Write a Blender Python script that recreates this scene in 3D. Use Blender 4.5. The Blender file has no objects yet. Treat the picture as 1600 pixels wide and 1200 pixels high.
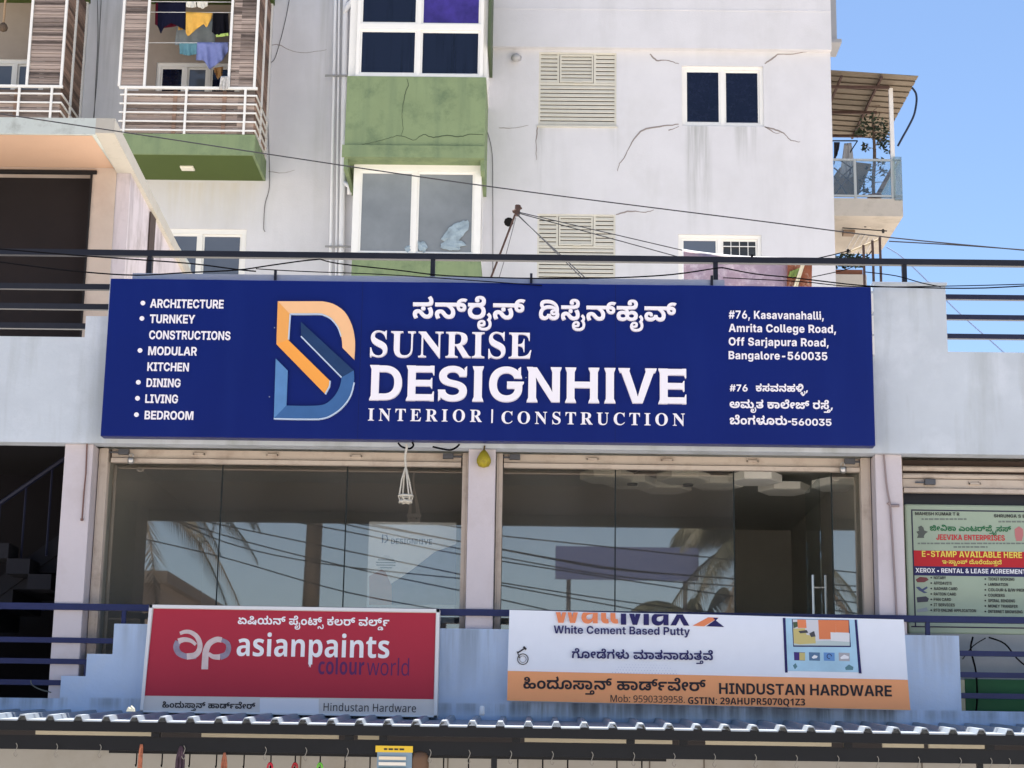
import bpy, bmesh, math, random
from mathutils import Vector, Matrix, noise
from mathutils.geometry import delaunay_2d_cdt
R = math.radians
random.seed(7)
scene = bpy.context.scene
col = scene.collection
# ------------------------------------------------------------------ camera, sky, sun, exposure
FPX, PITCH, ROLL, YAW = 2868.4, .220727, .0156887, -.0149484
CAM = Vector((0, -17.0, 2.3))
_f = Vector((math.sin(YAW)*math.cos(PITCH), math.cos(YAW)*math.cos(PITCH), math.sin(PITCH)))
_r0 = Vector((math.cos(YAW), -math.sin(YAW), 0)); _u0 = _r0.cross(_f)
CR = math.cos(ROLL)*_r0 + math.sin(ROLL)*_u0
CU = -math.sin(ROLL)*_r0 + math.cos(ROLL)*_u0
cd = bpy.data.cameras.new("camera"); cam = bpy.data.objects.new("camera", cd); col.objects.link(cam)
cd.sensor_width = 36; cd.lens = FPX/1600*36; cd.clip_end = 2000; cd.clip_start = .1
cam.matrix_world = Matrix(((CR.x, CU.x, -_f.x, CAM.x), (CR.y, CU.y, -_f.y, CAM.y), (CR.z, CU.z, -_f.z, CAM.z), (0, 0, 0, 1)))
scene.camera = cam
SUN_EL, SUN_AZ = 75.0, -14.0     # azimuth measured from +Y (behind the shops) towards +X
w = bpy.data.worlds.new("World"); scene.world = w; w.use_nodes = True
nt = w.node_tree; bg = nt.nodes['Background']
sky = nt.nodes.new('ShaderNodeTexSky'); sky.sky_type = 'NISHITA'; sky.sun_disc = False
sky.sun_elevation = R(SUN_EL); sky.sun_rotation = R(SUN_AZ); sky.air_density = 1.0; sky.dust_density = 0.4; sky.ozone_density = 2.6; sky.altitude = 900
nt.links.new(sky.outputs[0], bg.inputs[0]); bg.inputs[1].default_value = 0.068
sl = bpy.data.lights.new("sun", 'SUN'); sl.energy = 5.0; sl.angle = R(.5); sl.color = (1, .95, .87)
so = bpy.data.objects.new("sun", sl); col.objects.link(so)
_sd = Vector((math.sin(R(SUN_AZ))*math.cos(R(SUN_EL)), math.cos(R(SUN_AZ))*math.cos(R(SUN_EL)), math.sin(R(SUN_EL))))
so.rotation_euler = (-_sd).to_track_quat('-Z', 'Y').to_euler()
so.location = _sd*60
scene.view_settings.view_transform = 'Standard'; scene.view_settings.look = 'None'
scene.view_settings.exposure = 1.55; scene.view_settings.gamma = 1
scene.render.engine = 'CYCLES'
scene.cycles.max_bounces = 8; scene.cycles.diffuse_bounces = 4; scene.cycles.glossy_bounces = 4
scene.cycles.transparent_max_bounces = 12; scene.cycles.use_denoising = True

def at(px, py, Y):
    """the point at depth Y that the photograph shows at pixel (px, py) of 1600 x 1200"""
    d = _f*FPX + CR*(px-800) - CU*(py-600)
    return CAM + d*((Y-CAM.y)/d.y)

# ------------------------------------------------------------------ materials
def lin(c):
    return tuple(((v/255)/12.92 if v/255 <= .04045 else ((v/255+.055)/1.055)**2.4) for v in c)
MC = {}
def mat(name, rgb, rough=.6, metal=0.0, spec=.3, var=0.0, scale=6.0, bump=0.0, bscale=40.0, streak=None, stain=None, sscale=2.0, samt=.5, emit=0, drips_and_shade=()):
    """rgb in sRGB bytes. var: lightness mottling; streak: vertical run-off colour; stain: blotch colour"""
    if name in MC: return MC[name]
    m = bpy.data.materials.new(name); m.use_nodes = True; MC[name] = m
    n = m.node_tree; N = n.nodes; L = n.links; p = N['Principled BSDF']
    p.inputs['Roughness'].default_value = rough; p.inputs['Metallic'].default_value = metal
    p.inputs['Specular IOR Level'].default_value = spec
    base = lin(rgb)
    geo = N.new('ShaderNodeNewGeometry'); cur = None
    def nz(sc, det=5, vec=None, rgh=.6):
        t = N.new('ShaderNodeTexNoise'); t.inputs['Scale'].default_value = sc; t.inputs['Detail'].default_value = det; t.inputs['Roughness'].default_value = rgh
        L.new(vec or geo.outputs['Position'], t.inputs['Vector']); return t.outputs['Fac']
    def mp(sx, sy, sz):
        t = N.new('ShaderNodeMapping'); t.inputs['Scale'].default_value = (sx, sy, sz); L.new(geo.outputs['Position'], t.inputs['Vector']); return t.outputs[0]
    def mix(a, b, fac):
        t = N.new('ShaderNodeMix'); t.data_type = 'RGBA'
        if isinstance(fac, float): t.inputs[0].default_value = fac
        else: L.new(fac, t.inputs[0])
        for v, s in ((a, 6), (b, 7)):
            if isinstance(v, tuple): t.inputs[s].default_value = v+(1,)
            else: L.new(v, t.inputs[s])
        return t.outputs[2]
    def rng(v, a, b, c, d):
        t = N.new('ShaderNodeMapRange'); t.inputs[1].default_value = a; t.inputs[2].default_value = b; t.inputs[3].default_value = c; t.inputs[4].default_value = d
        L.new(v, t.inputs[0]); return t.outputs[0]
    cur = base
    if var:
        cur = mix(tuple(v*(1-var) for v in base), tuple(min(1, v*(1+var*.6)) for v in base), rng(nz(scale), .3, .7, 0, 1))
    if stain:
        cur = mix(cur, lin(stain), rng(nz(sscale, 8, None, .7), .5, .72, 0, samt))
    if streak:
        c, amt = streak[0], streak[1]; fx = streak[2] if len(streak) > 2 else 5
        a = rng(nz(1, 6, mp(fx, fx, .35)), .5, .75, 0, amt)
        cur = mix(cur, lin(c), a)
    if drips_and_shade:
        sx = N.new('ShaderNodeSeparateXYZ'); L.new(geo.outputs['Position'], sx.inputs[0]); st = nz(1, 5, mp(9, 9, .5))
        for x0, x1, zt, ln, amt, cc in drips_and_shade:
            def mul(u, v):
                t = N.new('ShaderNodeMath'); t.operation = 'MULTIPLY'; L.new(u, t.inputs[0]); L.new(v, t.inputs[1]); return t.outputs[0]
            m1 = mul(rng(sx.outputs[0], x0, x0+.12, 0, 1), rng(sx.outputs[0], x1-.12, x1, 1, 0)); m2 = mul(rng(sx.outputs[2], zt-ln, zt-.05, 0, 1), rng(sx.outputs[2], zt-.01, zt+.01, 1, 0))
            cur = mix(cur, lin(cc), mul(mul(m1, m2), rng(st, .38, .62, 0, amt)))
    if isinstance(cur, tuple): p.inputs['Base Color'].default_value = cur+(1,)
    else: L.new(cur, p.inputs['Base Color'])
    if bump:
        b = N.new('ShaderNodeBump'); b.inputs['Strength'].default_value = bump; b.inputs['Distance'].default_value = .02
        L.new(nz(bscale, 4), b.inputs['Height']); L.new(b.outputs[0], p.inputs['Normal'])
    if emit:
        p.inputs['Emission Color'].default_value = base+(1,); p.inputs['Emission Strength'].default_value = emit
    return m

def wood_mat(name, a, b, pitch):
    m = bpy.data.materials.new(name); m.use_nodes = True; n = m.node_tree; N = n.nodes; L = n.links; p = N['Principled BSDF']
    p.inputs['Roughness'].default_value = .75; p.inputs['Specular IOR Level'].default_value = .2
    geo = N.new('ShaderNodeNewGeometry'); sx = N.new('ShaderNodeSeparateXYZ'); L.new(geo.outputs['Position'], sx.inputs[0])
    def math_(op, x, y=None):
        t = N.new('ShaderNodeMath'); t.operation = op
        for i, v in enumerate((x, y)):
            if v is None: continue
            if isinstance(v, (int, float)): t.inputs[i].default_value = v
            else: L.new(v, t.inputs[i])
        return t.outputs[0]
    row = math_('FLOOR', math_('DIVIDE', sx.outputs[2], pitch)); cell = math_('FLOOR', math_('MULTIPLY', sx.outputs[0], .37))
    wn = N.new('ShaderNodeTexWhiteNoise'); wn.noise_dimensions = '2D'
    cb = N.new('ShaderNodeCombineXYZ'); L.new(row, cb.inputs[0]); L.new(cell, cb.inputs[1]); L.new(cb.outputs[0], wn.inputs['Vector'])
    mp = N.new('ShaderNodeMapping'); mp.inputs['Scale'].default_value = (3, 3, 40); L.new(geo.outputs['Position'], mp.inputs[0])
    gr = N.new('ShaderNodeTexNoise'); gr.inputs['Scale'].default_value = 1.5; gr.inputs['Detail'].default_value = 8; gr.inputs['Roughness'].default_value = .7; L.new(mp.outputs[0], gr.inputs['Vector'])
    f = math_('ADD', math_('MULTIPLY', wn.outputs[0], .55), math_('MULTIPLY', gr.outputs[0], .55))
    r = N.new('ShaderNodeValToRGB'); r.color_ramp.elements[0].position = .2; r.color_ramp.elements[1].position = .85
    r.color_ramp.elements[0].color = lin(a)+(1,); r.color_ramp.elements[1].color = lin(b)+(1,)
    L.new(f, r.inputs[0]); L.new(r.outputs[0], p.inputs['Base Color'])
    return m

def glass_mat(name, tint, refl, dust=0.0, warm=(1, 1, 1)):
    """window glass: part mirror, part see-through tinted pane"""
    m = bpy.data.materials.new(name); m.use_nodes = True; n = m.node_tree; N = n.nodes; L = n.links
    N.remove(N['Principled BSDF']); out = N['Material Output']
    t = N.new('ShaderNodeBsdfTransparent'); t.inputs[0].default_value = tint+(1,)
    g = N.new('ShaderNodeBsdfGlossy'); g.inputs['Roughness'].default_value = .012; g.inputs[0].default_value = warm+(1,)
    d = N.new('ShaderNodeBsdfDiffuse'); d.inputs[0].default_value = (.5, .5, .5, 1)
    mx = N.new('ShaderNodeMixShader'); mx.inputs[0].default_value = refl; L.new(t.outputs[0], mx.inputs[1]); L.new(g.outputs[0], mx.inputs[2])
    m2 = N.new('ShaderNodeMixShader'); L.new(mx.outputs[0], m2.inputs[1]); L.new(d.outputs[0], m2.inputs[2])
    tx = N.new('ShaderNodeTexNoise'); tx.inputs['Scale'].default_value = 1.2; geo = N.new('ShaderNodeNewGeometry'); L.new(geo.outputs['Position'], tx.inputs['Vector'])
    mr = N.new('ShaderNodeMapRange'); mr.inputs[1].default_value = .3; mr.inputs[2].default_value = .7; mr.inputs[3].default_value = dust*.4; mr.inputs[4].default_value = dust
    L.new(tx.outputs[0], mr.inputs[0]); L.new(mr.outputs[0], m2.inputs[0])
    L.new(m2.outputs[0], out.inputs[0]); return m

# ------------------------------------------------------------------ mesh building
class MB:
    def __init__(s): s.v = []; s.f = []; s.m = []
    def quad(s, pts, mi=0):
        b = len(s.v); s.v += [Vector(p) for p in pts]; s.f.append(tuple(range(b, b+len(pts)))); s.m.append(mi); return s
    def box(s, x0, x1, y0, y1, z0, z1, mi=0):
        b = len(s.v)
        s.v += [Vector((x, y, z)) for z in (z0, z1) for x, y in ((x0, y0), (x1, y0), (x1, y1), (x0, y1))]
        for f in ((0, 3, 2, 1), (4, 5, 6, 7), (0, 1, 5, 4), (1, 2, 6, 5), (2, 3, 7, 6), (3, 0, 4, 7)):
            s.f.append(tuple(b+i for i in f)); s.m.append(mi)
        return s
    def prism(s, poly, y0, y1, mi=0):
        """poly: (x, z) outline seen from the front, extruded from y0 to y1"""
        a = sum(p[0]*q[1]-q[0]*p[1] for p, q in zip(poly, poly[1:]+poly[:1]))
        if a < 0: poly = poly[::-1]
        b = len(s.v); n = len(poly)
        s.v += [Vector((x, y0, z)) for x, z in poly]+[Vector((x, y1, z)) for x, z in poly]
        s.f.append(tuple(range(b, b+n))); s.m.append(mi)
        s.f.append(tuple(range(b+2*n-1, b+n-1, -1))); s.m.append(mi)
        for i in range(n):
            j = (i+1) % n; s.f.append((b+i, b+n+i, b+n+j, b+j)); s.m.append(mi)
        return s
    def extrude(s, poly, dvec, mi=0):
        """3d polygon extruded along a vector"""
        poly = [Vector(p) for p in poly]; b = len(s.v); n = len(poly); dvec = Vector(dvec)
        s.v += poly+[p+dvec for p in poly]
        s.f.append(tuple(range(b+n-1, b-1, -1))); s.m.append(mi); s.f.append(tuple(range(b+n, b+2*n))); s.m.append(mi)
        for i in range(n):
            j = (i+1) % n; s.f.append((b+i, b+j, b+n+j, b+n+i)); s.m.append(mi)
        return s
    def tube(s, pts, r, n=6, mi=0, cap=True):
        pts = [Vector(p) for p in pts]; b = len(s.v); up = Vector((.31, .22, .92)); m = len(pts)
        for i, p in enumerate(pts):
            d = (pts[min(i+1, m-1)]-pts[max(i-1, 0)]).normalized()
            a = d.cross(up); a = a.normalized() if a.length > 1e-4 else Vector((1, 0, 0)); c = d.cross(a)
            rr = r[i] if isinstance(r, (list, tuple)) else r
            for k in range(n):
                t = 2*math.pi*k/n; s.v.append(p+a*(rr*math.cos(t))+c*(rr*math.sin(t)))
        for i in range(m-1):
            for k in range(n):
                k2 = (k+1) % n; s.f.append((b+i*n+k, b+i*n+k2, b+(i+1)*n+k2, b+(i+1)*n+k)); s.m.append(mi)
        if cap:
            s.f.append(tuple(b+k for k in range(n-1, -1, -1))); s.m.append(mi)
            s.f.append(tuple(b+(m-1)*n+k for k in range(n))); s.m.append(mi)
        return s
    def lathe(s, c, prof, n=16, mi=0):
        """prof: (radius, height) from bottom up round the vertical axis through c"""
        c = Vector(c); b = len(s.v)
        for r, h in prof:
            for k in range(n):
                t = 2*math.pi*k/n; s.v.append(c+Vector((r*math.cos(t), r*math.sin(t), h)))
        for i in range(len(prof)-1):
            for k in range(n):
                k2 = (k+1) % n; s.f.append((b+i*n+k, b+i*n+k2, b+(i+1)*n+k2, b+(i+1)*n+k)); s.m.append(mi)
        s.f.append(tuple(b+k for k in range(n-1, -1, -1))); s.m.append(mi)
        s.f.append(tuple(b+(len(prof)-1)*n+k for k in range(n))); s.m.append(mi)
        return s
    def ribbon(s, pts, wd, y0, y1, mi=0):
        """flat stroke in the x-z plane; wd a number or one per point"""
        pts = [Vector((p[0], 0, p[1])) for p in pts]; L = []; Rr = []; m = len(pts)
        for i, p in enumerate(pts):
            d = (pts[min(i+1, m-1)]-pts[max(i-1, 0)]).normalized(); nn = Vector((-d.z, 0, d.x))
            h = (wd[i] if isinstance(wd, (list, tuple)) else wd)/2
            L.append(p+nn*h); Rr.append(p-nn*h)
        for i in range(m-1):
            s.prism([(q.x, q.z) for q in (L[i], Rr[i], Rr[i+1], L[i+1])], y0, y1, mi)
        return s
    def build(s, name, mats, parent=None, smooth=False, bevel=0.0):
        return obj(name, s, mats, parent, smooth, bevel)
WORLD = {}
def _place(o, wpos, parent):
    WORLD[o.name] = wpos.copy()
    if parent: o.parent = parent; o.location = wpos-WORLD[parent.name]
    else: o.location = wpos
def obj(name, mb, mats, parent=None, smooth=False, bevel=0.0):
    me = bpy.data.meshes.new(name); vs = mb.v
    lo = Vector((min(v.x for v in vs), min(v.y for v in vs), min(v.z for v in vs))); hi = Vector((max(v.x for v in vs), max(v.y for v in vs), max(v.z for v in vs)))
    o0 = Vector(((lo.x+hi.x)/2, (lo.y+hi.y)/2, lo.z))
    me.from_pydata([v-o0 for v in vs], [], mb.f)
    mats = mats if isinstance(mats, (list, tuple)) else [mats]
    for m in mats: me.materials.append(m)
    if len(mats) > 1: me.polygons.foreach_set('material_index', mb.m)
    if smooth: me.polygons.foreach_set('use_smooth', [True]*len(me.polygons))
    me.update(); o = bpy.data.objects.new(name, me); col.objects.link(o); _place(o, o0, parent)
    if bevel:
        b = o.modifiers.new('bevel', 'BEVEL'); b.width = bevel; b.segments = 2; b.limit_method = 'ANGLE'
    return o
def tag(o, label=None, cat=None, group=None, kind=None):
    for k, v in (('label', label), ('category', cat), ('group', group), ('kind', kind)):
        if v: o[k] = v
    return o
def empty(name, loc, label, cat, group=None):
    o = bpy.data.objects.new(name, None); o.empty_display_size = .3; col.objects.link(o); _place(o, Vector(loc), None)
    return tag(o, label, cat, group)
def copy_tree(o, loc, label=None):
    """a copy of a thing, its parts and sub-parts, moved to loc"""
    c = o.copy(); col.objects.link(c); c.location = loc; WORLD[c.name] = Vector(loc)
    if label: c['label'] = label
    def kids(a, b):
        for ch in list(a.children):
            d = ch.copy(); col.objects.link(d); d.parent = b; kids(ch, d)
    kids(o, c); return c
def spline(pts, n=6):
    """Catmull-Rom through points (any dimension)"""
    P = [Vector(p) for p in pts]; out = []
    for i in range(len(P)-1):
        a, b, c, d = P[max(i-1, 0)], P[i], P[i+1], P[min(i+2, len(P)-1)]
        for k in range(n):
            t = k/n; out.append(.5*((2*b)+(c-a)*t+(2*a-5*b+4*c-d)*t*t+(3*b-a-3*c+d)*t**3))
    out.append(P[-1]); return out
def P2(pts, Y, k=1.0, ox=0, oy=0):
    """pixel points -> (x, z) at depth Y; k, ox, oy undo a zoomed crop"""
    r = []
    for x, y in pts:
        p = at(ox+x/k, oy+y/k, Y); r.append((p.x, p.z))
    return r
def P3(pts, Y): return [at(x, y, Y) for x, y in pts]

# ------------------------------------------------------------------ lettering: glyph outlines kept as text
# per glyph: advance, then closed contours as steps: twice dx (odd = off-curve control point), dy
FONTS = {
 'I': {
32:(269,[]),
35:(642,[[664,0,240,728,226,0,-238,-728],[14,181,38,113,1136,0,-38,-113],[154,0,238,728,228,0,-240,-728],[96,433,40,114,1134,0,-36,-114]]),
38:(666,[[558,-11,-149,0,-219,54,-117,93,0,56,1,43,65,65,123,56,86,29,284,94,35,11,47,24,25,28,0,14,1,25,-69,35,-64,0,-41,0,-61,-17,-35,-30,0,-20,1,-23,47,-45,85,-52,58,-33,690,-396,-316,0,-574,320,-63,37,-111,71,-69,77,0,46,1,53,99,84,181,49,118,0,117,0,171,-47,93,-78,0,-48,1,-33,-45,-59,-85,-52,-62,-22,-296,-108,-57,-20,-59,-42,0,-29,1,-26,53,-40,95,-23,60,0,81,0,151,36,123,66,75,89,0,54,250,0,1,-64,-53,-105,-101,-82,-72,-27,-78,-24,-79,-33,-203,-31]]),
40:(391,[[172,294,1,83,63,175,111,160,72,58,280,0,-65,-74,-99,-163,-51,-164,0,-75,1,-66,47,-132,97,-146,76,-89,-280,0,-119,100,-123,221]]),
41:(391,[[84,-139,79,90,97,146,47,131,0,66,1,75,-53,164,-97,163,-68,74,282,0,73,-58,111,-160,63,-176,0,-82,1,-113,-123,-220,-120,-100]]),
44:(269,[[60,-181,80,295,296,0,-172,-295]]),
45:(646,[[976,354,0,-120,-662,0,0,120]]),
47:(383,[[748,762,-470,-871,-260,0,468,871]]),
48:(646,[[646,-10,-185,0,-251,89,-127,167,0,117,1,118,131,167,251,90,186,0,185,0,253,-90,129,-167,0,-118,1,-117,-125,-167,-251,-89],[646,116,89,0,119,56,59,110,0,81,1,82,-57,111,-117,56,-88,0,-87,0,-117,-56,-59,-111,0,-82,1,-81,61,-110,119,-56]]),
49:(646,[[174,0,0,124,982,0,0,-124],[852,728,0,-728,-304,0,0,590,-6,0,-336,-114,0,139,336,113]]),
50:(646,[[132,0,0,111,522,236,65,30,95,50,53,51,0,31,1,33,-57,47,-99,26,-68,0,-67,0,-103,-29,-55,-54,0,-38,-290,0,1,74,131,110,235,60,156,0,155,0,235,-55,131,-99,0,-66,1,-44,-67,-81,-157,-91,-134,-60,-242,-113,0,-4,618,0,0,-125]]),
51:(646,[[634,-10,-165,0,-245,58,-137,104,-4,66,306,0,3,-32,67,-46,111,-26,70,0,73,0,111,27,61,51,0,34,1,32,-61,51,-123,30,-88,0,-174,0,0,98,330,161,0,4,-602,0,0,126,972,0,0,-115,-478,-224,0,33,169,10,243,-50,131,-100,0,-64,1,-68,-141,-103,-251,-57]]),
52:(646,[[54,137,0,120,574,471,300,0,-564,-465,0,-4,874,0,0,-122],[760,0,0,173,6,54,0,227,282,0,0,-454]]),
53:(646,[[638,-10,-153,0,-237,56,-137,101,-4,65,296,0,5,-30,65,-46,107,-25,64,0,73,0,111,32,65,59,0,38,1,38,-63,60,-109,33,-74,0,-73,0,-123,-31,-30,-27,-278,17,62,398,906,0,0,-126,-646,0,-32,-177,6,0,45,27,153,33,94,0,99,0,169,-36,129,-65,71,-88,0,-52,1,-74,-135,-115,-243,-65]]),
54:(646,[[652,-10,-151,0,-241,60,-143,111,0,77,1,57,95,115,96,70,336,248,318,0,-458,-332,-78,0,21,17,83,33,119,21,76,0,139,0,207,-55,117,-103,0,-70,1,-74,-135,-112,-237,-63],[646,110,73,0,109,33,63,57,0,36,1,37,-61,56,-107,33,-72,0,-67,0,-109,-33,-61,-56,0,-36,1,-37,63,-57,111,-33]]),
55:(646,[[234,0,604,597,0,3,-704,0,0,128,1022,0,0,-128,-604,-600]]),
56:(646,[[644,-10,-163,0,-253,53,-141,93,0,60,1,46,85,77,151,50,94,8,0,2,-123,12,-153,89,0,62,1,57,133,88,231,51,148,0,151,0,231,-50,133,-89,0,-57,1,-62,-153,-89,-124,-12,0,-2,95,-8,151,-50,87,-77,0,-46,1,-60,-143,-93,-253,-53],[644,102,75,0,111,27,63,47,0,31,1,32,-63,49,-109,28,-72,0,-69,0,-109,-28,-63,-49,0,-32,1,-31,63,-47,111,-27],[644,429,63,0,97,24,55,44,0,29,1,29,-53,43,-93,24,-64,0,-61,0,-93,-24,-53,-43,0,-29,1,-29,55,-44,95,-24]]),
57:(646,[[640,738,151,0,245,-60,145,-112,0,-76,1,-58,-93,-115,-96,-69,-338,-248,-316,0,456,332,78,0,-19,-17,-79,-33,-117,-22,-78,0,-135,0,-205,56,-115,102,0,71,1,74,137,112,239,63],[644,617,-69,0,-107,-33,-63,-56,0,-37,1,-36,65,-57,109,-32,70,0,71,0,109,32,63,57,0,36,1,36,-61,57,-107,33]]),
58:(269,[[270,-9,-71,0,-99,49,0,36,1,36,101,49,72,0,73,0,101,-49,0,-36,1,-36,-99,-49],[270,343,-71,0,-99,49,0,36,1,36,101,49,72,0,73,0,101,-49,0,-36,1,-36,-99,-49]]),
65:(740,[[34,0,500,728,404,0,508,-728,-344,0,-224,345,-43,71,-87,161,-48,95,72,0,-47,-96,-83,-161,-42,-70,-224,-345],[354,162,0,121,774,0,0,-121]]),
66:(657,[[120,0,0,728,584,0,161,0,217,-48,111,-84,0,-55,1,-42,-65,-65,-119,-42,-76,-9,0,-5,85,-2,147,-44,89,-77,0,-53,1,-58,-113,-92,-225,-52,-164,0],[426,124,260,0,123,0,121,50,0,42,1,30,-55,45,-105,25,-74,0,-266,0],[426,424,240,0,63,0,99,22,55,41,0,29,1,39,-111,49,-98,0,-244,0]]),
67:(736,[[762,-10,-195,0,-307,88,-177,168,0,117,1,119,179,167,311,89,194,0,127,0,219,-36,169,-68,107,-98,16,-61,-312,0,-9,30,-53,47,-83,33,-105,17,-62,0,-113,0,-169,-57,-91,-107,0,-75,1,-76,93,-106,171,-55,114,0,63,0,107,17,83,33,57,47,12,30,312,0,-13,-54,-99,-95,-163,-73,-221,-41]]),
68:(716,[[638,0,-380,0,0,132,364,0,141,0,189,50,95,103,0,79,1,79,-95,103,-185,50,-138,0,-372,0,0,132,390,0,221,0,319,-88,173,-163,0,-113,1,-113,-171,-163,-319,-88],[430,728,0,-728,-310,0,0,728]]),
69:(609,[[120,0,0,728,1006,0,0,-129,-696,0,0,-168,642,0,0,-127,-642,0,0,-175,696,0,0,-129]]),
70:(586,[[120,0,0,728,982,0,0,-129,-672,0,0,-191,614,0,0,-127,-614,0,0,-281]]),
71:(746,[[770,-10,-205,0,-309,91,-173,168,0,114,1,118,181,168,311,89,194,0,125,0,217,-36,169,-67,107,-91,14,-55,-314,0,-11,26,-53,42,-79,29,-99,16,-62,0,-113,0,-169,-56,-93,-107,0,-75,1,-75,93,-107,173,-56,118,0,103,0,149,37,83,68,0,46,66,-4,-378,0,0,116,612,0,0,-92,1,-95,-163,-137,-287,-75]]),
72:(738,[[120,0,0,728,310,0,0,-292,616,0,0,292,308,0,0,-728,-308,0,0,307,-616,0,0,-307]]),
73:(452,[[68,0,0,127,230,0,0,474,-230,0,0,127,768,0,0,-127,-230,0,0,-474,230,0,0,-127]]),
74:(578,[[550,-10,-227,0,-259,119,0,111,0,45,302,0,0,-47,1,-50,99,-52,86,0,85,0,101,52,0,51,0,509,306,0,0,-509,1,-110,-259,-119]]),
75:(712,[[348,156,0,157,47,37,91,66,103,67,62,37,350,208,374,0,-614,-357,-26,3],[120,0,0,728,310,0,0,-196,-4,-187,4,-75,0,-270],[1026,0,-424,325,190,116,596,-441]]),
76:(563,[[120,0,0,728,310,0,0,-599,634,0,0,-129]]),
77:(922,[[120,0,0,728,468,0,226,-326,17,-24,39,-73,43,-84,37,-78,10,-28,-66,0,13,27,35,78,43,84,39,74,16,24,222,326,468,0,0,-728,-306,0,0,338,1,24,3,71,7,82,5,84,0,37,26,0,-19,-41,-45,-86,-45,-81,-41,-67,-14,-23,-236,-338,-256,0,-240,338,-13,22,-41,68,-45,81,-47,86,-20,41,30,0,1,-36,5,-83,5,-83,5,-72,0,-24,0,-338]]),
78:(751,[[120,0,0,728,338,0,450,-362,33,-25,71,-64,77,-77,36,-45,-32,-13,-5,38,-9,91,-5,85,0,27,0,345,312,0,0,-728,-336,0,-410,328,-39,33,-79,70,-89,87,-56,55,44,6,7,-53,11,-97,7,-76,0,-24,0,-329]]),
79:(763,[[764,-10,-193,0,-309,88,-179,168,0,117,1,119,181,167,311,89,194,0,195,0,309,-89,181,-167,0,-119,1,-117,-179,-168,-307,-88],[764,126,111,0,169,55,93,106,0,76,1,77,-91,107,-167,55,-110,0,-111,0,-165,-55,-93,-107,0,-77,1,-76,95,-106,167,-55]]),
80:(644,[[120,0,0,728,576,0,165,0,237,-62,127,-110,0,-73,1,-73,-127,-110,-237,-61,-166,0,-378,0,0,126,338,0,87,0,115,30,61,53,0,35,1,36,-59,52,-113,29,-86,0,-220,0,0,-600]]),
82:(656,[[120,0,0,728,578,0,167,0,235,-59,127,-107,0,-73,1,-73,-127,-104,-241,-56,-168,0,-382,0,0,124,348,0,87,0,117,25,59,49,0,35,1,36,-59,49,-113,26,-86,0,-222,0,0,-600],[934,0,-348,331,330,0,354,-331]]),
83:(656,[[666,-11,-179,0,-263,56,-141,108,-4,79,298,0,5,-37,75,-51,129,-26,84,0,81,0,117,22,67,41,0,27,1,23,-55,34,-111,24,-84,9,-156,19,-195,22,-209,99,0,79,1,66,143,100,249,55,162,0,167,0,243,-56,137,-101,2,-68,-294,0,-7,46,-133,51,-110,0,-73,0,-107,-22,-55,-38,0,-24,1,-24,59,-34,107,-23,72,-8,132,-15,103,-11,165,-36,115,-52,63,-68,0,-44,1,-68,-135,-100,-255,-54]]),
84:(659,[[62,599,0,129,1194,0,0,-129,-442,0,0,-599,-310,0,0,599]]),
85:(722,[[722,-11,-181,0,-269,67,-149,120,0,79,0,473,306,0,0,-460,1,-42,75,-65,133,-37,90,0,91,0,133,37,75,65,0,42,0,460,306,0,0,-473,1,-79,-149,-120,-269,-67]]),
86:(737,[[542,0,-508,728,342,0,226,-346,45,-69,89,-160,50,-94,-74,0,47,94,87,160,40,69,220,346,338,0,-496,-728]]),
87:(1028,[[424,0,-390,728,336,0,164,-352,21,-46,37,-100,35,-101,16,-47,-58,0,19,47,37,101,39,100,22,46,174,352,316,0,174,-352,23,-46,39,-100,37,-101,18,-47,-58,0,17,47,35,101,37,100,20,46,164,352,336,0,-392,-728,-348,0,-194,374,-27,56,-43,134,-28,74,80,0,-31,-72,-37,-133,-30,-59,-194,-374]]),
88:(729,[[36,0,602,429,0,-117,-554,416,356,0,154,-120,43,-31,59,-54,51,-50,30,-26,-84,0,31,26,53,50,61,54,40,31,160,120,346,0,-546,-407,0,110,590,-431,-364,0,-198,150,-35,27,-49,42,-41,39,-26,22,46,0,-23,-22,-43,-38,-51,-43,-36,-27,-206,-150]]),
89:(721,[[574,0,0,271,-540,457,360,0,242,-224,37,-32,59,-64,32,-41,-66,0,31,41,57,65,34,31,236,224,356,0,-530,-457,0,-271]]),
97:(573,[[424,-10,-103,0,-163,36,-91,71,0,53,1,45,67,60,115,37,147,20,82,4,95,4,115,9,53,17,0,18,0,2,1,21,-39,30,-71,17,-54,0,-53,0,-79,-17,-49,-28,-8,-18,-278,14,21,50,125,71,201,38,130,0,97,0,169,-22,127,-46,73,-68,0,-46,0,-362,-288,0,0,75,-8,0,-27,-26,-85,-38,-119,-21],[510,94,67,0,103,26,57,45,0,28,0,55,-11,-4,-47,-7,-59,-6,-59,-5,-28,-2,-51,-4,-77,-16,-43,-28,0,-21,1,-20,41,-27,71,-14]]),
100:(621,[[514,-10,-127,0,-199,66,-115,124,0,87,1,89,119,124,203,64,122,0,85,0,121,-27,81,-42,24,-24,6,0,0,277,302,0,0,-728,-296,0,0,85,-10,0,-23,-25,-81,-43,-119,-27],[604,111,73,0,105,39,57,71,0,47,1,47,-55,70,-103,39,-72,0,-71,0,-101,-39,-51,-70,0,-47,1,-47,53,-71,103,-39]]),
101:(586,[[604,-11,-163,0,-239,69,-129,124,0,84,1,82,131,126,235,70,158,0,111,0,189,-36,139,-70,77,-101,0,-66,0,-41,-918,0,0,93,774,0,-140,-23,1,40,-51,59,-99,33,-72,0,-73,0,-101,-33,-53,-58,0,-37,0,-66,1,-44,61,-61,111,-32,74,0,53,0,85,15,59,28,14,20,272,-16,-23,-48,-131,-71,-201,-40]]),
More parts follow.
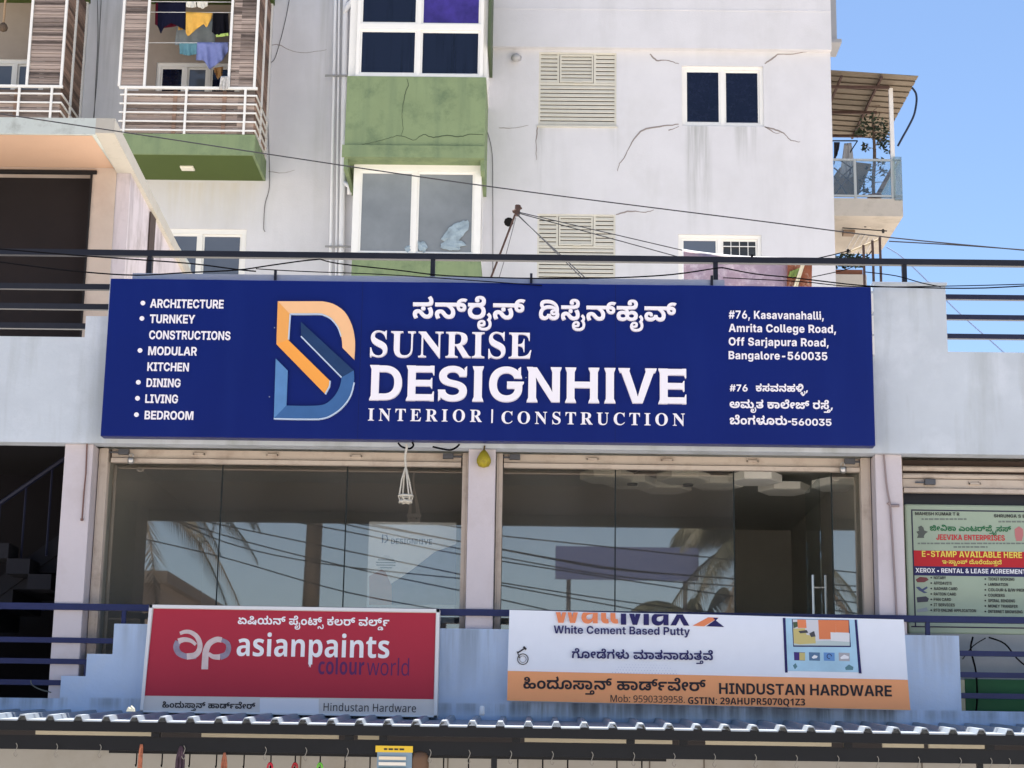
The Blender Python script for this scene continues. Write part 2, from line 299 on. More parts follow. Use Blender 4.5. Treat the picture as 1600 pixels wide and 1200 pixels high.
102:(392,[[730,536,0,-115,-712,0,0,115],[208,0,0,584,1,55,89,74,159,37,106,0,65,0,111,-7,24,-3,-34,-114,-17,2,-53,3,-26,0,-63,0,-53,-29,0,-29,0,-573]]),
103:(622,[[604,-214,-139,0,-205,37,-123,66,-20,43,268,23,13,-16,57,-28,91,-16,64,0,109,0,121,52,0,54,0,93,-16,0,-21,-25,-81,-41,-117,-23,-80,0,-125,0,-201,61,-115,118,0,86,1,88,121,122,201,64,124,0,83,0,123,-27,83,-43,24,-24,8,0,0,86,298,0,0,-525,1,-76,-133,-100,-235,-49],[604,121,75,0,103,36,57,67,0,47,1,47,-55,68,-101,38,-74,0,-71,0,-101,-38,-51,-69,0,-46,1,-46,53,-68,103,-36]]),
104:(613,[[416,305,0,-305,-302,0,0,728,298,0,0,-328,-34,0,45,68,179,76,140,0,113,0,169,-49,93,-92,0,-64,0,-339,-302,0,0,312,1,50,-99,55,-90,0,-59,0,-91,-25,-51,-50]]),
105:(265,[[114,0,0,536,302,0,0,-536],[266,603,-69,0,-95,45,0,32,1,33,97,44,68,0,71,0,97,-44,0,-33,1,-32,-95,-45]]),
106:(266,[[116,536,300,0,0,-568,1,-59,-91,-77,-177,-36,-124,0,-80,0,0,118,48,0,69,0,59,30,0,31],[266,603,-69,0,-95,45,0,32,1,33,97,44,70,0,69,0,99,-44,0,-33,1,-32,-97,-45]]),
108:(300,[[448,-2,-171,0,-161,70,0,75,0,585,302,0,0,-567,1,-25,39,-22,44,0,19,0,25,2,10,1,32,-111,-21,-3,-69,-5]]),
109:(906,[[114,0,0,536,284,0,10,-130,-20,0,25,48,101,61,133,30,74,0,119,0,155,-73,30,-73,-34,0,25,49,107,65,151,32,84,0,101,0,157,-44,93,-82,0,-60,0,-359,-302,0,0,330,1,45,-97,45,-72,0,-53,0,-77,-23,-41,-43,0,-28,0,-326,-292,0,0,333,1,40,-91,47,-74,0,-49,0,-81,-23,-45,-44,0,-33,0,-320]]),
110:(613,[[416,305,0,-305,-302,0,0,536,288,0,4,-136,-28,0,45,68,179,76,140,0,113,0,169,-49,91,-92,0,-64,0,-339,-300,0,0,312,1,50,-99,55,-90,0,-59,0,-91,-25,-51,-50]]),
111:(604,[[604,-11,-161,0,-239,69,-131,125,0,83,1,84,133,125,241,69,162,0,165,0,239,-69,133,-125,0,-84,1,-83,-131,-125,-237,-69],[604,108,75,0,103,40,53,72,0,47,1,47,-51,71,-101,40,-74,0,-71,0,-103,-39,-51,-72,0,-47,1,-47,53,-72,105,-40]]),
112:(621,[[114,-204,0,740,298,0,0,-85,10,0,25,24,81,42,121,27,84,0,125,0,201,-64,119,-124,0,-89,1,-87,-113,-124,-201,-66,-128,0,-79,0,-119,27,-81,42,-24,25,-6,0,0,-288],[638,111,73,0,103,39,55,71,0,47,1,47,-53,70,-99,39,-74,0,-71,0,-103,-39,-55,-70,0,-47,1,-47,57,-71,105,-39]]),
114:(399,[[114,0,0,536,292,0,0,-94,8,0,31,50,135,50,96,0,23,0,51,-2,20,-2,0,-132,-19,3,-73,3,-34,0,-63,0,-101,-28,-55,-51,0,-35,0,-298]]),
115:(550,[[552,-11,-133,0,-207,39,-127,74,-16,53,286,15,17,-35,103,-38,86,0,81,0,95,30,0,24,1,20,-69,26,-68,7,-186,18,-155,16,-155,77,0,61,1,52,113,75,205,41,138,0,135,0,195,-38,119,-70,14,-48,-270,-16,-11,29,-93,36,-76,0,-71,0,-89,-29,0,-24,1,-19,63,-27,70,-7,198,-20,159,-15,155,-72,0,-58,1,-53,-123,-80,-217,-44]]),
116:(371,[[684,536,0,-115,-666,0,0,115],[178,669,300,0,0,-507,1,-26,45,-23,54,0,21,0,65,3,16,2,28,-114,-41,-5,-97,-4,-46,0,-169,0,-169,76,0,74]]),
117:(613,[[486,-8,-111,0,-167,49,-91,92,0,64,0,339,302,0,0,-312,1,-50,101,-56,90,0,61,0,93,26,53,50,0,37,0,305,302,0,0,-536,-290,0,-2,136,28,0,-45,-68,-175,-76]]),
118:(588,[[416,0,-394,536,318,0,176,-271,33,-51,51,-103,26,-55,-64,0,25,55,51,103,32,51,172,271,314,0,-394,-536]]),
119:(843,[[342,0,-320,536,314,0,92,-192,27,-55,55,-125,24,-70,-34,0,27,70,59,125,28,55,96,192,274,0,94,-192,29,-55,59,-125,26,-70,-34,0,25,70,53,125,26,55,90,192,320,0,-322,-536,-306,0,-120,206,-17,30,-33,72,-31,74,-16,33,54,0,-17,-33,-31,-74,-33,-72,-18,-30,-120,-206]]),
120:(568,[[30,0,420,325,-4,-100,-394,311,326,0,92,-80,45,-39,75,-76,36,-37,-106,0,41,36,73,77,46,39,96,80,320,0,-404,-312,2,99,418,-323,-324,0,-112,93,-43,39,-75,75,-38,36,102,0,-35,-36,-71,-75,-46,-39,-112,-93]]),
121:(589,[[120,-197,46,115,68,-3,53,-6,77,9,47,27,6,24,14,31,-406,536,318,0,176,-271,33,-51,47,-103,26,-55,-74,0,27,55,55,104,34,50,182,271,314,0,-460,-604,-31,-44,-99,-62,-145,-33,-102,0,-55,0,-101,6]]),
124:(367,[[510,962,0,-1196,-286,0,0,1196]]),
8226:(452,[[452,132,-85,0,-141,42,-83,71,0,43,1,44,85,71,143,42,86,0,87,0,143,-42,85,-71,0,-44,1,-43,-83,-71,-141,-42]]),
 },
 'N': {
32:(260,[]),
46:(268,[[266,-14,-49,0,-71,32,0,36,1,37,73,30,50,0,53,0,75,-30,0,-37,1,-36,-73,-32]]),
48:(572,[[570,-10,-257,0,-239,195,0,172,1,116,97,164,221,88,182,0,257,0,245,-194,0,-174,1,-115,-97,-164,-217,-88],[570,112,113,0,89,122,0,123,1,122,-87,124,-112,0,-113,0,-83,-124,0,-122,1,-122,85,-123]]),
49:(572,[[524,0,0,413,1,26,7,84,2,32,-9,-6,-65,-31,-28,-12,-164,-66,-146,91,460,183,248,0,0,-714]]),
50:(572,[[80,0,0,105,358,181,111,55,131,75,61,62,0,35,1,43,-93,42,-80,0,-81,0,-155,-38,-86,-35,-164,97,63,27,139,46,183,29,128,0,141,0,203,-51,111,-87,0,-55,1,-59,-93,-97,-177,-96,-126,-59,-184,-86,0,-7,622,0,0,-127]]),
51:(572,[[488,-10,-231,0,-180,39,0,128,93,-23,203,-24,86,0,163,0,131,56,0,51,1,30,-59,41,-149,21,-134,0,-108,0,0,116,110,0,133,0,139,25,51,43,0,28,1,38,-93,43,-110,0,-101,0,-149,-35,-52,-17,-140,104,85,30,227,40,156,0,221,0,259,-89,0,-81,1,-74,-177,-88,-130,-16,0,-3,173,-10,179,-84,0,-71,1,-62,-121,-99,-253,-57]]),
53:(572,[[482,-10,-111,0,-197,20,-74,19,0,130,75,-19,209,-27,92,0,135,0,143,55,0,58,1,108,-286,0,-55,0,-119,-11,-40,-5,-120,32,54,364,774,0,0,-128,-510,0,-26,-140,35,4,79,6,70,0,131,0,205,-50,119,-96,0,-71,1,-116,-287,-133]]),
55:(572,[[222,0,536,587,-704,0,0,127,1024,0,0,-95,-540,-619]]),
57:(572,[[356,-10,-41,0,-111,3,-38,4,0,121,41,-4,89,-6,44,0,179,0,195,57,81,100,6,66,-12,0,-41,-35,-137,-48,-136,0,-181,0,-219,118,0,108,1,116,263,132,224,0,147,0,237,-67,141,-139,0,-107,1,-61,-35,-121,-89,-107,-161,-83,-249,-47],[550,364,69,0,99,30,57,45,0,24,1,33,-47,64,-95,41,-72,0,-87,0,-111,-60,0,-65,1,-52,97,-60]]),
58:(268,[[266,414,-49,0,-71,32,0,36,1,38,73,30,50,0,53,0,75,-30,0,-38,1,-36,-73,-32],[266,-14,-49,0,-71,32,0,36,1,37,73,30,50,0,53,0,75,-30,0,-37,1,-36,-73,-32]]),
65:(690,[[0,0,504,717,370,0,506,-717,-326,0,-104,170,-520,0,-104,-170],[506,297,372,0,-106,166,-9,17,-29,52,-31,54,-10,20,-9,-20,-33,-59,-29,-53,-8,-11]]),
68:(740,[[180,0,0,714,448,0,225,0,331,-80,183,-155,0,-115,1,-181,-409,-183,-370,0],[482,125,130,0,439,0,0,235,1,119,-207,111,-198,0,-162,0]]),
69:(560,[[180,0,0,714,822,0,0,-124,-520,0,0,-157,484,0,0,-124,-484,0,0,-184,520,0,0,-125]]),
71:(724,[[780,-10,-319,0,-343,188,0,180,1,112,175,164,333,90,240,0,115,0,221,-24,90,-20,-100,-121,-65,17,-167,22,-92,0,-131,0,-193,-60,-105,-109,0,-74,1,-70,77,-108,165,-61,132,0,65,0,91,6,38,4,0,149,-270,0,0,126,566,0,0,-370,-111,-19,-241,-22]]),
72:(765,[[180,0,0,714,302,0,0,-280,566,0,0,280,302,0,0,-714,-302,0,0,308,-566,0,0,-308]]),
73:(389,[[64,0,0,86,174,40,0,462,-174,40,0,86,650,0,0,-86,-174,-40,0,-462,174,-40,0,-86]]),
78:(813,[[180,0,0,714,382,0,620,-535,6,0,-5,50,-7,98,0,49,0,338,272,0,0,-714,-384,0,-622,540,-8,0,9,-51,11,-102,0,-51,0,-336]]),
80:(628,[[180,0,0,714,456,0,277,0,255,-119,0,-104,1,-62,-103,-109,-241,-66,-208,0,-130,0,0,-254],[482,378,100,0,129,0,151,51,0,57,1,104,-240,0,-138,0]]),
81:(796,[[1080,-170,-262,160,-22,0,-231,0,-301,92,-145,166,0,111,1,111,147,164,303,91,234,0,233,0,301,-91,147,-165,0,-111,1,-120,-171,-175,-180,-41,344,-192],[796,117,195,0,169,129,0,112,1,113,-167,128,-192,0,-191,0,-171,-128,0,-113,1,-112,173,-129]]),
82:(660,[[180,0,0,714,416,0,293,0,279,-106,0,-108,1,-49,-73,-73,-121,-51,-70,-16,420,-311,-336,0,-340,274,-162,0,0,-274],[482,397,98,0,151,0,131,50,0,49,1,51,-137,43,-148,0,-92,0]]),
83:(551,[[496,-10,-225,0,-178,43,0,141,103,-22,219,-37,108,0,113,0,95,43,0,33,1,40,-159,50,-118,27,-49,11,-115,33,-105,50,-67,70,0,49,1,96,261,107,224,0,113,0,203,-26,110,-24,-98,-118,-97,20,-155,22,-82,0,-85,0,-91,-40,0,-32,1,-38,137,-44,134,-32,111,-25,155,-57,85,-76,0,-56,1,-95,-273,-113]]),
84:(579,[[428,0,0,588,-388,0,0,126,1078,0,0,-126,-388,0,0,-588]]),
85:(756,[[750,-10,-283,0,-295,145,0,119,0,460,302,0,0,-437,1,-88,145,-72,142,0,149,0,135,78,0,83,0,436,302,0,0,-462,1,-74,-129,-119,-261,-69]]),
87:(967,[[364,0,-364,714,298,0,182,-390,13,-23,29,-70,25,-70,6,-24,7,25,25,69,29,65,8,18,208,400,286,0,208,-400,11,-17,27,-66,25,-70,6,-24,7,25,25,69,31,70,10,23,182,390,298,0,-364,-714,-344,0,-194,375,-5,11,-17,44,-21,52,-15,47,-4,13,-1,-13,-17,-47,-19,-51,-19,-45,-6,-12,-192,-374]]),
90:(579,[[48,0,0,98,684,491,-666,0,0,125,1026,0,0,-98,-684,-491,702,0,0,-125]]),
97:(604,[[422,-10,-145,0,-191,85,0,88,1,87,245,83,244,4,190,3,0,24,1,43,-89,40,-80,0,-79,0,-151,-23,-76,-17,-98,101,89,23,215,26,116,0,221,0,235,-95,0,-98,0,-364,-208,0,-58,74,-8,0,-69,-44,-155,-40],[534,99,97,0,133,57,0,52,0,45,-116,-2,-143,-2,-111,-48,0,-39,1,-34,81,-29]]),
99:(514,[[600,-10,-243,0,-265,135,0,145,1,100,137,126,243,60,158,0,113,0,167,-22,62,-15,-88,-115,-69,14,-121,18,-60,0,-231,0,0,-165,1,-82,123,-78,110,0,95,0,145,25,68,22,0,-127,-67,-22,-149,-19]]),
100:(633,[[502,-10,-181,0,-229,143,0,139,1,140,233,144,188,0,119,0,153,-46,44,-34,10,0,-5,16,-15,61,0,32,0,175,298,0,0,-760,-228,0,-58,71,-12,0,-43,-34,-147,-47],[606,109,125,0,101,73,2,73,0,16,1,80,-97,84,-132,0,-97,0,-111,-85,0,-80,1,-80,113,-81]]),
105:(305,[[306,614,-67,0,-93,32,0,41,1,42,95,31,68,0,67,0,97,-31,0,-42,1,-41,-95,-32],[156,0,0,546,298,0,0,-546]]),
108:(305,[[156,0,0,760,298,0,0,-760]]),
110:(657,[[156,0,0,546,228,0,40,-70,16,0,53,42,183,38,102,0,177,0,213,-95,0,-105,0,-356,-298,0,0,319,1,59,-83,59,-92,0,-135,0,-99,-93,0,-87,0,-257]]),
111:(619,[[616,-10,-151,0,-237,66,-135,127,0,91,1,136,285,146,248,0,155,0,237,-66,137,-125,0,-91,1,-136,-285,-148],[620,110,119,0,107,83,0,81,1,81,-105,81,-120,0,-117,0,-105,-81,0,-81,1,-81,107,-83]]),
112:(633,[[156,-240,0,786,242,0,42,-71,14,0,45,33,149,48,118,0,185,0,229,-143,0,-139,1,-139,-235,-145,-184,0,-117,0,-139,43,-44,27,-16,0,17,-42,0,-38,0,-220],[672,111,103,0,99,85,0,80,1,161,-204,0,-115,0,-93,-72,-4,-74,0,-16,1,-79,95,-85]]),
114:(454,[[156,0,0,546,226,0,44,-92,14,0,49,42,169,60,110,0,23,0,61,-2,18,-2,-22,-140,-13,2,-53,3,-20,0,-75,0,-139,-27,-85,-60,0,-52,0,-278]]),
115:(497,[[452,-10,-113,0,-163,15,-82,17,0,123,89,-20,205,-26,78,0,89,0,75,26,0,21,1,14,-29,22,-99,28,-106,22,-101,22,-131,43,-63,61,0,46,1,76,237,76,196,0,103,0,185,-20,98,-23,-90,-107,-79,17,-143,23,-74,0,-131,0,0,-36,1,-13,35,-21,99,-24,96,-20,95,-19,137,-41,75,-61,0,-49,1,-83,-233,-89]]),
116:(434,[[530,-10,-97,0,-153,32,-89,79,0,70,0,263,-142,0,0,63,164,50,86,115,190,0,0,-116,306,0,0,-112,-306,0,0,-263,1,-31,73,-31,58,0,51,0,93,10,46,7,0,-111,-47,-10,-141,-15]]),
117:(657,[[538,-10,-175,0,-211,95,0,105,0,356,298,0,0,-319,1,-58,85,-60,92,0,137,0,101,93,0,87,0,257,298,0,0,-546,-228,0,-40,70,-16,0,-51,-42,-181,-38]]),
119:(856,[[330,0,-310,546,296,0,126,-242,15,-25,23,-70,21,-65,4,-19,8,0,3,14,13,47,19,50,15,41,4,7,134,262,328,0,128,-262,9,-14,23,-62,19,-64,0,-19,8,0,5,17,21,65,27,72,14,25,130,242,292,0,-314,-546,-324,0,-84,191,-7,17,-29,67,-35,77,-31,65,-6,15,-8,0,-5,-15,-29,-65,-35,-77,-31,-68,-8,-18,-88,-189]]),
 },
 'n': {
32:(260,[]),
46:(268,[[266,-14,-49,0,-71,32,0,36,1,37,73,30,50,0,53,0,75,-30,0,-37,1,-36,-73,-32]]),
48:(572,[[570,-10,-241,0,-229,195,0,173,1,116,95,164,209,87,170,0,241,0,237,-193,0,-174,1,-115,-95,-165,-207,-88],[570,65,161,0,139,145,0,148,1,146,-137,146,-160,0,-161,0,-133,-146,0,-146,1,-147,135,-146]]),
51:(572,[[482,-10,-111,0,-191,17,-88,22,0,82,91,-22,209,-25,96,0,193,0,171,75,0,66,1,67,-209,59,-190,0,-138,0,0,75,140,0,177,0,183,74,0,61,1,52,-139,57,-120,0,-115,0,-163,-34,-80,-26,-88,60,77,30,227,44,144,0,225,0,219,-100,0,-77,1,-72,-159,-85,-136,-14,0,-4,173,-10,169,-88,0,-71,1,-62,-115,-97,-241,-54]]),
53:(572,[[496,-10,-109,0,-193,20,-66,19,0,83,73,-22,207,-25,94,0,159,0,195,75,0,79,1,70,-171,75,-186,0,-55,0,-143,-10,-44,-5,-88,28,54,337,716,0,0,-80,-566,0,-34,-207,35,3,117,8,70,0,221,0,261,-110,0,-100,1,-111,-281,-127]]),
56:(572,[[576,-10,-229,0,-247,101,0,91,1,49,83,72,137,52,78,18,-103,30,-145,85,0,66,1,55,113,75,193,40,122,0,189,0,241,-88,0,-83,1,-43,-73,-64,-123,-49,-74,-19,89,-21,145,-53,87,-70,0,-49,1,-90,-253,-105],[578,412,105,22,143,62,0,54,1,50,-139,53,-116,0,-109,0,-141,-53,0,-50,1,-37,71,-50,121,-35],[572,60,147,0,155,69,0,55,1,52,-163,69,-136,26,-32,6,-131,-28,-137,-73,0,-55,1,-52,149,-69]]),
57:(572,[[384,-10,-39,0,-105,5,-34,5,0,75,79,-13,98,0,141,0,183,46,109,79,49,105,4,58,-12,0,-43,-34,-165,-49,-130,0,-183,0,-225,113,0,103,1,75,115,108,205,58,138,0,137,0,221,-69,129,-139,0,-107,1,-77,-53,-149,-141,-121,-257,-72],[548,336,97,0,141,39,79,60,0,32,1,43,-67,84,-135,56,-102,0,-123,0,-157,-82,0,-84,1,-69,135,-79]]),
58:(268,[[266,414,-49,0,-71,32,0,36,1,38,73,30,50,0,53,0,75,-30,0,-38,1,-36,-73,-32],[266,-14,-49,0,-71,32,0,36,1,37,73,30,50,0,53,0,75,-30,0,-37,1,-36,-73,-32]]),
71:(728,[[806,-10,-221,0,-303,89,-157,165,0,113,1,112,177,164,331,91,234,0,121,0,215,-22,92,-20,-68,-78,-75,17,-189,24,-102,0,-255,0,-285,-154,0,-134,1,-85,111,-131,237,-73,192,0,95,0,133,10,54,7,0,212,-314,0,0,80,494,0,0,-350,-115,-19,-235,-18]]),
72:(741,[[194,0,0,714,180,0,0,-302,732,0,0,302,180,0,0,-714,-180,0,0,333,-732,0,0,-333]]),
73:(339,[[80,0,0,52,168,19,0,571,-168,20,0,52,516,0,0,-52,-168,-20,0,-571,168,-19,0,-52]]),
77:(907,[[194,0,0,714,266,0,440,-585,8,0,448,585,264,0,0,-714,-178,0,0,439,1,52,11,102,4,32,-8,0,-476,-625,-148,0,-470,626,-8,0,7,-31,9,-105,0,-57,0,-433]]),
78:(760,[[194,0,0,714,208,0,762,-591,8,0,-1,16,-5,64,-5,76,0,32,0,403,168,0,0,-714,-210,0,-764,593,-8,0,5,-35,13,-104,0,-55,0,-399]]),
83:(549,[[494,-10,-119,0,-203,18,-68,16,0,86,73,-16,215,-26,114,0,161,0,163,62,0,53,1,35,-59,48,-145,41,-130,23,-181,33,-185,96,0,83,1,57,117,81,207,44,134,0,119,0,197,-22,80,-18,-56,-77,-73,16,-173,22,-94,0,-133,0,-135,-57,0,-47,1,-36,61,-48,137,-38,116,-22,127,-23,175,-53,91,-74,0,-56,1,-95,-275,-106]]),
84:(556,[[466,0,0,635,-446,0,0,79,1070,0,0,-79,-444,0,0,-635]]),
97:(561,[[430,-10,-145,0,-191,77,0,82,1,80,253,87,262,4,182,3,0,32,1,67,-115,52,-106,0,-83,0,-151,-25,-66,-16,-54,66,71,19,193,27,104,0,197,0,189,-86,0,-94,0,-365,-128,0,-34,76,-8,0,-69,-44,-153,-42],[470,61,137,0,181,75,0,78,0,48,-158,-3,-199,-4,-153,-56,0,-51,1,-45,111,-42]]),
98:(615,[[678,-10,-125,0,-159,46,-46,32,-14,0,-36,-68,-126,0,0,760,176,0,0,-185,1,-34,-5,-59,-4,-17,10,0,47,34,161,46,126,0,201,0,243,-139,0,-138,1,-138,-243,-140],[652,63,145,0,143,106,0,100,1,203,-290,0,-169,0,-131,-98,0,-103,0,-4,1,-99,131,-105]]),
99:(480,[[600,-10,-141,0,-221,58,-125,122,0,95,1,99,133,124,227,58,144,0,83,0,153,-17,48,-12,-54,-73,-47,9,-127,16,-56,0,-315,0,0,-203,1,-97,155,-103,152,0,89,0,135,18,56,13,0,-78,-53,-14,-129,-15]]),
100:(615,[[550,-10,-199,0,-239,139,0,138,1,138,243,141,200,0,125,0,159,-46,50,-33,12,0,-1,13,-9,51,0,15,0,214,176,0,0,-760,-142,0,-26,72,-8,0,-47,-34,-159,-48],[578,63,171,0,139,93,0,94,0,16,1,100,-131,107,-178,0,-141,0,-141,-113,0,-95,1,-96,143,-106]]),
101:(564,[[626,-10,-151,0,-233,62,-129,123,0,89,1,88,119,126,215,68,142,0,139,0,199,-60,107,-109,0,-73,0,-53,-734,0,5,-91,179,-95,160,0,103,0,159,19,84,18,0,-77,-81,-18,-159,-17],[296,321,546,0,-1,68,-123,85,-134,0,-125,0,-145,-81]]),
105:(258,[[260,625,-43,0,-59,28,0,28,1,29,61,27,44,0,41,0,63,-27,0,-29,1,-28,-61,-28],[170,0,0,536,176,0,0,-536]]),
108:(258,[[170,0,0,760,176,0,0,-760]]),
110:(618,[[170,0,0,536,142,0,26,-73,10,0,53,42,185,41,102,0,193,0,197,-93,0,-104,0,-349,-174,0,0,343,1,129,-240,0,-177,0,-135,-100,0,-94,0,-278]]),
111:(605,[[602,-10,-141,0,-221,65,-127,125,0,89,1,133,269,144,230,0,147,0,223,-65,127,-123,0,-89,1,-133,-269,-146],[606,63,163,0,153,111,0,95,1,95,-151,108,-164,0,-163,0,-147,-108,0,-95,1,-95,151,-111]]),
114:(413,[[170,0,0,536,144,0,20,-98,8,0,53,44,165,64,112,0,31,0,71,-3,26,-3,-22,-81,-25,3,-61,4,-28,0,-81,0,-143,-45,-85,-81,0,-54,0,-286]]),
115:(479,[[440,-10,-111,0,-161,18,-62,16,0,80,65,-16,183,-27,94,0,135,0,121,43,0,36,1,20,-43,32,-113,32,-106,20,-103,20,-147,40,-79,56,0,44,1,68,223,74,180,0,99,0,171,-19,74,-17,-60,-70,-67,14,-147,20,-78,0,-107,0,-113,-35,0,-30,1,-22,53,-31,123,-29,102,-20,103,-19,145,-40,77,-57,0,-43,1,-78,-231,-80]]),
116:(361,[[498,-10,-83,0,-141,29,-87,72,0,65,0,312,-152,0,0,42,154,35,70,114,104,0,0,-123,310,0,0,-68,-310,0,0,-310,1,-49,95,-47,74,0,41,0,85,7,26,4,0,-67,-27,-7,-103,-9]]),
117:(618,[[548,-10,-193,0,-195,93,0,102,0,351,178,0,0,-345,1,-128,238,0,179,0,139,100,0,94,0,279,176,0,0,-536,-144,0,-26,71,-8,0,-51,-42,-183,-39]]),
119:(786,[[316,1,-294,536,182,0,148,-286,23,-43,41,-88,8,-29,8,0,9,17,23,50,29,55,14,22,190,302,192,0,184,-302,23,-34,43,-80,8,-29,8,0,7,25,43,88,24,46,150,286,180,0,-298,-536,-206,0,-184,302,-25,41,-37,79,-10,22,-8,0,-7,-22,-35,-79,-28,-42,-192,-301]]),
 },
 'S': {
32:(260,[]),
67:(697,[[764,-16,-199,0,-309,91,-175,161,0,104,1,103,179,159,315,91,202,0,137,0,186,-38,31,-7,30,0,75,0,20,45,52,0,0,-234,-50,0,-67,93,-241,108,-150,0,-361,0,0,-323,1,-302,400,0,121,0,237,63,92,60,56,-26,-205,-148]]),
69:(658,[[42,0,0,25,107,0,77,38,0,53,0,433,1,65,-77,39,-98,0,0,25,1140,0,0,-202,-46,0,-23,93,-209,72,-218,0,-63,0,-61,-7,-19,-27,0,-29,0,-212,32,0,135,0,125,69,24,79,48,0,0,-338,-50,0,-9,60,-65,68,-125,27,-102,0,-8,0,0,-231,1,-37,57,-22,86,0,147,0,203,33,141,75,50,64,56,0,-82,-213]]),
73:(388,[[40,0,0,26,101,5,85,34,0,47,0,464,1,46,-71,29,-112,2,0,25,688,0,0,-25,-105,-2,-77,-29,0,-46,0,-461,1,-31,29,-36,83,-18,78,-4,0,-26]]),
78:(735,[[1200,-16,-882,537,0,-404,1,-53,71,-36,108,-2,0,-26,-442,0,0,26,71,1,75,15,29,39,0,36,0,461,-101,63,-16,4,-19,5,-34,3,0,25,412,0,698,-427,0,311,1,36,-27,37,-75,15,-74,3,0,25,442,0,0,-25,-103,-2,-67,-37,0,-53,0,-577]]),
79:(782,[[776,-16,-147,0,-251,54,-189,96,-103,130,0,75,1,75,105,129,193,97,259,54,154,0,149,0,253,-53,189,-95,107,-130,0,-77,1,-75,-105,-130,-191,-96,-257,-54],[788,18,343,0,0,321,1,158,-189,163,-166,0,-341,0,0,-321,1,-157,193,-164]]),
82:(704,[[46,0,0,26,105,2,73,38,0,54,0,444,1,48,-73,38,-100,3,0,25,598,0,301,0,297,-88,0,-92,1,-124,-304,-41,348,-258,35,-25,55,-24,50,0,6,0,0,-26,-422,0,-408,316,-58,0,0,-196,1,-54,73,-38,106,-2,0,-26],[542,348,64,0,157,0,143,73,0,79,1,142,-236,0,-79,0,-45,-26,0,-42]]),
83:(581,[[128,-16,0,251,58,0,49,-109,197,-104,156,0,115,0,131,63,0,48,1,66,-160,39,-186,46,-173,43,-161,98,0,69,1,61,105,89,183,50,116,0,61,0,147,-14,84,-13,17,-2,25,-3,12,0,53,0,10,32,56,0,0,-219,-50,0,-27,56,-115,84,-153,47,-84,0,-101,0,-119,-54,0,-42,1,-39,105,-52,102,-24,192,-45,123,-28,139,-62,57,-72,0,-46,1,-64,-121,-96,-223,-53,-152,0,-49,0,-99,7,-48,9,-49,9,-61,8,-10,0,-31,0,-27,-15,-10,-19]]),
84:(630,[[274,0,0,26,109,0,83,40,0,54,0,525,-20,0,-157,0,-183,-89,-16,-83,-54,0,0,205,1190,0,0,-206,-50,0,-33,173,-338,0,-16,0,0,-525,1,-56,79,-38,114,0,0,-26]]),
85:(733,[[738,-19,-275,0,-243,123,0,127,0,333,1,48,-73,38,-100,3,0,25,672,0,0,-25,-73,-3,-77,-14,-25,-36,0,-36,0,-356,1,-88,135,-87,146,0,351,0,0,204,0,326,1,49,-75,37,-114,4,0,25,434,0,0,-25,-91,-6,-61,-39,0,-45,0,-293,1,-155,-253,-134]]),
124:(433,[[360,-175,0,1000,146,0,0,-1000]]),
 },
 'K': {
56:(768,[[1036,-12,-103,0,-159,32,-135,62,-68,44,-29,20,-41,25,-35,11,-22,0,-43,0,-45,-28,0,-21,1,-28,45,-47,38,-30,-254,-52,-49,33,-67,92,0,37,1,50,85,76,165,43,120,0,73,0,127,-23,123,-52,66,-44,33,-21,69,-33,77,-19,44,0,71,0,75,43,0,41,1,32,-51,78,-54,37,260,53,71,-47,69,-106,0,-54,1,-100,-221,-104],[778,268,-75,0,-79,42,0,31,1,32,87,43,70,0,71,0,87,-43,0,-32,1,-31,-83,-42],[60,426,0,126,868,0,109,0,89,8,20,7,29,8,17,22,0,16,1,28,-55,52,-52,30,220,65,99,-60,71,-92,0,-50,1,-23,-33,-63,-54,-25,-55,-25,-173,-24,-158,0]]),
187:(1134,[[1036,-12,-103,0,-159,32,-135,62,-68,44,-29,20,-41,25,-35,11,-22,0,-43,0,-45,-28,0,-21,1,-28,45,-47,38,-30,-254,-52,-49,33,-67,92,0,37,1,50,85,76,165,43,120,0,109,0,173,-45,92,-61,45,-28,75,-39,77,-19,42,0,71,0,73,47,0,44,1,47,-85,84,-153,67,-106,22,-770,0,0,126,1142,0,0,-126,-10,0,-14,19,93,-28,131,-74,69,-90,0,-52,1,-107,-221,-106],[1906,244,-171,0,-197,105,0,98,0,12,1,83,117,111,211,56,138,0,101,0,143,-17,50,-13,-124,-93,-35,8,-75,10,-52,0,-55,0,-103,-24,-63,-61,0,-55,0,-39,1,-35,55,-46,66,0,35,0,49,18,0,20,1,11,-17,17,-16,4,-17,6,-55,6,-46,0,-638,0,0,126,614,0,109,0,163,-20,62,-28,47,-21,49,-56,0,-37,1,-73,-181,-73]]),
264:(692,[[692,-12,-187,0,-277,59,-153,115,0,82,1,47,59,78,123,60,96,21,44,-24,-320,0,0,126,664,0,123,0,111,15,28,13,25,12,19,30,0,17,1,29,-73,41,-70,0,-63,0,-91,-32,0,-30,1,-4,3,-11,2,-8,-68,54,17,11,45,8,18,0,49,0,71,-31,0,-25,1,-27,-73,-32,-76,0,-81,0,-89,49,0,41,1,35,83,63,163,39,120,0,131,0,179,-50,93,-86,0,-55,1,-46,-57,-67,-56,-26,-27,-12,-99,-25,-167,-16,-130,0,238,34,84,-11,79,-23,97,-61,45,-75,0,-46,1,-79,-143,-115,-277,-62],[694,118,111,0,145,42,73,69,0,42,1,48,-77,69,-143,38,-104,0,-105,0,-147,-41,-75,-70,0,-44,1,-73,179,-80]]),
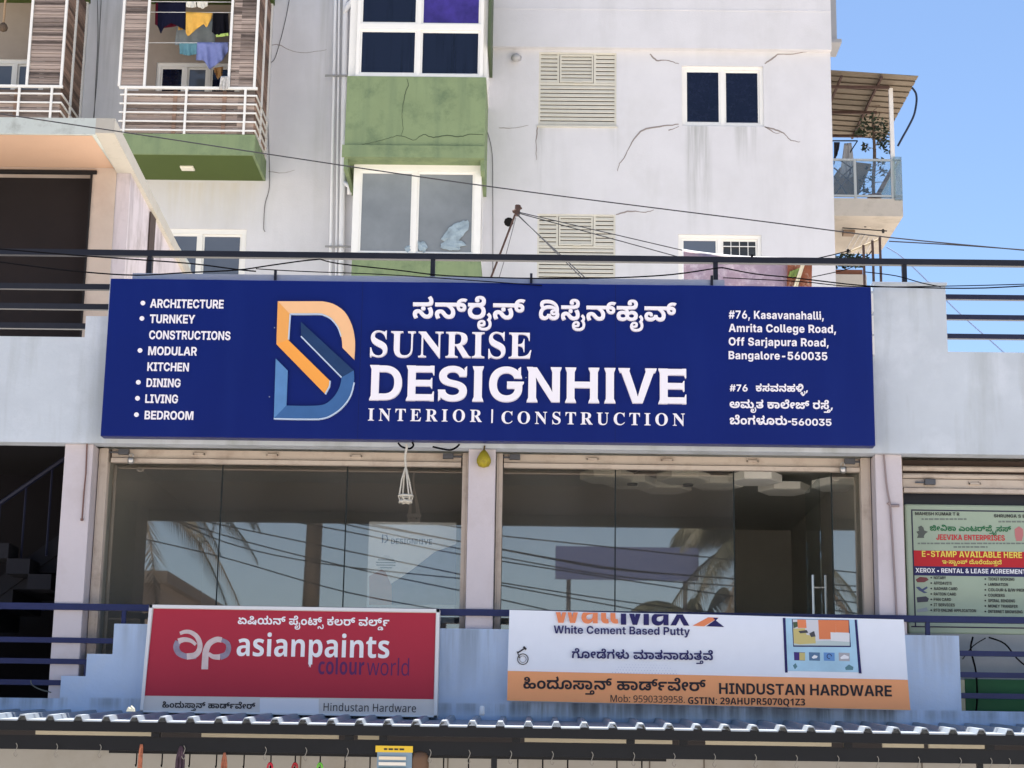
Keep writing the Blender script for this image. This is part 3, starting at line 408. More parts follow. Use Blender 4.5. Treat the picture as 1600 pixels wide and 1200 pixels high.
75:(187,[[-188,-422,-147,0,-203,52,-103,89,0,55,1,51,83,78,151,44,100,0,93,0,111,-34,51,-52,0,-29,1,-61,-141,-52,-132,0,-41,0,-115,14,-30,9,10,76,33,-11,81,-11,38,0,53,0,61,16,0,21,1,16,-37,19,-40,0,-33,0,-61,-19,-37,-40,0,-32,0,-10,1,-40,127,-60,148,0,87,0,155,26,97,62,0,52,1,46,-71,78,-62,30,53,20,65,43,0,25,1,23,-55,46,-60,23,144,71,97,-40,85,-71,0,-44,1,-39,-57,-52,-34,-13,-22,28,59,-31,69,-92,0,-56,1,-70,-123,-101,-239,-53]]),
201:(1134,[[1036,-12,-103,0,-159,32,-135,62,-68,44,-29,20,-41,25,-35,11,-22,0,-43,0,-45,-28,0,-21,1,-28,45,-47,38,-30,-254,-52,-49,33,-67,92,0,37,1,50,85,76,165,43,120,0,73,0,127,-23,123,-52,66,-44,33,-21,69,-33,77,-19,44,0,71,0,75,43,0,41,1,32,-51,78,-54,37,260,53,71,-47,69,-106,0,-54,1,-100,-221,-104],[778,268,-75,0,-79,42,0,31,1,32,87,43,70,0,71,0,87,-43,0,-32,1,-31,-83,-42],[60,426,0,126,1138,0,0,-126],[1906,244,-171,0,-197,105,0,98,0,12,1,83,117,111,211,56,138,0,101,0,143,-17,50,-13,-124,-93,-35,8,-75,10,-52,0,-55,0,-103,-24,-63,-61,0,-55,0,-39,1,-35,55,-46,66,0,35,0,49,18,0,20,1,11,-17,17,-16,4,-17,6,-55,6,-46,0,-638,0,0,126,614,0,109,0,163,-20,62,-28,47,-21,49,-56,0,-37,1,-73,-181,-73]]),
3:(288,[]),
216:(837,[[456,-12,-115,0,-173,50,-93,102,0,77,1,79,121,124,209,87,271,45,152,0,141,0,219,-31,163,-52,54,-34,120,-112,-32,-82,-55,-28,-135,-44,-100,0,-69,0,-125,25,-75,51,0,37,1,55,151,55,118,0,53,0,95,-15,38,-11,107,-22,131,-99,0,-65,1,-63,-119,-86,-191,-43,-110,0,-145,0,-199,57,-76,58,128,8,-67,-48,-135,-54,-145,-21],[516,115,77,0,89,54,10,43,262,0,13,-49,101,-48,90,0,45,0,85,14,57,39,0,37,1,29,-25,49,-61,30,-52,0,-29,0,-39,-13,0,-14,1,-16,51,-13,32,0,31,0,53,11,33,27,0,22,1,23,-43,39,-101,30,-169,17,-128,0,-54,0,-107,0,-171,-29,-119,-53,-61,-77,0,-48,1,-54,81,-50],[668,764,193,0,295,-41,142,-55,77,-28,127,-90,75,-109,0,-57,1,-43,-15,-66,-22,-27,-242,188,72,15,-41,38,-111,64,-72,24,-95,31,-215,31,-150,0,-99,0,-113,-18,-47,-31,0,-21,1,-15,25,-29,22,-13,-200,-69,-39,24,-51,51,-21,51,0,21,1,64,139,76,237,34]]),
270:(768,[[1036,-12,-103,0,-159,32,-135,62,-68,44,-29,20,-41,25,-35,11,-22,0,-43,0,-45,-28,0,-21,1,-28,45,-47,38,-30,-254,-52,-49,33,-67,92,0,37,1,50,85,76,165,43,120,0,73,0,127,-23,123,-52,66,-44,33,-21,69,-33,77,-19,44,0,71,0,75,43,0,41,1,32,-51,78,-54,37,260,53,71,-47,69,-106,0,-54,1,-100,-221,-104],[778,268,-75,0,-79,42,0,31,1,32,87,43,70,0,71,0,87,-43,0,-32,1,-31,-83,-42],[60,426,0,126,832,0,123,0,111,15,28,13,25,12,19,30,0,17,1,29,-73,41,-70,0,-63,0,-91,-32,0,-30,1,-4,3,-11,2,-8,-68,54,17,11,45,8,18,0,49,0,71,-31,0,-25,1,-27,-73,-32,-76,0,-81,0,-89,49,0,41,1,35,83,63,163,39,120,0,131,0,179,-50,93,-86,0,-55,1,-46,-57,-67,-56,-26,-27,-12,-99,-25,-167,-16,-130,0]]),
271:(861,[[516,-12,-227,0,-225,103,0,88,1,85,229,107,214,0,81,0,107,-15,73,-28,24,-18,-38,-31,5,6,1,9,0,5,1,28,-33,48,-69,36,-113,21,-80,1,368,11,47,-7,77,-32,47,-46,0,-30,1,-12,-5,-25,-10,-13,-24,32,23,16,79,27,121,17,80,0,197,0,215,-106,0,-86,1,-85,-219,-106,-232,0,-97,0,-153,23,-109,42,-34,28,90,0,-33,-27,-107,-42,-147,-24],[536,105,97,0,93,40,0,34,1,37,-95,39,-86,0,-65,0,-83,-19,-39,-33,0,-23,1,-37,99,-38],[1182,105,97,0,93,40,0,34,1,25,-41,33,-79,18,-54,0,-99,0,-95,-43,0,-32,1,-37,99,-38],[64,426,0,126,1020,0,123,0,111,15,28,13,25,12,19,30,0,17,1,29,-73,41,-70,0,-63,0,-91,-32,0,-30,1,-4,3,-11,2,-8,-68,54,17,11,45,8,18,0,49,0,71,-31,0,-25,1,-27,-73,-32,-76,0,-81,0,-89,49,0,41,1,35,83,63,163,39,120,0,131,0,179,-50,93,-86,0,-55,1,-46,-57,-67,-56,-26,-27,-12,-99,-25,-167,-16,-130,0]]),
198:(1228,[[476,-12,-127,0,-187,46,-101,84,0,56,1,49,89,73,159,41,104,0,143,0,143,-58,0,-51,1,-16,-19,-34,-12,-11,-200,8,5,6,5,11,0,5,1,15,-33,17,-34,0,-37,0,-55,-25,0,-24,1,-31,109,-34,112,0,125,0,115,58,8,47,262,0,9,-55,103,-50,68,0,83,0,69,53,0,39,1,34,-47,65,-91,57,-127,47,-78,16,358,18,93,-32,125,-74,65,-86,0,-51,1,-79,-107,-93,-175,-41,-100,0,-99,0,-151,25,-117,51,-54,39,120,-2,-65,-40,-139,-50,-167,-23],[58,426,0,126,1330,0,0,-126],[2092,244,-171,0,-197,105,0,98,0,12,1,83,117,111,211,56,138,0,101,0,143,-17,50,-13,-124,-93,-35,8,-75,10,-52,0,-55,0,-103,-24,-63,-61,0,-55,0,-39,1,-35,55,-46,66,0,35,0,49,18,0,20,1,11,-17,17,-16,4,-17,6,-55,6,-46,0,-638,0,0,126,614,0,109,0,163,-20,62,-28,47,-21,49,-56,0,-37,1,-73,-181,-73]]),
23:(637,[[632,-12,-175,0,-229,44,-109,72,0,42,1,28,29,44,63,38,52,18,-24,-17,-162,-1,0,102,418,0,39,8,47,23,0,14,1,13,-29,23,-26,10,156,11,114,-11,21,-13,23,-23,0,-11,1,-14,-13,-22,-12,-8,398,0,0,-102,-168,1,-26,17,55,-15,71,-37,35,-45,0,-29,1,-43,-107,-73,-233,-44],[640,112,129,0,109,47,0,32,1,24,-53,36,-103,20,-78,0,-79,0,-103,-21,-49,-36,0,-23,1,-35,117,-44],[70,426,0,126,602,0,109,0,89,8,20,7,29,8,17,22,0,16,1,28,-55,52,-52,30,222,65,97,-60,71,-92,0,-50,1,-23,-33,-63,-52,-25,-55,-25,-173,-24,-158,0]]),
53:(863,[[476,-12,-127,0,-187,46,-101,84,0,56,1,49,89,73,159,41,104,0,143,0,143,-58,0,-51,1,-16,-19,-34,-12,-11,-200,8,5,6,5,11,0,5,1,15,-33,17,-34,0,-37,0,-55,-25,0,-24,1,-31,109,-34,112,0,125,0,115,58,8,47,262,0,9,-55,103,-50,68,0,83,0,69,53,0,39,1,34,-47,65,-91,57,-127,47,-78,16,356,21,93,-32,127,-75,65,-88,0,-51,1,-79,-107,-93,-175,-41,-100,0,-99,0,-151,25,-117,51,-54,39,120,-2,-65,-40,-139,-50,-167,-23],[58,426,0,126,1054,0,109,0,89,8,22,7,29,8,17,22,0,16,1,28,-57,52,-52,30,222,65,99,-60,71,-92,0,-50,1,-23,-35,-63,-52,-25,-55,-25,-173,-24,-158,0]]),
42:(770,[[1036,-12,-103,0,-159,32,-135,62,-68,44,-29,20,-41,25,-35,11,-22,0,-43,0,-45,-28,0,-21,1,-28,45,-47,38,-30,-254,-52,-49,33,-67,92,0,37,1,50,85,76,165,43,120,0,109,0,173,-45,92,-61,45,-28,75,-39,77,-19,42,0,71,0,73,47,0,44,1,47,-85,84,-153,67,-106,22,-770,0,0,126,866,0,109,0,89,8,22,7,27,8,17,22,0,16,1,28,-55,52,-52,30,222,65,97,-60,71,-92,0,-50,1,-23,-33,-63,-54,-25,-55,-25,-135,-18,-88,-4,-48,0,134,19,95,-32,127,-75,65,-88,0,-51,1,-107,-221,-106]]),
57:(861,[[516,-12,-227,0,-225,103,0,88,1,85,229,107,214,0,81,0,107,-15,73,-28,24,-18,-38,-31,5,6,1,9,0,5,1,28,-33,48,-69,36,-113,21,-80,1,368,11,47,-7,77,-32,47,-46,0,-30,1,-12,-5,-25,-10,-13,-24,32,23,16,79,27,121,17,80,0,197,0,215,-106,0,-86,1,-85,-219,-106,-232,0,-97,0,-153,23,-109,42,-34,28,90,0,-33,-27,-107,-42,-147,-24],[536,105,97,0,93,40,0,34,1,37,-95,39,-86,0,-65,0,-83,-19,-39,-33,0,-23,1,-37,99,-38],[1182,105,97,0,93,40,0,34,1,25,-41,33,-79,18,-54,0,-99,0,-95,-43,0,-32,1,-37,99,-38],[64,426,0,126,1056,0,109,0,89,8,20,7,29,8,17,22,0,16,1,28,-55,52,-52,30,222,65,99,-60,69,-92,0,-50,1,-23,-33,-63,-54,-25,-55,-25,-173,-24,-158,0]]),
232:(799,[[778,-12,-99,0,-167,24,-101,49,0,38,1,23,47,41,44,20,56,-33,-155,10,-225,61,-119,95,0,59,1,54,97,85,185,49,128,0,87,0,143,-31,87,-62,0,-48,1,-41,-65,-65,-143,-37,-114,0,-85,0,-147,21,-40,13,14,79,41,-11,93,-14,56,0,87,0,69,28,0,22,1,20,-49,20,-40,0,-67,0,-83,-43,0,-36,1,-27,39,-44,103,-32,197,-18,156,-1,169,5,201,54,87,87,0,53,1,45,-37,83,-75,66,-117,39,-82,0,-47,0,-55,-21,0,-20,1,-21,63,-19,44,0,65,0,75,41,8,34,216,-7,-23,-61,-111,-76,-161,-35,-96,0,-71,0,-123,19,-91,36,-51,54,0,35,1,67,195,81,170,0,157,0,233,-57,157,-96,77,-120,0,-63,1,-78,-93,-113,-153,-75,-179,-39,-86,-5,56,39,41,-18,45,-40,0,-30,1,-50,-193,-62],[786,86,53,0,61,16,0,19,1,14,-61,20,-52,2,-49,-2,-61,-20,0,-14,1,-15,59,-20]]),
125:(141,[[-146,-406,-99,0,-143,35,0,36,1,15,29,25,30,13,42,-17,-123,5,-147,42,-65,63,0,34,1,32,61,55,123,35,90,0,65,0,101,-24,57,-43,0,-29,1,-34,-103,-51,-124,0,-53,0,-87,17,-26,7,10,46,25,-7,65,-8,36,0,55,0,41,18,0,11,1,11,-31,12,-28,0,-43,0,-59,-25,0,-23,1,-18,27,-26,71,-18,129,-9,100,0,125,4,153,45,0,51,1,32,-59,84,-68,47,178,42,73,-49,79,-112,0,-43,1,-46,-59,-65,-95,-40,-113,-21,-54,-3,42,22,27,-11,31,-27,0,-18,1,-32,-125,-40],[-142,-338,35,0,41,9,0,11,1,8,-39,14,-34,1,-33,-1,-41,-13,0,-9,1,-9,39,-11]]),
415:(319,[[494,128,14,-12,-15,-35,-57,-86,-65,-86,-34,-36,-214,0,21,40,39,91,35,89,8,35]]),
9:(957,[[942,118,197,0,275,42,145,95,0,79,1,29,-31,53,-69,34,-56,0,-35,0,-57,-24,0,-29,1,-22,45,-33,69,-22,36,-7,0,-104,-576,0,0,109,270,0,-27,14,-43,33,-23,37,0,18,1,40,69,64,151,39,124,0,145,0,207,-60,109,-105,0,-67,1,-121,-219,-151,-405,-71,-284,0,-289,0,-389,83,-195,146,0,94,1,81,127,112,221,59,140,0,105,0,151,-42,83,-74,0,-48,1,-49,-83,-71,-165,-39,-122,0,-77,0,-125,23,-91,34,-30,16,50,103,17,-13,59,-32,85,-24,58,0,95,0,87,34,0,25,1,24,-55,26,-42,0,-89,0,-101,-73,0,-68,0,-8,1,-33,63,-67,139,-56,231,-33]]),
47:(1225,[[476,-12,-127,0,-187,46,-101,84,0,56,1,49,89,73,159,41,104,0,143,0,143,-58,0,-51,1,-16,-19,-34,-12,-11,-200,8,5,6,5,11,0,5,1,15,-33,17,-34,0,-37,0,-55,-25,0,-24,1,-31,109,-34,112,0,125,0,115,58,8,47,262,0,9,-55,103,-50,68,0,83,0,69,53,0,39,1,34,-47,65,-91,57,-127,47,-78,16,356,21,93,-32,127,-75,65,-88,0,-51,1,-79,-107,-93,-175,-41,-100,0,-99,0,-151,25,-117,51,-54,39,120,-2,-65,-40,-139,-50,-167,-23],[58,426,0,126,1054,0,109,0,89,8,22,7,29,8,17,22,0,16,1,28,-57,52,-52,30,222,65,99,-60,71,-92,0,-50,1,-23,-35,-63,-52,-25,-55,-25,-173,-24,-158,0],[1906,-12,-163,0,-245,73,-118,63,168,92,65,-46,147,-55,102,0,113,0,121,62,0,55,1,52,-85,78,-149,58,-96,22,152,123,137,-32,213,-95,125,-128,0,-80,1,-73,-103,-109,-211,-60]]),
65:(141,[[-202,-422,-139,0,-197,52,-103,89,0,55,1,51,83,78,151,44,100,0,93,0,111,-34,51,-52,0,-29,1,-61,-141,-52,-132,0,-41,0,-115,14,-30,9,10,76,33,-11,81,-11,38,0,53,0,61,16,0,21,1,16,-37,19,-40,0,-33,0,-61,-19,-37,-40,0,-32,0,-7,1,-43,127,-60,134,0,85,0,153,28,97,76,0,71,1,53,-63,102,-52,42,176,40,47,-36,63,-76,35,-79,0,-41,1,-134,-271,-135]]),
38:(686,[[706,-12,-179,0,-245,35,-149,62,-65,84,0,49,1,8,5,31,8,17,278,-17,-1,-6,-1,-12,0,-4,1,-21,23,-43,71,-36,141,-22,120,0,97,0,133,16,77,29,35,36,0,21,1,17,-23,28,-22,11,-5,4,-13,5,-6,3,-31,11,-81,9,-44,0,-57,0,-39,-16,0,-9,1,-11,45,-13,38,0,37,0,63,15,37,34,0,26,1,36,-51,46,-79,28,-46,8,252,43,81,-27,111,-74,2,-53,1,-3,-1,-14,0,-3,-48,-36,-31,-32,-91,-53,-143,-32,-114,0,-151,0,-143,66,0,48,1,30,63,52,139,33,112,0,71,0,111,-10,66,-16,9,-1,9,6,11,7,6,-1,125,-22,125,-94,0,-59,1,-55,-85,-81,-159,-53,-219,-25],[68,426,0,126,696,0,109,0,89,8,20,7,29,8,17,22,0,16,1,28,-55,52,-52,30,220,65,99,-60,71,-92,0,-50,1,-23,-33,-63,-54,-25,-55,-25,-173,-24,-158,0]]),
134:(637,[[632,-12,-175,0,-229,44,-109,72,0,42,1,28,29,44,63,38,52,18,-24,-17,-162,-1,0,102,418,0,39,8,47,23,0,14,1,13,-29,23,-26,10,156,11,114,-11,21,-13,23,-23,0,-11,1,-14,-13,-22,-12,-8,398,0,0,-102,-168,1,-26,17,55,-15,71,-37,35,-45,0,-29,1,-43,-107,-73,-233,-44],[640,112,129,0,109,47,0,32,1,24,-53,36,-103,20,-78,0,-79,0,-103,-21,-49,-36,0,-23,1,-35,117,-44],[70,426,0,126,858,0,0,-126]]),
60:(506,[[940,247,1,-82,-119,-116,-219,-61,-150,0,-133,0,-187,44,-95,80,0,55,1,42,65,64,119,37,80,0,101,0,97,-45,0,-35,1,-32,-67,-39,-62,0,-35,0,-77,16,-16,22,26,9,-1,-4,-3,-15,0,-7,1,-25,75,-48,92,0,79,0,105,33,55,63,0,44,1,45,-51,66,-52,21,-35,16,-93,20,-147,11,-118,0,-652,0,0,126,706,0,155,0,215,-19,151,-38,58,-28,83,-39,77,-109]]),
265:(840,[[858,-12,-257,0,-353,83,-181,146,0,94,1,80,127,112,223,60,142,0,111,0,155,-40,81,-72,0,-50,1,-46,-81,-73,-161,-42,-124,0,-85,0,-129,23,-93,34,-32,16,48,104,23,-18,61,-32,83,-20,54,0,95,0,87,33,0,25,1,25,-55,26,-44,0,-49,0,-87,-28,-53,-64,0,-55,1,-52,109,-88,225,-52,176,0,153,0,213,39,111,74,0,52,1,53,-145,85,-114,22,138,91,123,-28,187,-65,107,-91,0,-65,1,-81,-153,-135,-331,-80],[964,426,0,126,78,0,123,0,111,15,28,13,25,12,19,30,0,17,1,29,-73,41,-70,0,-63,0,-91,-32,0,-30,1,-4,3,-11,2,-8,-68,54,17,11,45,8,18,0,49,0,71,-31,0,-25,1,-27,-73,-32,-76,0,-81,0,-89,49,0,41,1,35,83,63,163,39,120,0,131,0,179,-50,93,-86,0,-55,1,-46,-57,-67,-56,-26,-27,-12,-99,-25,-167,-16,-130,0]]),
74:(479,[[910,399,1,-49,-87,-71,-165,-39,-118,0,-133,0,-169,48,-46,25,50,103,23,-17,59,-32,83,-20,54,0,93,0,89,34,0,25,1,24,-55,26,-42,0,-53,0,-87,-27,-49,-55,0,-42,0,-11,1,-59,93,-80,149,-52,82,-19,-150,-123,-135,35,-205,93,-111,122,0,75,1,79,121,111,219,60,144,0,119,0,165,-42,85,-74]]),
175:(1230,[[1236,-12,-139,0,-193,58,-82,62,130,5,-71,-53,-153,-54,-165,-18,-92,0,-121,0,-163,43,-81,69,0,39,1,45,57,65,139,59,118,35,71,21,67,33,0,20,1,11,-21,16,-45,9,-38,0,-61,0,-53,-26,0,-20,1,-12,17,-27,10,-10,-242,-44,-25,21,-33,58,0,28,1,41,85,64,179,37,140,0,147,0,167,-43,71,-65,0,-33,1,-38,-55,-58,-131,-56,-114,-35,-85,-26,-53,-30,0,-20,1,-22,67,-22,68,0,107,0,117,58,6,47,262,0,13,-55,105,-50,92,0,83,0,85,38,0,32,1,21,-19,41,-28,16,256,57,45,-29,41,-77,0,-40,1,-58,-99,-83,-195,-45],[1140,291,-131,0,-177,32,-111,51,-38,28,-36,61,112,47,71,-56,173,-55,104,0,47,0,59,20,0,19,1,10,-9,14,-10,7,254,44,27,-23,21,-39,0,-19,1,-43,-67,-63,-151,-35],[1036,430,0,122,430,0,-26,-122],[2098,244,-171,0,-197,105,0,98,0,12,1,83,117,111,211,56,138,0,101,0,143,-17,50,-13,-124,-93,-35,8,-75,10,-52,0,-55,0,-103,-24,-63,-61,0,-55,0,-39,1,-35,55,-46,66,0,35,0,49,18,0,20,1,11,-17,17,-16,4,-17,6,-55,6,-46,0,-638,0,0,126,614,0,109,0,163,-20,62,-28,47,-21,49,-56,0,-37,1,-73,-181,-73]]),
49:(692,[[692,-12,-187,0,-277,59,-153,115,0,82,1,47,59,78,123,60,96,21,44,-24,-320,0,0,126,700,0,109,0,89,8,22,7,27,8,19,22,0,16,1,28,-57,52,-52,30,222,65,99,-60,69,-92,0,-51,1,-26,-33,-55,-42,-23,-29,-16,-87,-24,-62,-6,42,12,77,-23,95,-60,45,-74,0,-46,1,-79,-143,-115,-277,-62],[694,118,111,0,145,42,73,69,0,42,1,48,-77,69,-143,38,-104,0,-105,0,-147,-41,-75,-70,0,-44,1,-73,179,-80]]),
111:(46,[[198,-175,1,-40,-51,-51,-46,-18,-57,-24,-167,-16,-132,0,-698,0,0,98,630,0,-46,-12,-7,14,-11,32,0,21,1,31,65,59,133,40,104,0,149,0,143,-78],[-204,-185,1,-16,15,-27,10,-11,-40,13,76,0,75,0,81,23,0,30,1,20,-49,27,-54,0,-53,0,-55,-34]]),
260:(896,[[466,-12,-121,0,-163,43,-81,69,0,39,1,45,57,65,139,59,118,35,71,21,67,33,0,20,1,11,-21,16,-45,9,-38,0,-61,0,-53,-26,0,-20,1,-12,17,-27,10,-10,-242,-44,-25,21,-33,58,0,28,1,41,85,64,179,37,140,0,147,0,167,-43,71,-65,0,-33,1,-38,-55,-58,-131,-56,-114,-35,-85,-26,-53,-30,0,-20,1,-22,67,-22,68,0,107,0,117,58,6,47,262,0,9,-55,119,-50,82,0,101,0,105,62,0,55,1,50,-83,78,-149,60,-96,22,140,89,137,-31,219,-85,131,-113,0,-75,1,-70,-99,-108,-209,-61,-166,0,-95,0,-145,23,-121,54,-64,44,134,4,-71,-53,-153,-54,-165,-18],[1002,426,0,126,142,0,123,0,111,15,28,13,25,12,19,30,0,17,1,29,-73,41,-70,0,-63,0,-91,-32,0,-30,1,-4,3,-11,2,-8,-68,54,17,11,45,8,18,0,49,0,71,-31,0,-25,1,-27,-73,-32,-76,0,-81,0,-89,49,0,41,1,35,83,63,163,39,120,0,131,0,179,-50,93,-86,0,-55,1,-46,-57,-67,-56,-26,-27,-12,-99,-25,-167,-16,-130,0]]),
6:(608,[[600,-12,-157,0,-241,61,-135,118,0,84,1,78,125,119,245,68,178,0,183,0,241,-70,121,-120,0,-75,1,-80,-129,-118,-245,-65],[604,112,133,0,125,80,0,61,1,66,-129,77,-118,0,-89,0,-111,-38,-53,-63,0,-40,1,-66,133,-77]]),
25:(701,[[702,426,-71,0,-101,-35,-67,-61,-22,-40,-11,-22,-17,-58,-7,-76,0,-51,0,-83,-308,0,0,112,1,76,51,131,133,101,122,28,56,-22,-368,0,0,126,686,0,109,0,89,8,20,7,29,8,17,22,0,16,1,28,-57,52,-52,30,222,65,99,-60,71,-91,0,-52,1,-31,-47,-64,-119,-48,-112,-9,30,8,115,-40,107,-102,31,-119,0,-66,0,-114,-308,0,0,80,1,58,-9,81,-17,59,-16,23,-37,58,-121,67]]),
52:(770,[[778,-12,-99,0,-167,24,-101,49,0,38,1,23,47,41,44,20,56,-33,-155,10,-225,61,-119,95,0,59,1,54,97,85,185,49,128,0,87,0,143,-31,87,-62,0,-48,1,-41,-65,-65,-143,-37,-114,0,-85,0,-147,21,-40,13,14,79,41,-11,93,-14,56,0,87,0,69,28,0,22,1,20,-49,20,-40,0,-67,0,-83,-43,0,-36,1,-27,39,-44,103,-32,197,-18,156,-1,207,2,201,49,0,44,1,29,-89,37,-74,9,-128,0,0,126,50,0,109,0,89,8,22,7,29,8,17,22,0,16,1,28,-57,52,-52,30,222,65,99,-60,71,-92,0,-51,1,-49,-97,-74,-94,-18,-2,18,53,-10,87,-37,51,-50,0,-32,1,-45,-75,-64,-131,-44,-165,-25,-88,-5,58,38,41,-18,45,-40,0,-30,1,-50,-193,-62],[786,86,53,0,61,16,0,19,1,14,-61,20,-52,2,-49,-2,-61,-20,0,-14,1,-15,59,-20]]),
281:(826,[[178,-12,-109,0,-179,35,-145,60,-113,75,-44,39,256,63,47,-43,99,-65,107,-37,58,0,65,0,77,30,0,37,1,29,-5,44,-5,40,0,22,1,80,153,109,279,57,184,0,181,0,263,-50,171,-88,83,-114,0,-64,1,-82,-119,-116,-217,-61,-150,0,-129,0,-187,44,-99,80,0,55,1,42,65,64,119,37,80,0,101,0,97,-45,0,-35,1,-32,-67,-39,-60,0,-37,0,-75,16,-18,22,28,9,-1,-4,-5,-15,0,-7,1,-25,77,-48,92,0,75,0,105,33,55,62,0,45,1,52,-87,87,-175,52,-134,0,-93,0,-149,-29,-85,-63,0,-52,1,-23,5,-41,5,-44,0,-30,1,-63,-101,-74,-177,-31]]),
63:(362,[[180,-12,-163,0,-245,73,-118,63,168,92,65,-46,147,-55,102,0,113,0,121,62,0,55,1,52,-85,78,-149,58,-96,22,152,123,137,-32,213,-95,125,-128,0,-80,1,-73,-103,-109,-211,-60]]),
416:(335,[[74,222,0,122,524,0,0,-122]]),
18:(854,[[1252,-12,-95,0,-147,26,-119,51,-52,39,122,-3,-67,-40,-137,-50,-169,-23,-116,0,-125,0,-187,46,-103,84,0,56,1,49,91,73,159,41,104,0,141,0,143,-58,0,-51,1,-16,-17,-34,-12,-11,-200,8,5,6,3,11,0,5,1,15,-33,17,-34,0,-37,0,-55,-25,0,-24,1,-31,109,-34,114,0,125,0,113,58,8,47,262,0,9,-55,99,-50,68,0,95,0,61,57,0,41,1,53,-79,76,-135,53,-167,34,-88,10,98,44,-55,-62,-207,-52,-130,0,-67,0,-143,18,-123,44,-79,79,-4,60,290,13,5,-60,77,-41,56,0,63,0,79,43,20,58,261,-15,347,-73,203,-104,87,-119,0,-60,1,-82,-107,-99,-177,-43]]),
235:(874,[[466,-12,-125,0,-187,46,-103,84,0,56,1,49,91,73,159,41,104,0,141,0,143,-58,0,-51,1,-16,-19,-34,-12,-11,-198,8,5,6,3,11,0,5,1,15,-33,17,-34,0,-37,0,-55,-25,0,-24,1,-31,109,-34,114,0,125,0,113,58,8,47,262,0,9,-55,109,-53,86,0,67,0,75,25,33,38,0,19,1,35,-53,78,-60,39,262,53,71,-47,69,-107,0,-59,1,-65,-111,-86,-84,-22,-31,-8,-67,-11,-71,-6,-36,0,-111,0,-157,25,-117,50,-54,38,118,0,-67,-40,-137,-50,-167,-23],[1460,-65,-112,82,-10,20,-304,220,170,53,304,-225,34,-12,106,-77],[774,347,-93,0,-177,15,-68,13,92,83,45,-10,117,-10,56,0,71,0,91,18,45,40,0,31,0,10,1,25,-43,46,-79,30,-54,0,-37,0,-61,-18,0,-20,1,-14,33,-17,51,-7,24,0,71,0,103,38,40,34,78,-86,-43,-20,-85,-34,-109,-21,-82,0,-99,0,-143,29,-75,56,0,38,1,59,187,74,160,0,135,0,185,-56,97,-89,0,-51,1,-62,-99,-83,-181,-41]]),
48:(1384,[[662,-12,-169,0,-227,52,-135,87,-57,105,0,52,1,79,135,126,261,74,190,0,167,0,225,-52,135,-87,61,-104,0,-52,1,-83,-137,-127,-257,-70],[656,118,89,0,131,32,73,67,0,50,1,49,-65,76,-129,44,-98,0,-85,0,-129,-32,-73,-68,0,-54,1,-48,73,-74,133,-42],[1494,-12,-153,0,-237,63,-98,52,108,130,77,-57,153,-61,106,0,111,0,121,62,0,55,1,52,-85,78,-147,58,-96,22,128,89,137,-32,225,-84,135,-112,0,-73,1,-54,-57,-88,-117,-65,-177,-35],[2224,-12,-151,0,-241,66,-96,53,108,126,77,-57,153,-61,106,0,113,0,121,62,0,55,1,52,-85,78,-149,58,-96,22,152,123,137,-32,213,-95,125,-128,0,-80,1,-73,-103,-109,-211,-60],[1968,586,1,-23,-33,-63,-52,-24,-55,-26,-173,-24,-158,0,-244,0,0,126,178,0,109,0,89,8,20,7,29,8,17,22,0,16,1,28,-55,52,-52,30,222,65,97,-60,71,-92]]),
258:(861,[[476,-12,-127,0,-187,46,-101,84,0,56,1,49,89,73,159,41,104,0,143,0,143,-58,0,-51,1,-16,-19,-34,-12,-11,-200,8,5,6,5,11,0,5,1,15,-33,17,-34,0,-37,0,-55,-25,0,-24,1,-31,109,-34,112,0,125,0,115,58,8,47,262,0,9,-55,103,-50,68,0,61,0,65,25,27,37,0,19,1,35,-51,78,-56,37,262,53,71,-47,69,-107,0,-59,1,-68,-105,-88,-175,-42,-104,0,-99,0,-151,25,-117,51,-52,39,120,-2,-65,-40,-139,-50,-167,-23],[890,261,-73,0,-79,42,0,31,1,32,85,43,70,0,71,0,89,-43,0,-32,1,-31,-83,-42],[58,426,0,126,1020,0,123,0,111,15,28,13,25,12,19,30,0,17,1,29,-73,41,-70,0,-63,0,-91,-32,0,-30,1,-4,3,-11,2,-8,-68,54,17,11,45,8,18,0,49,0,71,-31,0,-25,1,-27,-73,-32,-76,0,-81,0,-89,49,0,41,1,35,83,63,163,39,120,0,131,0,179,-50,93,-86,0,-55,1,-46,-57,-67,-56,-26,-27,-12,-99,-25,-167,-16,-130,0]]),
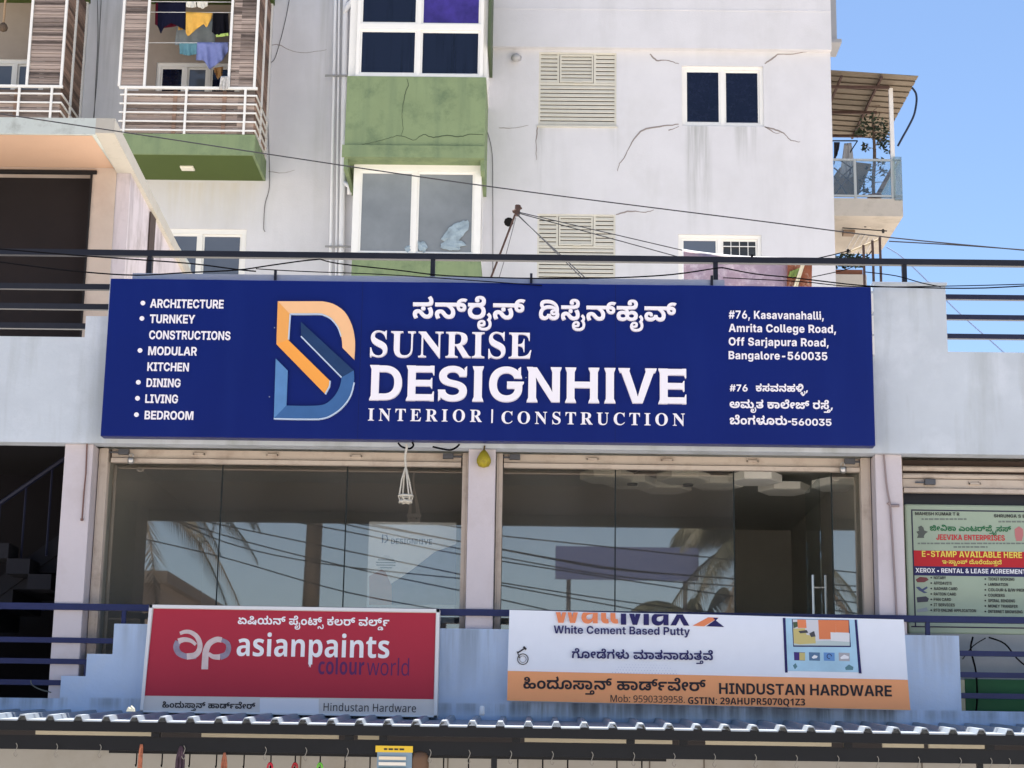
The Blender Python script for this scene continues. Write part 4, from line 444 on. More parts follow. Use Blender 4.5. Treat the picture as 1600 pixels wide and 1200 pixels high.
178:(1280,[[530,-12,-103,0,-169,32,-121,63,-65,91,0,60,1,76,111,112,213,62,148,0,87,0,143,-33,87,-66,0,-51,1,-41,-69,-67,-151,-40,-124,0,-79,0,-125,21,-50,16,16,95,39,-13,99,-17,68,0,75,0,65,27,0,22,1,20,-43,21,-46,0,-43,0,-79,-30,-47,-64,0,-52,0,-3,1,-30,33,-43,57,-28,79,-13,46,0,141,0,119,60,16,45,262,0,17,-41,97,-64,106,0,77,0,75,40,0,31,1,24,-41,37,-83,26,-60,6,164,72,115,-15,139,-58,63,-72,0,-36,1,-82,-199,-100,-200,0,-87,0,-159,23,-143,54,-64,46,128,-4,-63,-45,-149,-52,-175,-22],[414,416,-115,17,-101,72,0,35,1,31,71,54,173,36,150,2,24,-121,-63,-2,-55,-16,0,-16,1,-16,65,-25,50,-6],[1130,268,0,108,148,0,65,0,49,16,0,16,1,16,-57,19,-94,12,166,97,81,-17,107,-37,65,-38,29,-40,0,-21,1,-28,-41,-43,-73,-31,-50,-11,-43,-9,-105,-9,-58,0],[976,426,0,126,536,0,0,-126],[2198,244,-171,0,-197,105,0,98,0,12,1,83,117,111,211,56,138,0,101,0,143,-17,50,-13,-124,-93,-35,8,-75,10,-52,0,-55,0,-103,-24,-63,-61,0,-55,0,-39,1,-35,55,-46,66,0,35,0,49,18,0,20,1,11,-17,17,-16,4,-17,6,-55,6,-46,0,-638,0,0,126,614,0,109,0,163,-20,62,-28,47,-21,49,-56,0,-37,1,-73,-181,-73]]),
129:(141,[[32,-337,-83,0,-125,23,-103,48,-54,35,-49,33,-49,22,-30,0,-35,0,-37,-22,0,-17,1,-22,35,-42,28,-26,-186,-37,-31,26,-43,68,0,29,1,59,145,73,134,0,89,0,129,-41,86,-53,43,-25,61,-30,57,-12,30,0,41,0,57,18,33,43,0,36,1,50,-85,100,-58,38,178,42,45,-29,77,-76,47,-85,0,-43,1,-63,-77,-81,-143,-39]]),
51:(816,[[832,-12,-241,0,-343,83,-181,146,0,94,1,80,127,112,223,60,142,0,111,0,155,-40,81,-72,0,-50,1,-46,-81,-73,-161,-42,-124,0,-85,0,-129,23,-93,34,-32,16,48,104,23,-18,61,-32,83,-20,54,0,95,0,87,33,0,25,1,25,-55,26,-44,0,-49,0,-87,-28,-53,-64,0,-55,1,-52,107,-88,215,-52,162,0,139,0,203,39,111,74,0,52,1,55,-121,77,-122,28,152,123,179,-43,209,-143,0,-95,1,-81,-147,-135,-323,-80]]),
194:(1057,[[692,-12,-187,0,-277,59,-153,115,0,82,1,47,59,78,123,60,96,21,44,-24,-320,0,0,126,1014,0,0,-126,-16,0,14,13,79,-22,101,-56,51,-71,0,-46,1,-79,-143,-115,-277,-62],[694,118,111,0,145,42,73,69,0,42,1,48,-77,69,-143,38,-104,0,-105,0,-147,-41,-75,-70,0,-44,1,-73,179,-80],[1750,244,-171,0,-197,105,0,98,0,12,1,83,117,111,211,56,138,0,101,0,143,-17,50,-13,-124,-93,-35,8,-75,10,-52,0,-55,0,-103,-24,-63,-61,0,-55,0,-39,1,-35,55,-46,66,0,35,0,49,18,0,20,1,11,-17,17,-16,4,-17,6,-55,6,-46,0,-638,0,0,126,614,0,109,0,163,-20,62,-28,47,-21,49,-56,0,-37,1,-73,-181,-73]]),
196:(1216,[[846,-12,-251,0,-347,83,-181,146,0,94,1,80,127,112,223,60,142,0,111,0,155,-40,81,-72,0,-50,1,-46,-81,-73,-161,-42,-124,0,-85,0,-129,23,-93,34,-32,16,48,104,23,-18,61,-32,83,-20,54,0,95,0,87,33,0,25,1,25,-55,26,-44,0,-49,0,-87,-28,-53,-64,0,-55,1,-52,107,-88,225,-52,172,0,157,0,215,39,111,74,0,52,1,72,-129,80,-104,24,206,73,111,-32,141,-73,71,-88,0,-54,1,-81,-153,-135,-337,-80],[964,426,0,126,416,0,0,-126],[2070,244,-171,0,-197,105,0,98,0,12,1,83,117,111,211,56,138,0,101,0,143,-17,50,-13,-124,-93,-35,8,-75,10,-52,0,-55,0,-103,-24,-63,-61,0,-55,0,-39,1,-35,55,-46,66,0,35,0,49,18,0,20,1,11,-17,17,-16,4,-17,6,-55,6,-46,0,-638,0,0,126,614,0,109,0,163,-20,62,-28,47,-21,49,-56,0,-37,1,-73,-181,-73]]),
108:(66,[[-472,-376,-81,0,-109,39,-51,63,0,36,1,60,123,87,223,47,150,0,203,0,227,-80,14,-62,-10,11,29,-16,29,-41,0,-23,1,-42,-77,-53,-121,-26,-68,0,-79,0,-121,31,-46,26,24,0,-53,-30,-121,-27],[-432,-289,41,0,49,23,14,16,182,0,17,-22,63,-20,52,0,31,0,51,11,29,22,0,18,1,5,-1,8,-2,4,24,-31,-19,-6,-55,-9,-46,0,-73,0,-101,35,0,37,1,18,35,30,85,18,70,0,23,0,29,-1,8,-1,-100,-9,-31,5,-93,8,-40,0,-32,0,-127,0,-153,-57,0,-48,1,-27,51,-27],[8,-212,23,0,35,10,6,10,-9,6,-29,7,-20,0,-19,0,-27,-8,0,-8,1,-9,31,-8]]),
93:(598,[[1158,426,-584,0,-79,0,-61,-3,-20,-3,-25,-5,-31,-19,0,-15,1,-13,23,-17,20,-6,21,-5,59,-5,58,0,282,0,0,-123,-246,0,-43,0,-51,-1,-31,-3,-14,-2,-25,-4,-31,-18,0,-14,1,-18,43,-20,69,-7,36,0,34,0,0,-125,-64,0,-79,0,-147,15,-117,34,-69,59,0,43,1,27,37,46,77,39,56,14,-4,-12,-77,21,-99,67,0,54,1,28,49,51,42,17,47,19,113,21,161,9,118,0,578,0]]),
237:(855,[[510,-12,-225,0,-227,102,0,88,1,90,229,100,216,0,129,0,175,-30,111,-58,30,-44,8,-88,-15,-42,-107,-73,-181,-45],[530,105,97,0,93,40,0,34,1,37,-95,39,-86,0,-65,0,-83,-19,-39,-33,0,-23,1,-37,99,-38],[1204,-12,-121,0,-177,35,-111,61,-24,39,-8,88,31,54,119,71,185,35,126,0,221,0,217,-106,0,-86,1,-85,-219,-106],[1176,105,97,0,93,40,0,34,1,37,-93,39,-82,0,-99,0,-95,-43,0,-32,1,-37,99,-38],[508,352,-95,0,-175,10,-70,13,94,83,45,-10,115,-10,58,0,71,0,91,18,45,40,0,31,0,10,1,25,-43,46,-79,30,-54,0,-37,0,-61,-18,0,-20,1,-14,33,-17,49,-7,24,0,73,0,103,38,40,34,78,-86,-41,-20,-87,-34,-111,-21,-82,0,-99,0,-143,29,-73,56,0,38,1,59,187,74,160,0,135,0,185,-56,97,-89,0,-51,1,-62,-93,-80,-181,-39]]),
40:(820,[[456,-12,-175,0,-207,114,0,110,1,54,63,90,129,71,98,23,50,-24,-338,0,0,126,956,0,109,0,89,8,22,7,27,8,19,22,0,16,1,28,-57,52,-52,30,222,65,99,-60,69,-92,0,-50,1,-23,-33,-64,-52,-24,-25,-11,-57,-17,-65,-10,-40,-4,32,8,83,-21,109,-68,55,-87,0,-52,1,-111,-211,-114,-178,0,-95,0,-147,26,-117,51,-54,39,130,7,-67,-48,-135,-54,-145,-21],[516,115,77,0,91,58,8,47,262,0,7,-55,107,-50,60,0,71,0,83,49,0,55,1,41,-53,74,-109,58,-163,34,-110,0,-36,0,-105,0,-161,-32,-111,-57,-57,-75,0,-43,1,-54,81,-50]]),
164:(768,[[1036,-12,-103,0,-159,32,-135,62,-68,44,-29,20,-41,25,-35,11,-22,0,-43,0,-45,-28,0,-21,1,-28,45,-47,38,-30,-254,-52,-49,33,-67,92,0,37,1,50,85,76,165,43,120,0,73,0,127,-23,123,-52,66,-44,33,-21,69,-33,77,-19,44,0,71,0,75,43,0,41,1,32,-51,78,-54,37,260,53,71,-47,69,-106,0,-54,1,-100,-221,-104],[778,268,-75,0,-79,42,0,31,1,32,87,43,70,0,71,0,87,-43,0,-32,1,-31,-83,-42],[60,426,0,126,1138,0,0,-126]]),
165:(861,[[516,-12,-227,0,-225,103,0,88,1,85,229,107,214,0,81,0,107,-15,73,-28,24,-18,-38,-31,5,6,1,9,0,5,1,28,-33,48,-69,36,-113,21,-80,1,368,11,47,-7,77,-32,47,-46,0,-30,1,-12,-5,-25,-10,-13,-24,32,23,16,79,27,121,17,80,0,197,0,215,-106,0,-86,1,-85,-219,-106,-232,0,-97,0,-153,23,-109,42,-34,28,90,0,-33,-27,-107,-42,-147,-24],[536,105,97,0,93,40,0,34,1,37,-95,39,-86,0,-65,0,-83,-19,-39,-33,0,-23,1,-37,99,-38],[1182,105,97,0,93,40,0,34,1,25,-41,33,-79,18,-54,0,-99,0,-95,-43,0,-32,1,-37,99,-38],[64,426,0,126,1316,0,0,-126]]),
180:(1202,[[456,-12,-175,0,-207,114,0,110,1,54,63,90,129,71,98,23,58,-24,-346,0,0,126,1304,0,0,-126,-30,0,-10,36,67,-8,103,-45,59,-62,0,-34,1,-18,-11,-29,-14,-14,-7,-5,-33,0,-10,-6,-55,-28,-135,-44,-100,0,-69,0,-125,25,-75,51,0,37,1,55,151,55,118,0,67,0,81,-15,38,-11,113,-25,125,-96,0,-65,1,-63,-119,-86,-191,-43,-110,0,-145,0,-199,57,-76,58,128,8,-67,-48,-135,-54,-145,-21],[516,115,77,0,89,54,10,43,262,0,13,-49,101,-48,90,0,45,0,85,14,57,39,0,37,1,29,-25,49,-61,30,-52,0,-29,0,-39,-13,0,-14,1,-16,51,-13,32,0,31,0,53,11,33,27,0,22,1,23,-43,39,-101,30,-169,17,-128,0,-56,0,-107,0,-169,-29,-119,-53,-61,-77,0,-48,1,-54,81,-50],[2040,244,-171,0,-197,105,0,98,0,12,1,83,117,111,211,56,138,0,101,0,143,-17,50,-13,-124,-93,-35,8,-75,10,-52,0,-55,0,-103,-24,-63,-61,0,-55,0,-39,1,-35,55,-46,66,0,35,0,49,18,0,20,1,11,-17,17,-16,4,-17,6,-55,6,-46,0,-638,0,0,126,614,0,109,0,163,-20,62,-28,47,-21,49,-56,0,-37,1,-73,-181,-73]]),
267:(863,[[476,-12,-127,0,-187,46,-101,84,0,56,1,49,89,73,159,41,104,0,143,0,143,-58,0,-51,1,-16,-19,-34,-12,-11,-200,8,5,6,5,11,0,5,1,15,-33,17,-34,0,-37,0,-55,-25,0,-24,1,-31,109,-34,112,0,125,0,115,58,8,47,262,0,9,-55,103,-50,68,0,83,0,69,53,0,39,1,34,-47,65,-91,57,-127,47,-78,16,358,22,95,-32,125,-74,63,-88,0,-53,1,-79,-107,-93,-175,-41,-100,0,-99,0,-151,25,-117,51,-54,39,120,-2,-65,-40,-139,-50,-167,-23],[58,426,0,126,1020,0,123,0,111,15,28,13,25,12,19,30,0,17,1,29,-73,41,-70,0,-63,0,-91,-32,0,-30,1,-4,3,-11,2,-8,-68,54,17,11,45,8,18,0,49,0,71,-31,0,-25,1,-27,-73,-32,-76,0,-81,0,-89,49,0,41,1,35,83,63,163,39,120,0,131,0,179,-50,93,-86,0,-55,1,-46,-57,-67,-56,-26,-27,-12,-99,-25,-167,-16,-130,0]]),
242:(701,[[702,426,-71,0,-101,-35,-67,-61,-22,-40,-11,-22,-17,-58,-7,-76,0,-51,0,-83,-308,0,0,112,1,76,51,131,133,101,122,28,56,-22,-368,0,0,126,650,0,129,0,105,15,28,13,25,12,19,30,0,17,1,29,-73,41,-70,0,-63,0,-91,-32,0,-30,1,-4,3,-11,2,-8,-68,54,17,11,45,8,18,0,49,0,71,-31,0,-25,1,-27,-73,-32,-76,0,-81,0,-89,49,0,41,1,35,83,63,163,39,120,0,131,0,179,-50,93,-86,0,-55,1,-47,-65,-73,-123,-48,-88,-11,24,5,117,-41,109,-103,31,-120,0,-66,0,-114,-308,0,0,80,1,58,-9,81,-17,59,-16,23,-37,58,-121,67]]),
64:(826,[[188,-12,-169,0,-243,72,-122,64,170,93,77,-51,143,-51,96,0,79,0,75,35,0,33,1,29,-5,43,-5,40,0,22,1,78,153,110,279,58,184,0,181,0,263,-51,171,-89,83,-114,0,-62,1,-82,-119,-116,-217,-61,-150,0,-133,0,-187,44,-95,80,0,55,1,42,65,64,119,37,80,0,101,0,97,-45,0,-35,1,-32,-67,-39,-62,0,-35,0,-77,16,-16,22,26,9,-1,-4,-3,-15,0,-7,1,-25,75,-48,94,0,75,0,103,33,57,62,0,45,1,52,-87,87,-177,52,-134,0,-93,0,-147,-29,-85,-63,0,-52,1,-23,5,-41,5,-44,0,-30,1,-61,-103,-74,-173,-33]]),
250:(837,[[456,-12,-175,0,-207,114,0,110,1,54,63,90,129,71,98,23,58,-24,-346,0,0,126,958,0,123,0,111,15,28,13,25,12,19,30,0,17,1,29,-73,41,-70,0,-63,0,-91,-32,0,-30,1,-4,3,-11,2,-8,-68,54,17,11,45,8,18,0,49,0,71,-31,0,-25,1,-27,-73,-32,-76,0,-81,0,-89,49,0,41,1,35,83,63,163,39,120,0,131,0,179,-50,93,-86,0,-55,1,-46,-57,-67,-56,-26,-27,-12,-99,-25,-167,-16,-130,0,148,41,122,-5,67,-8,103,-45,59,-62,0,-34,1,-18,-11,-29,-14,-14,-7,-5,-33,0,-10,-6,-55,-28,-135,-44,-100,0,-69,0,-125,25,-75,51,0,37,1,55,151,55,118,0,67,0,81,-15,38,-11,113,-25,125,-99,0,-62,1,-63,-119,-86,-191,-43,-110,0,-145,0,-199,57,-76,58,128,8,-67,-48,-135,-54,-145,-21],[516,115,77,0,89,54,10,43,262,0,13,-49,101,-48,90,0,45,0,85,14,57,39,0,37,1,29,-25,49,-61,30,-52,0,-29,0,-39,-13,0,-14,1,-16,51,-13,32,0,31,0,53,11,33,27,0,22,1,23,-43,39,-101,30,-169,17,-128,0,-56,0,-107,0,-169,-29,-119,-53,-61,-77,0,-48,1,-54,81,-50]]),
280:(396,[[240,-12,-131,0,-203,35,-157,60,-117,75,-44,39,256,63,59,-53,113,-64,125,-28,72,0,109,0,117,62,0,55,1,52,-85,78,-147,58,-96,22,152,123,137,-32,213,-95,123,-128,0,-80,1,-109,-235,-133]]),
156:(1225,[[476,-12,-127,0,-187,46,-101,84,0,56,1,49,89,73,159,41,104,0,143,0,143,-58,0,-51,1,-16,-19,-34,-12,-11,-200,8,5,6,5,11,0,5,1,15,-33,17,-34,0,-37,0,-55,-25,0,-24,1,-31,109,-34,112,0,125,0,115,58,8,47,262,0,9,-55,103,-50,68,0,83,0,69,53,0,39,1,34,-47,65,-91,57,-127,47,-78,16,356,21,93,-32,127,-75,65,-88,0,-51,1,-79,-107,-93,-175,-41,-100,0,-99,0,-151,25,-117,51,-54,39,120,-2,-65,-40,-139,-50,-167,-23],[58,426,0,126,1054,0,109,0,89,8,22,7,29,8,17,22,0,16,1,28,-57,52,-52,30,222,65,99,-60,71,-92,0,-50,1,-23,-35,-63,-52,-25,-55,-25,-173,-24,-158,0],[1906,-12,-151,0,-241,67,-96,52,110,126,77,-57,151,-61,106,0,113,0,121,62,0,55,1,51,-85,78,-149,59,-96,22,130,84,137,-32,225,-82,135,-110,0,-75,1,-52,-57,-88,-117,-64,-179,-35],[1730,426,0,126,382,0,0,-126]]),
151:(770,[[1036,-12,-103,0,-159,32,-135,62,-68,44,-29,20,-41,25,-35,11,-22,0,-43,0,-45,-28,0,-21,1,-28,45,-47,38,-30,-254,-52,-49,33,-67,92,0,37,1,50,85,76,165,43,120,0,109,0,173,-45,92,-61,45,-28,75,-39,77,-19,42,0,71,0,73,47,0,44,1,47,-85,84,-153,67,-106,22,-770,0,0,126,1142,0,0,-126,-10,0,-14,19,93,-28,131,-74,69,-90,0,-52,1,-107,-221,-106]]),
35:(837,[[456,-12,-175,0,-207,114,0,110,1,54,63,90,129,71,98,23,58,-24,-346,0,0,126,994,0,109,0,89,8,22,7,27,8,19,22,0,16,1,28,-57,52,-52,30,222,65,99,-60,69,-92,0,-50,1,-23,-33,-64,-52,-24,-25,-11,-57,-17,-65,-10,-40,-4,6,29,67,-8,103,-45,59,-62,0,-34,1,-18,-11,-29,-14,-14,-7,-5,-33,0,-10,-6,-55,-28,-135,-44,-100,0,-69,0,-125,25,-75,51,0,37,1,55,151,55,118,0,67,0,81,-15,38,-11,113,-25,125,-96,0,-65,1,-63,-119,-86,-191,-43,-110,0,-145,0,-199,57,-76,58,128,8,-67,-48,-135,-54,-145,-21],[516,115,77,0,89,54,10,43,262,0,13,-49,101,-48,90,0,45,0,85,14,57,39,0,37,1,29,-25,49,-61,30,-52,0,-29,0,-39,-13,0,-14,1,-16,51,-13,32,0,31,0,53,11,33,27,0,22,1,23,-43,39,-101,30,-169,17,-128,0,-54,0,-107,0,-171,-29,-119,-53,-61,-77,0,-48,1,-54,81,-50]]),
212:(866,[[1236,-12,-139,0,-193,58,-82,62,130,5,-71,-53,-153,-54,-165,-18,-92,0,-121,0,-163,43,-81,69,0,39,1,45,57,65,139,59,118,35,71,21,67,33,0,20,1,11,-21,16,-45,9,-38,0,-61,0,-53,-26,0,-20,1,-12,17,-27,10,-10,-242,-44,-25,21,-33,58,0,28,1,41,85,64,179,37,140,0,147,0,167,-43,71,-65,0,-33,1,-38,-55,-58,-131,-56,-114,-35,-85,-26,-53,-30,0,-20,1,-22,67,-22,68,0,107,0,117,58,6,47,262,0,13,-55,105,-50,92,0,83,0,85,38,0,32,1,21,-19,41,-28,16,256,57,45,-29,41,-77,0,-40,1,-58,-99,-83,-195,-45],[1144,291,-127,0,-177,32,-117,51,-40,28,76,108,49,-36,113,-50,135,-25,74,0,67,0,103,17,59,46,0,45,0,5,1,35,-47,57,-83,34,-54,0,-39,0,-63,-18,0,-20,1,-14,33,-17,51,-7,24,0,71,0,105,38,38,34,80,-86,-39,-21,-87,-35,-111,-21,-82,0,-99,0,-145,30,-75,57,0,38,1,59,189,74,158,0,135,0,191,-58,105,-99,0,-64,1,-77,-111,-96,-197,-44]]),
233:(901,[[466,-12,-125,0,-187,46,-103,84,0,56,1,49,91,73,159,41,104,0,141,0,143,-58,0,-51,1,-16,-17,-34,-12,-11,-200,8,5,6,3,11,0,5,1,15,-33,17,-34,0,-37,0,-53,-25,0,-24,1,-31,107,-34,114,0,125,0,113,58,8,47,264,0,7,-55,119,-50,84,0,41,0,73,14,57,33,33,56,0,43,1,86,-101,154,-177,119,-231,68,-130,0,-61,0,-59,-21,0,-20,1,-21,61,-19,38,0,71,0,77,41,8,34,246,-11,-23,-61,-119,-74,-169,-33,-100,0,-105,0,-161,33,-87,65,0,46,1,45,91,66,183,37,138,0,217,0,341,-79,239,-140,127,-186,0,-107,1,-75,-57,-103,-97,-67,-123,-36,-131,-14,-62,0,-95,0,-149,26,-117,51,-54,39,122,-3,-67,-40,-137,-50,-169,-23]]),
17:(854,[[1252,-12,-95,0,-147,26,-119,51,-52,39,122,-3,-67,-40,-137,-50,-169,-23,-116,0,-125,0,-187,46,-103,84,0,56,1,49,91,73,159,41,104,0,141,0,143,-58,0,-51,1,-16,-17,-34,-12,-11,-200,8,5,6,3,11,0,5,1,15,-33,17,-34,0,-37,0,-55,-25,0,-24,1,-31,109,-34,114,0,125,0,113,58,8,47,262,0,9,-55,99,-50,68,0,89,0,67,55,0,40,1,61,-119,91,-225,59,-315,30,-194,0,22,132,243,-1,371,-37,267,-69,169,-93,81,-112,0,-62,1,-75,-99,-98,-175,-48]]),
33:(907,[[530,-12,-103,0,-169,32,-121,63,-65,91,0,60,1,76,111,112,213,62,148,0,87,0,143,-33,87,-66,0,-51,1,-41,-69,-67,-151,-40,-124,0,-79,0,-125,21,-50,16,16,95,39,-13,99,-17,68,0,75,0,65,27,0,22,1,20,-43,21,-46,0,-43,0,-79,-30,-47,-64,0,-52,0,-3,1,-30,33,-43,57,-28,79,-13,46,0,141,0,119,60,16,45,262,0,17,-41,97,-64,106,0,77,0,75,40,0,31,1,24,-41,37,-83,26,-60,6,164,72,115,-15,139,-58,63,-72,0,-36,1,-82,-199,-100,-200,0,-87,0,-159,23,-143,54,-64,46,128,-4,-63,-45,-149,-52,-175,-22],[414,416,-115,17,-101,72,0,35,1,31,71,54,173,36,150,2,24,-121,-63,-2,-55,-16,0,-16,1,-16,65,-25,50,-6],[1130,268,0,112,104,0,63,0,77,10,22,10,21,8,15,22,0,10,1,24,-75,37,-106,16,88,124,197,-24,193,-108,0,-67,1,-49,-121,-91,-130,-20,-29,-4,-39,-7,-47,-3,-44,0]]),
309:(524,[[546,-525,-143,0,-199,52,-101,89,0,55,1,51,83,78,151,44,100,0,93,0,111,-34,51,-52,0,-29,1,-60,-141,-52,-132,0,-41,0,-115,13,-30,10,10,76,33,-12,81,-11,38,0,53,0,61,16,0,21,1,17,-37,19,-40,0,-33,0,-61,-19,-37,-40,0,-32,0,-11,1,-40,123,-60,144,0,83,0,151,26,95,62,0,53,1,46,-73,78,-62,29,53,21,67,43,0,24,1,23,-55,47,-62,22,144,72,97,-40,85,-72,0,-43,1,-39,-57,-53,-34,-12,-20,28,59,-32,69,-91,0,-56,1,-70,-121,-101,-235,-54],[276,-59,1,-86,-173,-114,-313,-57,-212,0,-89,0,-195,12,-88,12,46,96,69,-9,157,-10,94,0,255,0,249,92,0,73,1,35,-43,53,-28,19,180,47,61,-43,41,-85]]),
11:(810,[[752,-12,-153,0,-197,41,-93,73,0,47,1,69,221,83,202,0,135,0,201,-30,169,-61,84,-48,71,-41,89,-100,20,-51,-292,-25,-21,71,-119,112,-195,65,-138,0,-69,0,-69,-23,0,-19,1,-22,77,-27,112,0,131,0,185,34,121,58,57,78,0,43,1,65,-99,58,-86,0,-71,0,-93,-53,-12,-47,-266,0,-9,56,-93,50,-70,0,-53,0,-63,-31,0,-26,1,-15,13,-25,10,-11,-268,-42,-17,21,-27,54,0,35,1,49,97,71,169,39,110,0,99,0,141,-26,113,-50,58,-38,-140,-10,73,50,131,53,141,21,82,0,133,0,199,-55,113,-113,0,-87,1,-37,-37,-81,-91,-77,-82,-30,-60,-14,-91,-34,-261,-47]]),
106:(143,[[-490,-376,-97,0,-133,42,-67,73,0,46,1,57,85,76,145,38,90,0,105,0,117,-55,0,-44,1,-36,-113,-57,-124,0,-75,0,-113,23,-32,14,46,70,17,-11,69,-30,68,0,53,0,43,18,0,11,1,11,-29,11,-26,0,-55,0,-75,-44,0,-50,1,-19,23,-35,61,-22,60,0,81,0,71,40,4,20,182,0,13,-26,63,-34,62,0,55,0,61,27,0,27,1,26,-73,36,-64,4,82,73,75,-14,113,-39,65,-54,0,-39,1,-46,-71,-60,-129,-28,-88,0,-111,0,-129,44,-64,46,130,4,-47,-37,-107,-41,-117,-16],[-134,-176,0,87,78,0,47,0,51,6,14,7,13,7,13,19,0,13,1,23,-35,56,-34,32,192,28,41,-38,41,-73,0,-35,1,-47,-71,-59,-119,-26,-74,0]]),
188:(1225,[[476,-12,-127,0,-187,46,-101,84,0,56,1,49,89,73,159,41,104,0,143,0,143,-58,0,-51,1,-16,-19,-34,-12,-11,-200,8,5,6,5,11,0,5,1,15,-33,17,-34,0,-37,0,-55,-25,0,-24,1,-31,109,-34,112,0,125,0,115,58,8,47,262,0,9,-55,103,-50,68,0,61,0,65,25,27,37,0,19,1,35,-51,78,-56,37,262,53,71,-47,69,-107,0,-59,1,-68,-105,-88,-175,-42,-104,0,-99,0,-151,25,-117,51,-52,39,120,-2,-65,-40,-139,-50,-167,-23],[890,261,-73,0,-79,42,0,31,1,32,85,43,70,0,71,0,89,-43,0,-32,1,-31,-83,-42],[58,426,0,126,1326,0,0,-126],[2088,244,-171,0,-197,105,0,98,0,12,1,83,117,111,211,56,138,0,101,0,143,-17,50,-13,-124,-93,-35,8,-75,10,-52,0,-55,0,-103,-24,-63,-61,0,-55,0,-39,1,-35,55,-46,66,0,35,0,49,18,0,20,1,11,-17,17,-16,4,-17,6,-55,6,-46,0,-638,0,0,126,614,0,109,0,163,-20,62,-28,47,-21,49,-56,0,-37,1,-73,-181,-73]]),
255:(820,[[456,-12,-175,0,-207,114,0,110,1,54,63,90,129,71,98,23,50,-24,-338,0,0,126,920,0,123,0,111,15,28,13,25,12,19,30,0,17,1,29,-73,41,-70,0,-63,0,-91,-32,0,-30,1,-4,3,-11,2,-8,-68,54,17,11,45,8,18,0,49,0,71,-31,0,-25,1,-27,-73,-32,-76,0,-81,0,-89,49,0,41,1,35,83,63,163,39,120,0,131,0,179,-50,93,-86,0,-55,1,-46,-57,-67,-56,-26,-25,-11,-79,-22,-70,-8,30,10,91,-23,115,-71,57,-89,0,-52,1,-111,-211,-114,-178,0,-95,0,-147,26,-117,51,-54,39,130,7,-67,-48,-135,-54,-145,-21],[516,115,77,0,91,58,8,47,262,0,7,-55,107,-50,60,0,71,0,85,49,0,55,1,41,-53,74,-109,58,-165,34,-110,0,-36,0,-105,0,-161,-32,-111,-57,-57,-75,0,-43,1,-54,81,-50]]),
 },
}
KANNADA = {
'title': [56,187,264,75,201,3,216,270,75,187,271,75,198],
'addr_a': [23,56,53,42,57,232,125,415],
'addr_b': [9,47,65,38,3,134,60,265,74,175,3,49,270,111,415],
'addr_c': [260,6,25,52,281,49,63,416],
'paints': [18,235,48,187,3,258,75,6,178,129,3,23,51,194,3,53,196,108,93],
'hw_thin': [237,6,40,63,164,60,111,187,3,165,60,180,93,267,74,194],
'walls_talk': [242,64,74,250,25,52,280,3,156,60,38,151,60,35,63,38,111,267],
'hw': [237,6,40,64,164,60,111,187,3,165,60,180,93,267,74,194],
'jeevika': [212,74,233,134,60,3,17,6,33,194,258,309,56,201],
'estamp': [11,416,164,60,106,6,188,3,255,64,264,48,63,38,111,255],
}
def dec(glyph_row, seg=4):
    """one glyph row -> advance, closed polylines with the quadratic curves cut into seg pieces"""
    cs = []
    for c in glyph_row[1]:
        pts = []; x = y = 0
        for i in range(0, len(c), 2):
            off = c[i] % 2; x += (c[i]-off)//2; y += c[i+1]; pts.append((x, y, not off))
        q = []; n = len(pts)
        for k in range(n):
            a = pts[k]; b = pts[(k+1) % n]; q.append(a)
            if not a[2] and not b[2]: q.append(((a[0]+b[0])/2, (a[1]+b[1])/2, True))
        k = next(j for j, a in enumerate(q) if a[2]); q = q[k:]+q[:k]; out = []; j = 0; n = len(q)
        while j < n:
            a = q[j]; b = q[(j+1) % n]; out.append(a[:2])
            if b[2]: j += 1; continue
            e = q[(j+2) % n]
            for t in range(1, seg):
                t /= seg; out.append(((1-t)**2*a[0]+2*t*(1-t)*b[0]+t*t*e[0], (1-t)**2*a[1]+2*t*(1-t)*b[1]+t*t*e[1]))
            j += 2
        cs.append(out)
    return glyph_row[0], cs

GC = {}
def foot(x0, x1, top=False, l=32, r=32):
    p = [(x0-l, -7), (x0-l*.8, 22), (x0, 85), (x1, 85), (x1+r*.8, 22), (x1+r, -7)]
    return p if not top else [(x, 728-y) for x, y in p][::-1]
FLARES = {'D': [foot(60, 215, False, 32, 0), foot(60, 215, True, 32, 0)],
          'E': [foot(60, 215, False, 32, 0), foot(60, 215, True, 32, 0), [(500, 735), (585, 735), (585, 540), (566, 540), (540, 610)], [(540, 118), (566, 190), (585, 190), (585, -7), (500, -7)], [(505, 304), (505, 431), (532, 478), (548, 478), (548, 257), (532, 257)]],
          'S': [[(578, 540), (560, 690), (612, 735), (612, 540)], [(46, -5), (46, 200), (78, 200), (96, 40)]],
          'I': [foot(85, 245), foot(85, 245, True)], 'G': [[(640, 530), (615, 690), (672, 735), (672, 530)], [(395, 395), (395, 420), (735, 420), (735, 395), (700, 350), (420, 350)]],
          'N': [foot(60, 217), foot(534, 690, True), foot(60, 150, True, 32, 0)], 'H': [foot(60, 215), foot(523, 677), foot(60, 215, True), foot(523, 677, True)],
          'V': [foot(17, 188, True), foot(551, 720, True)]}
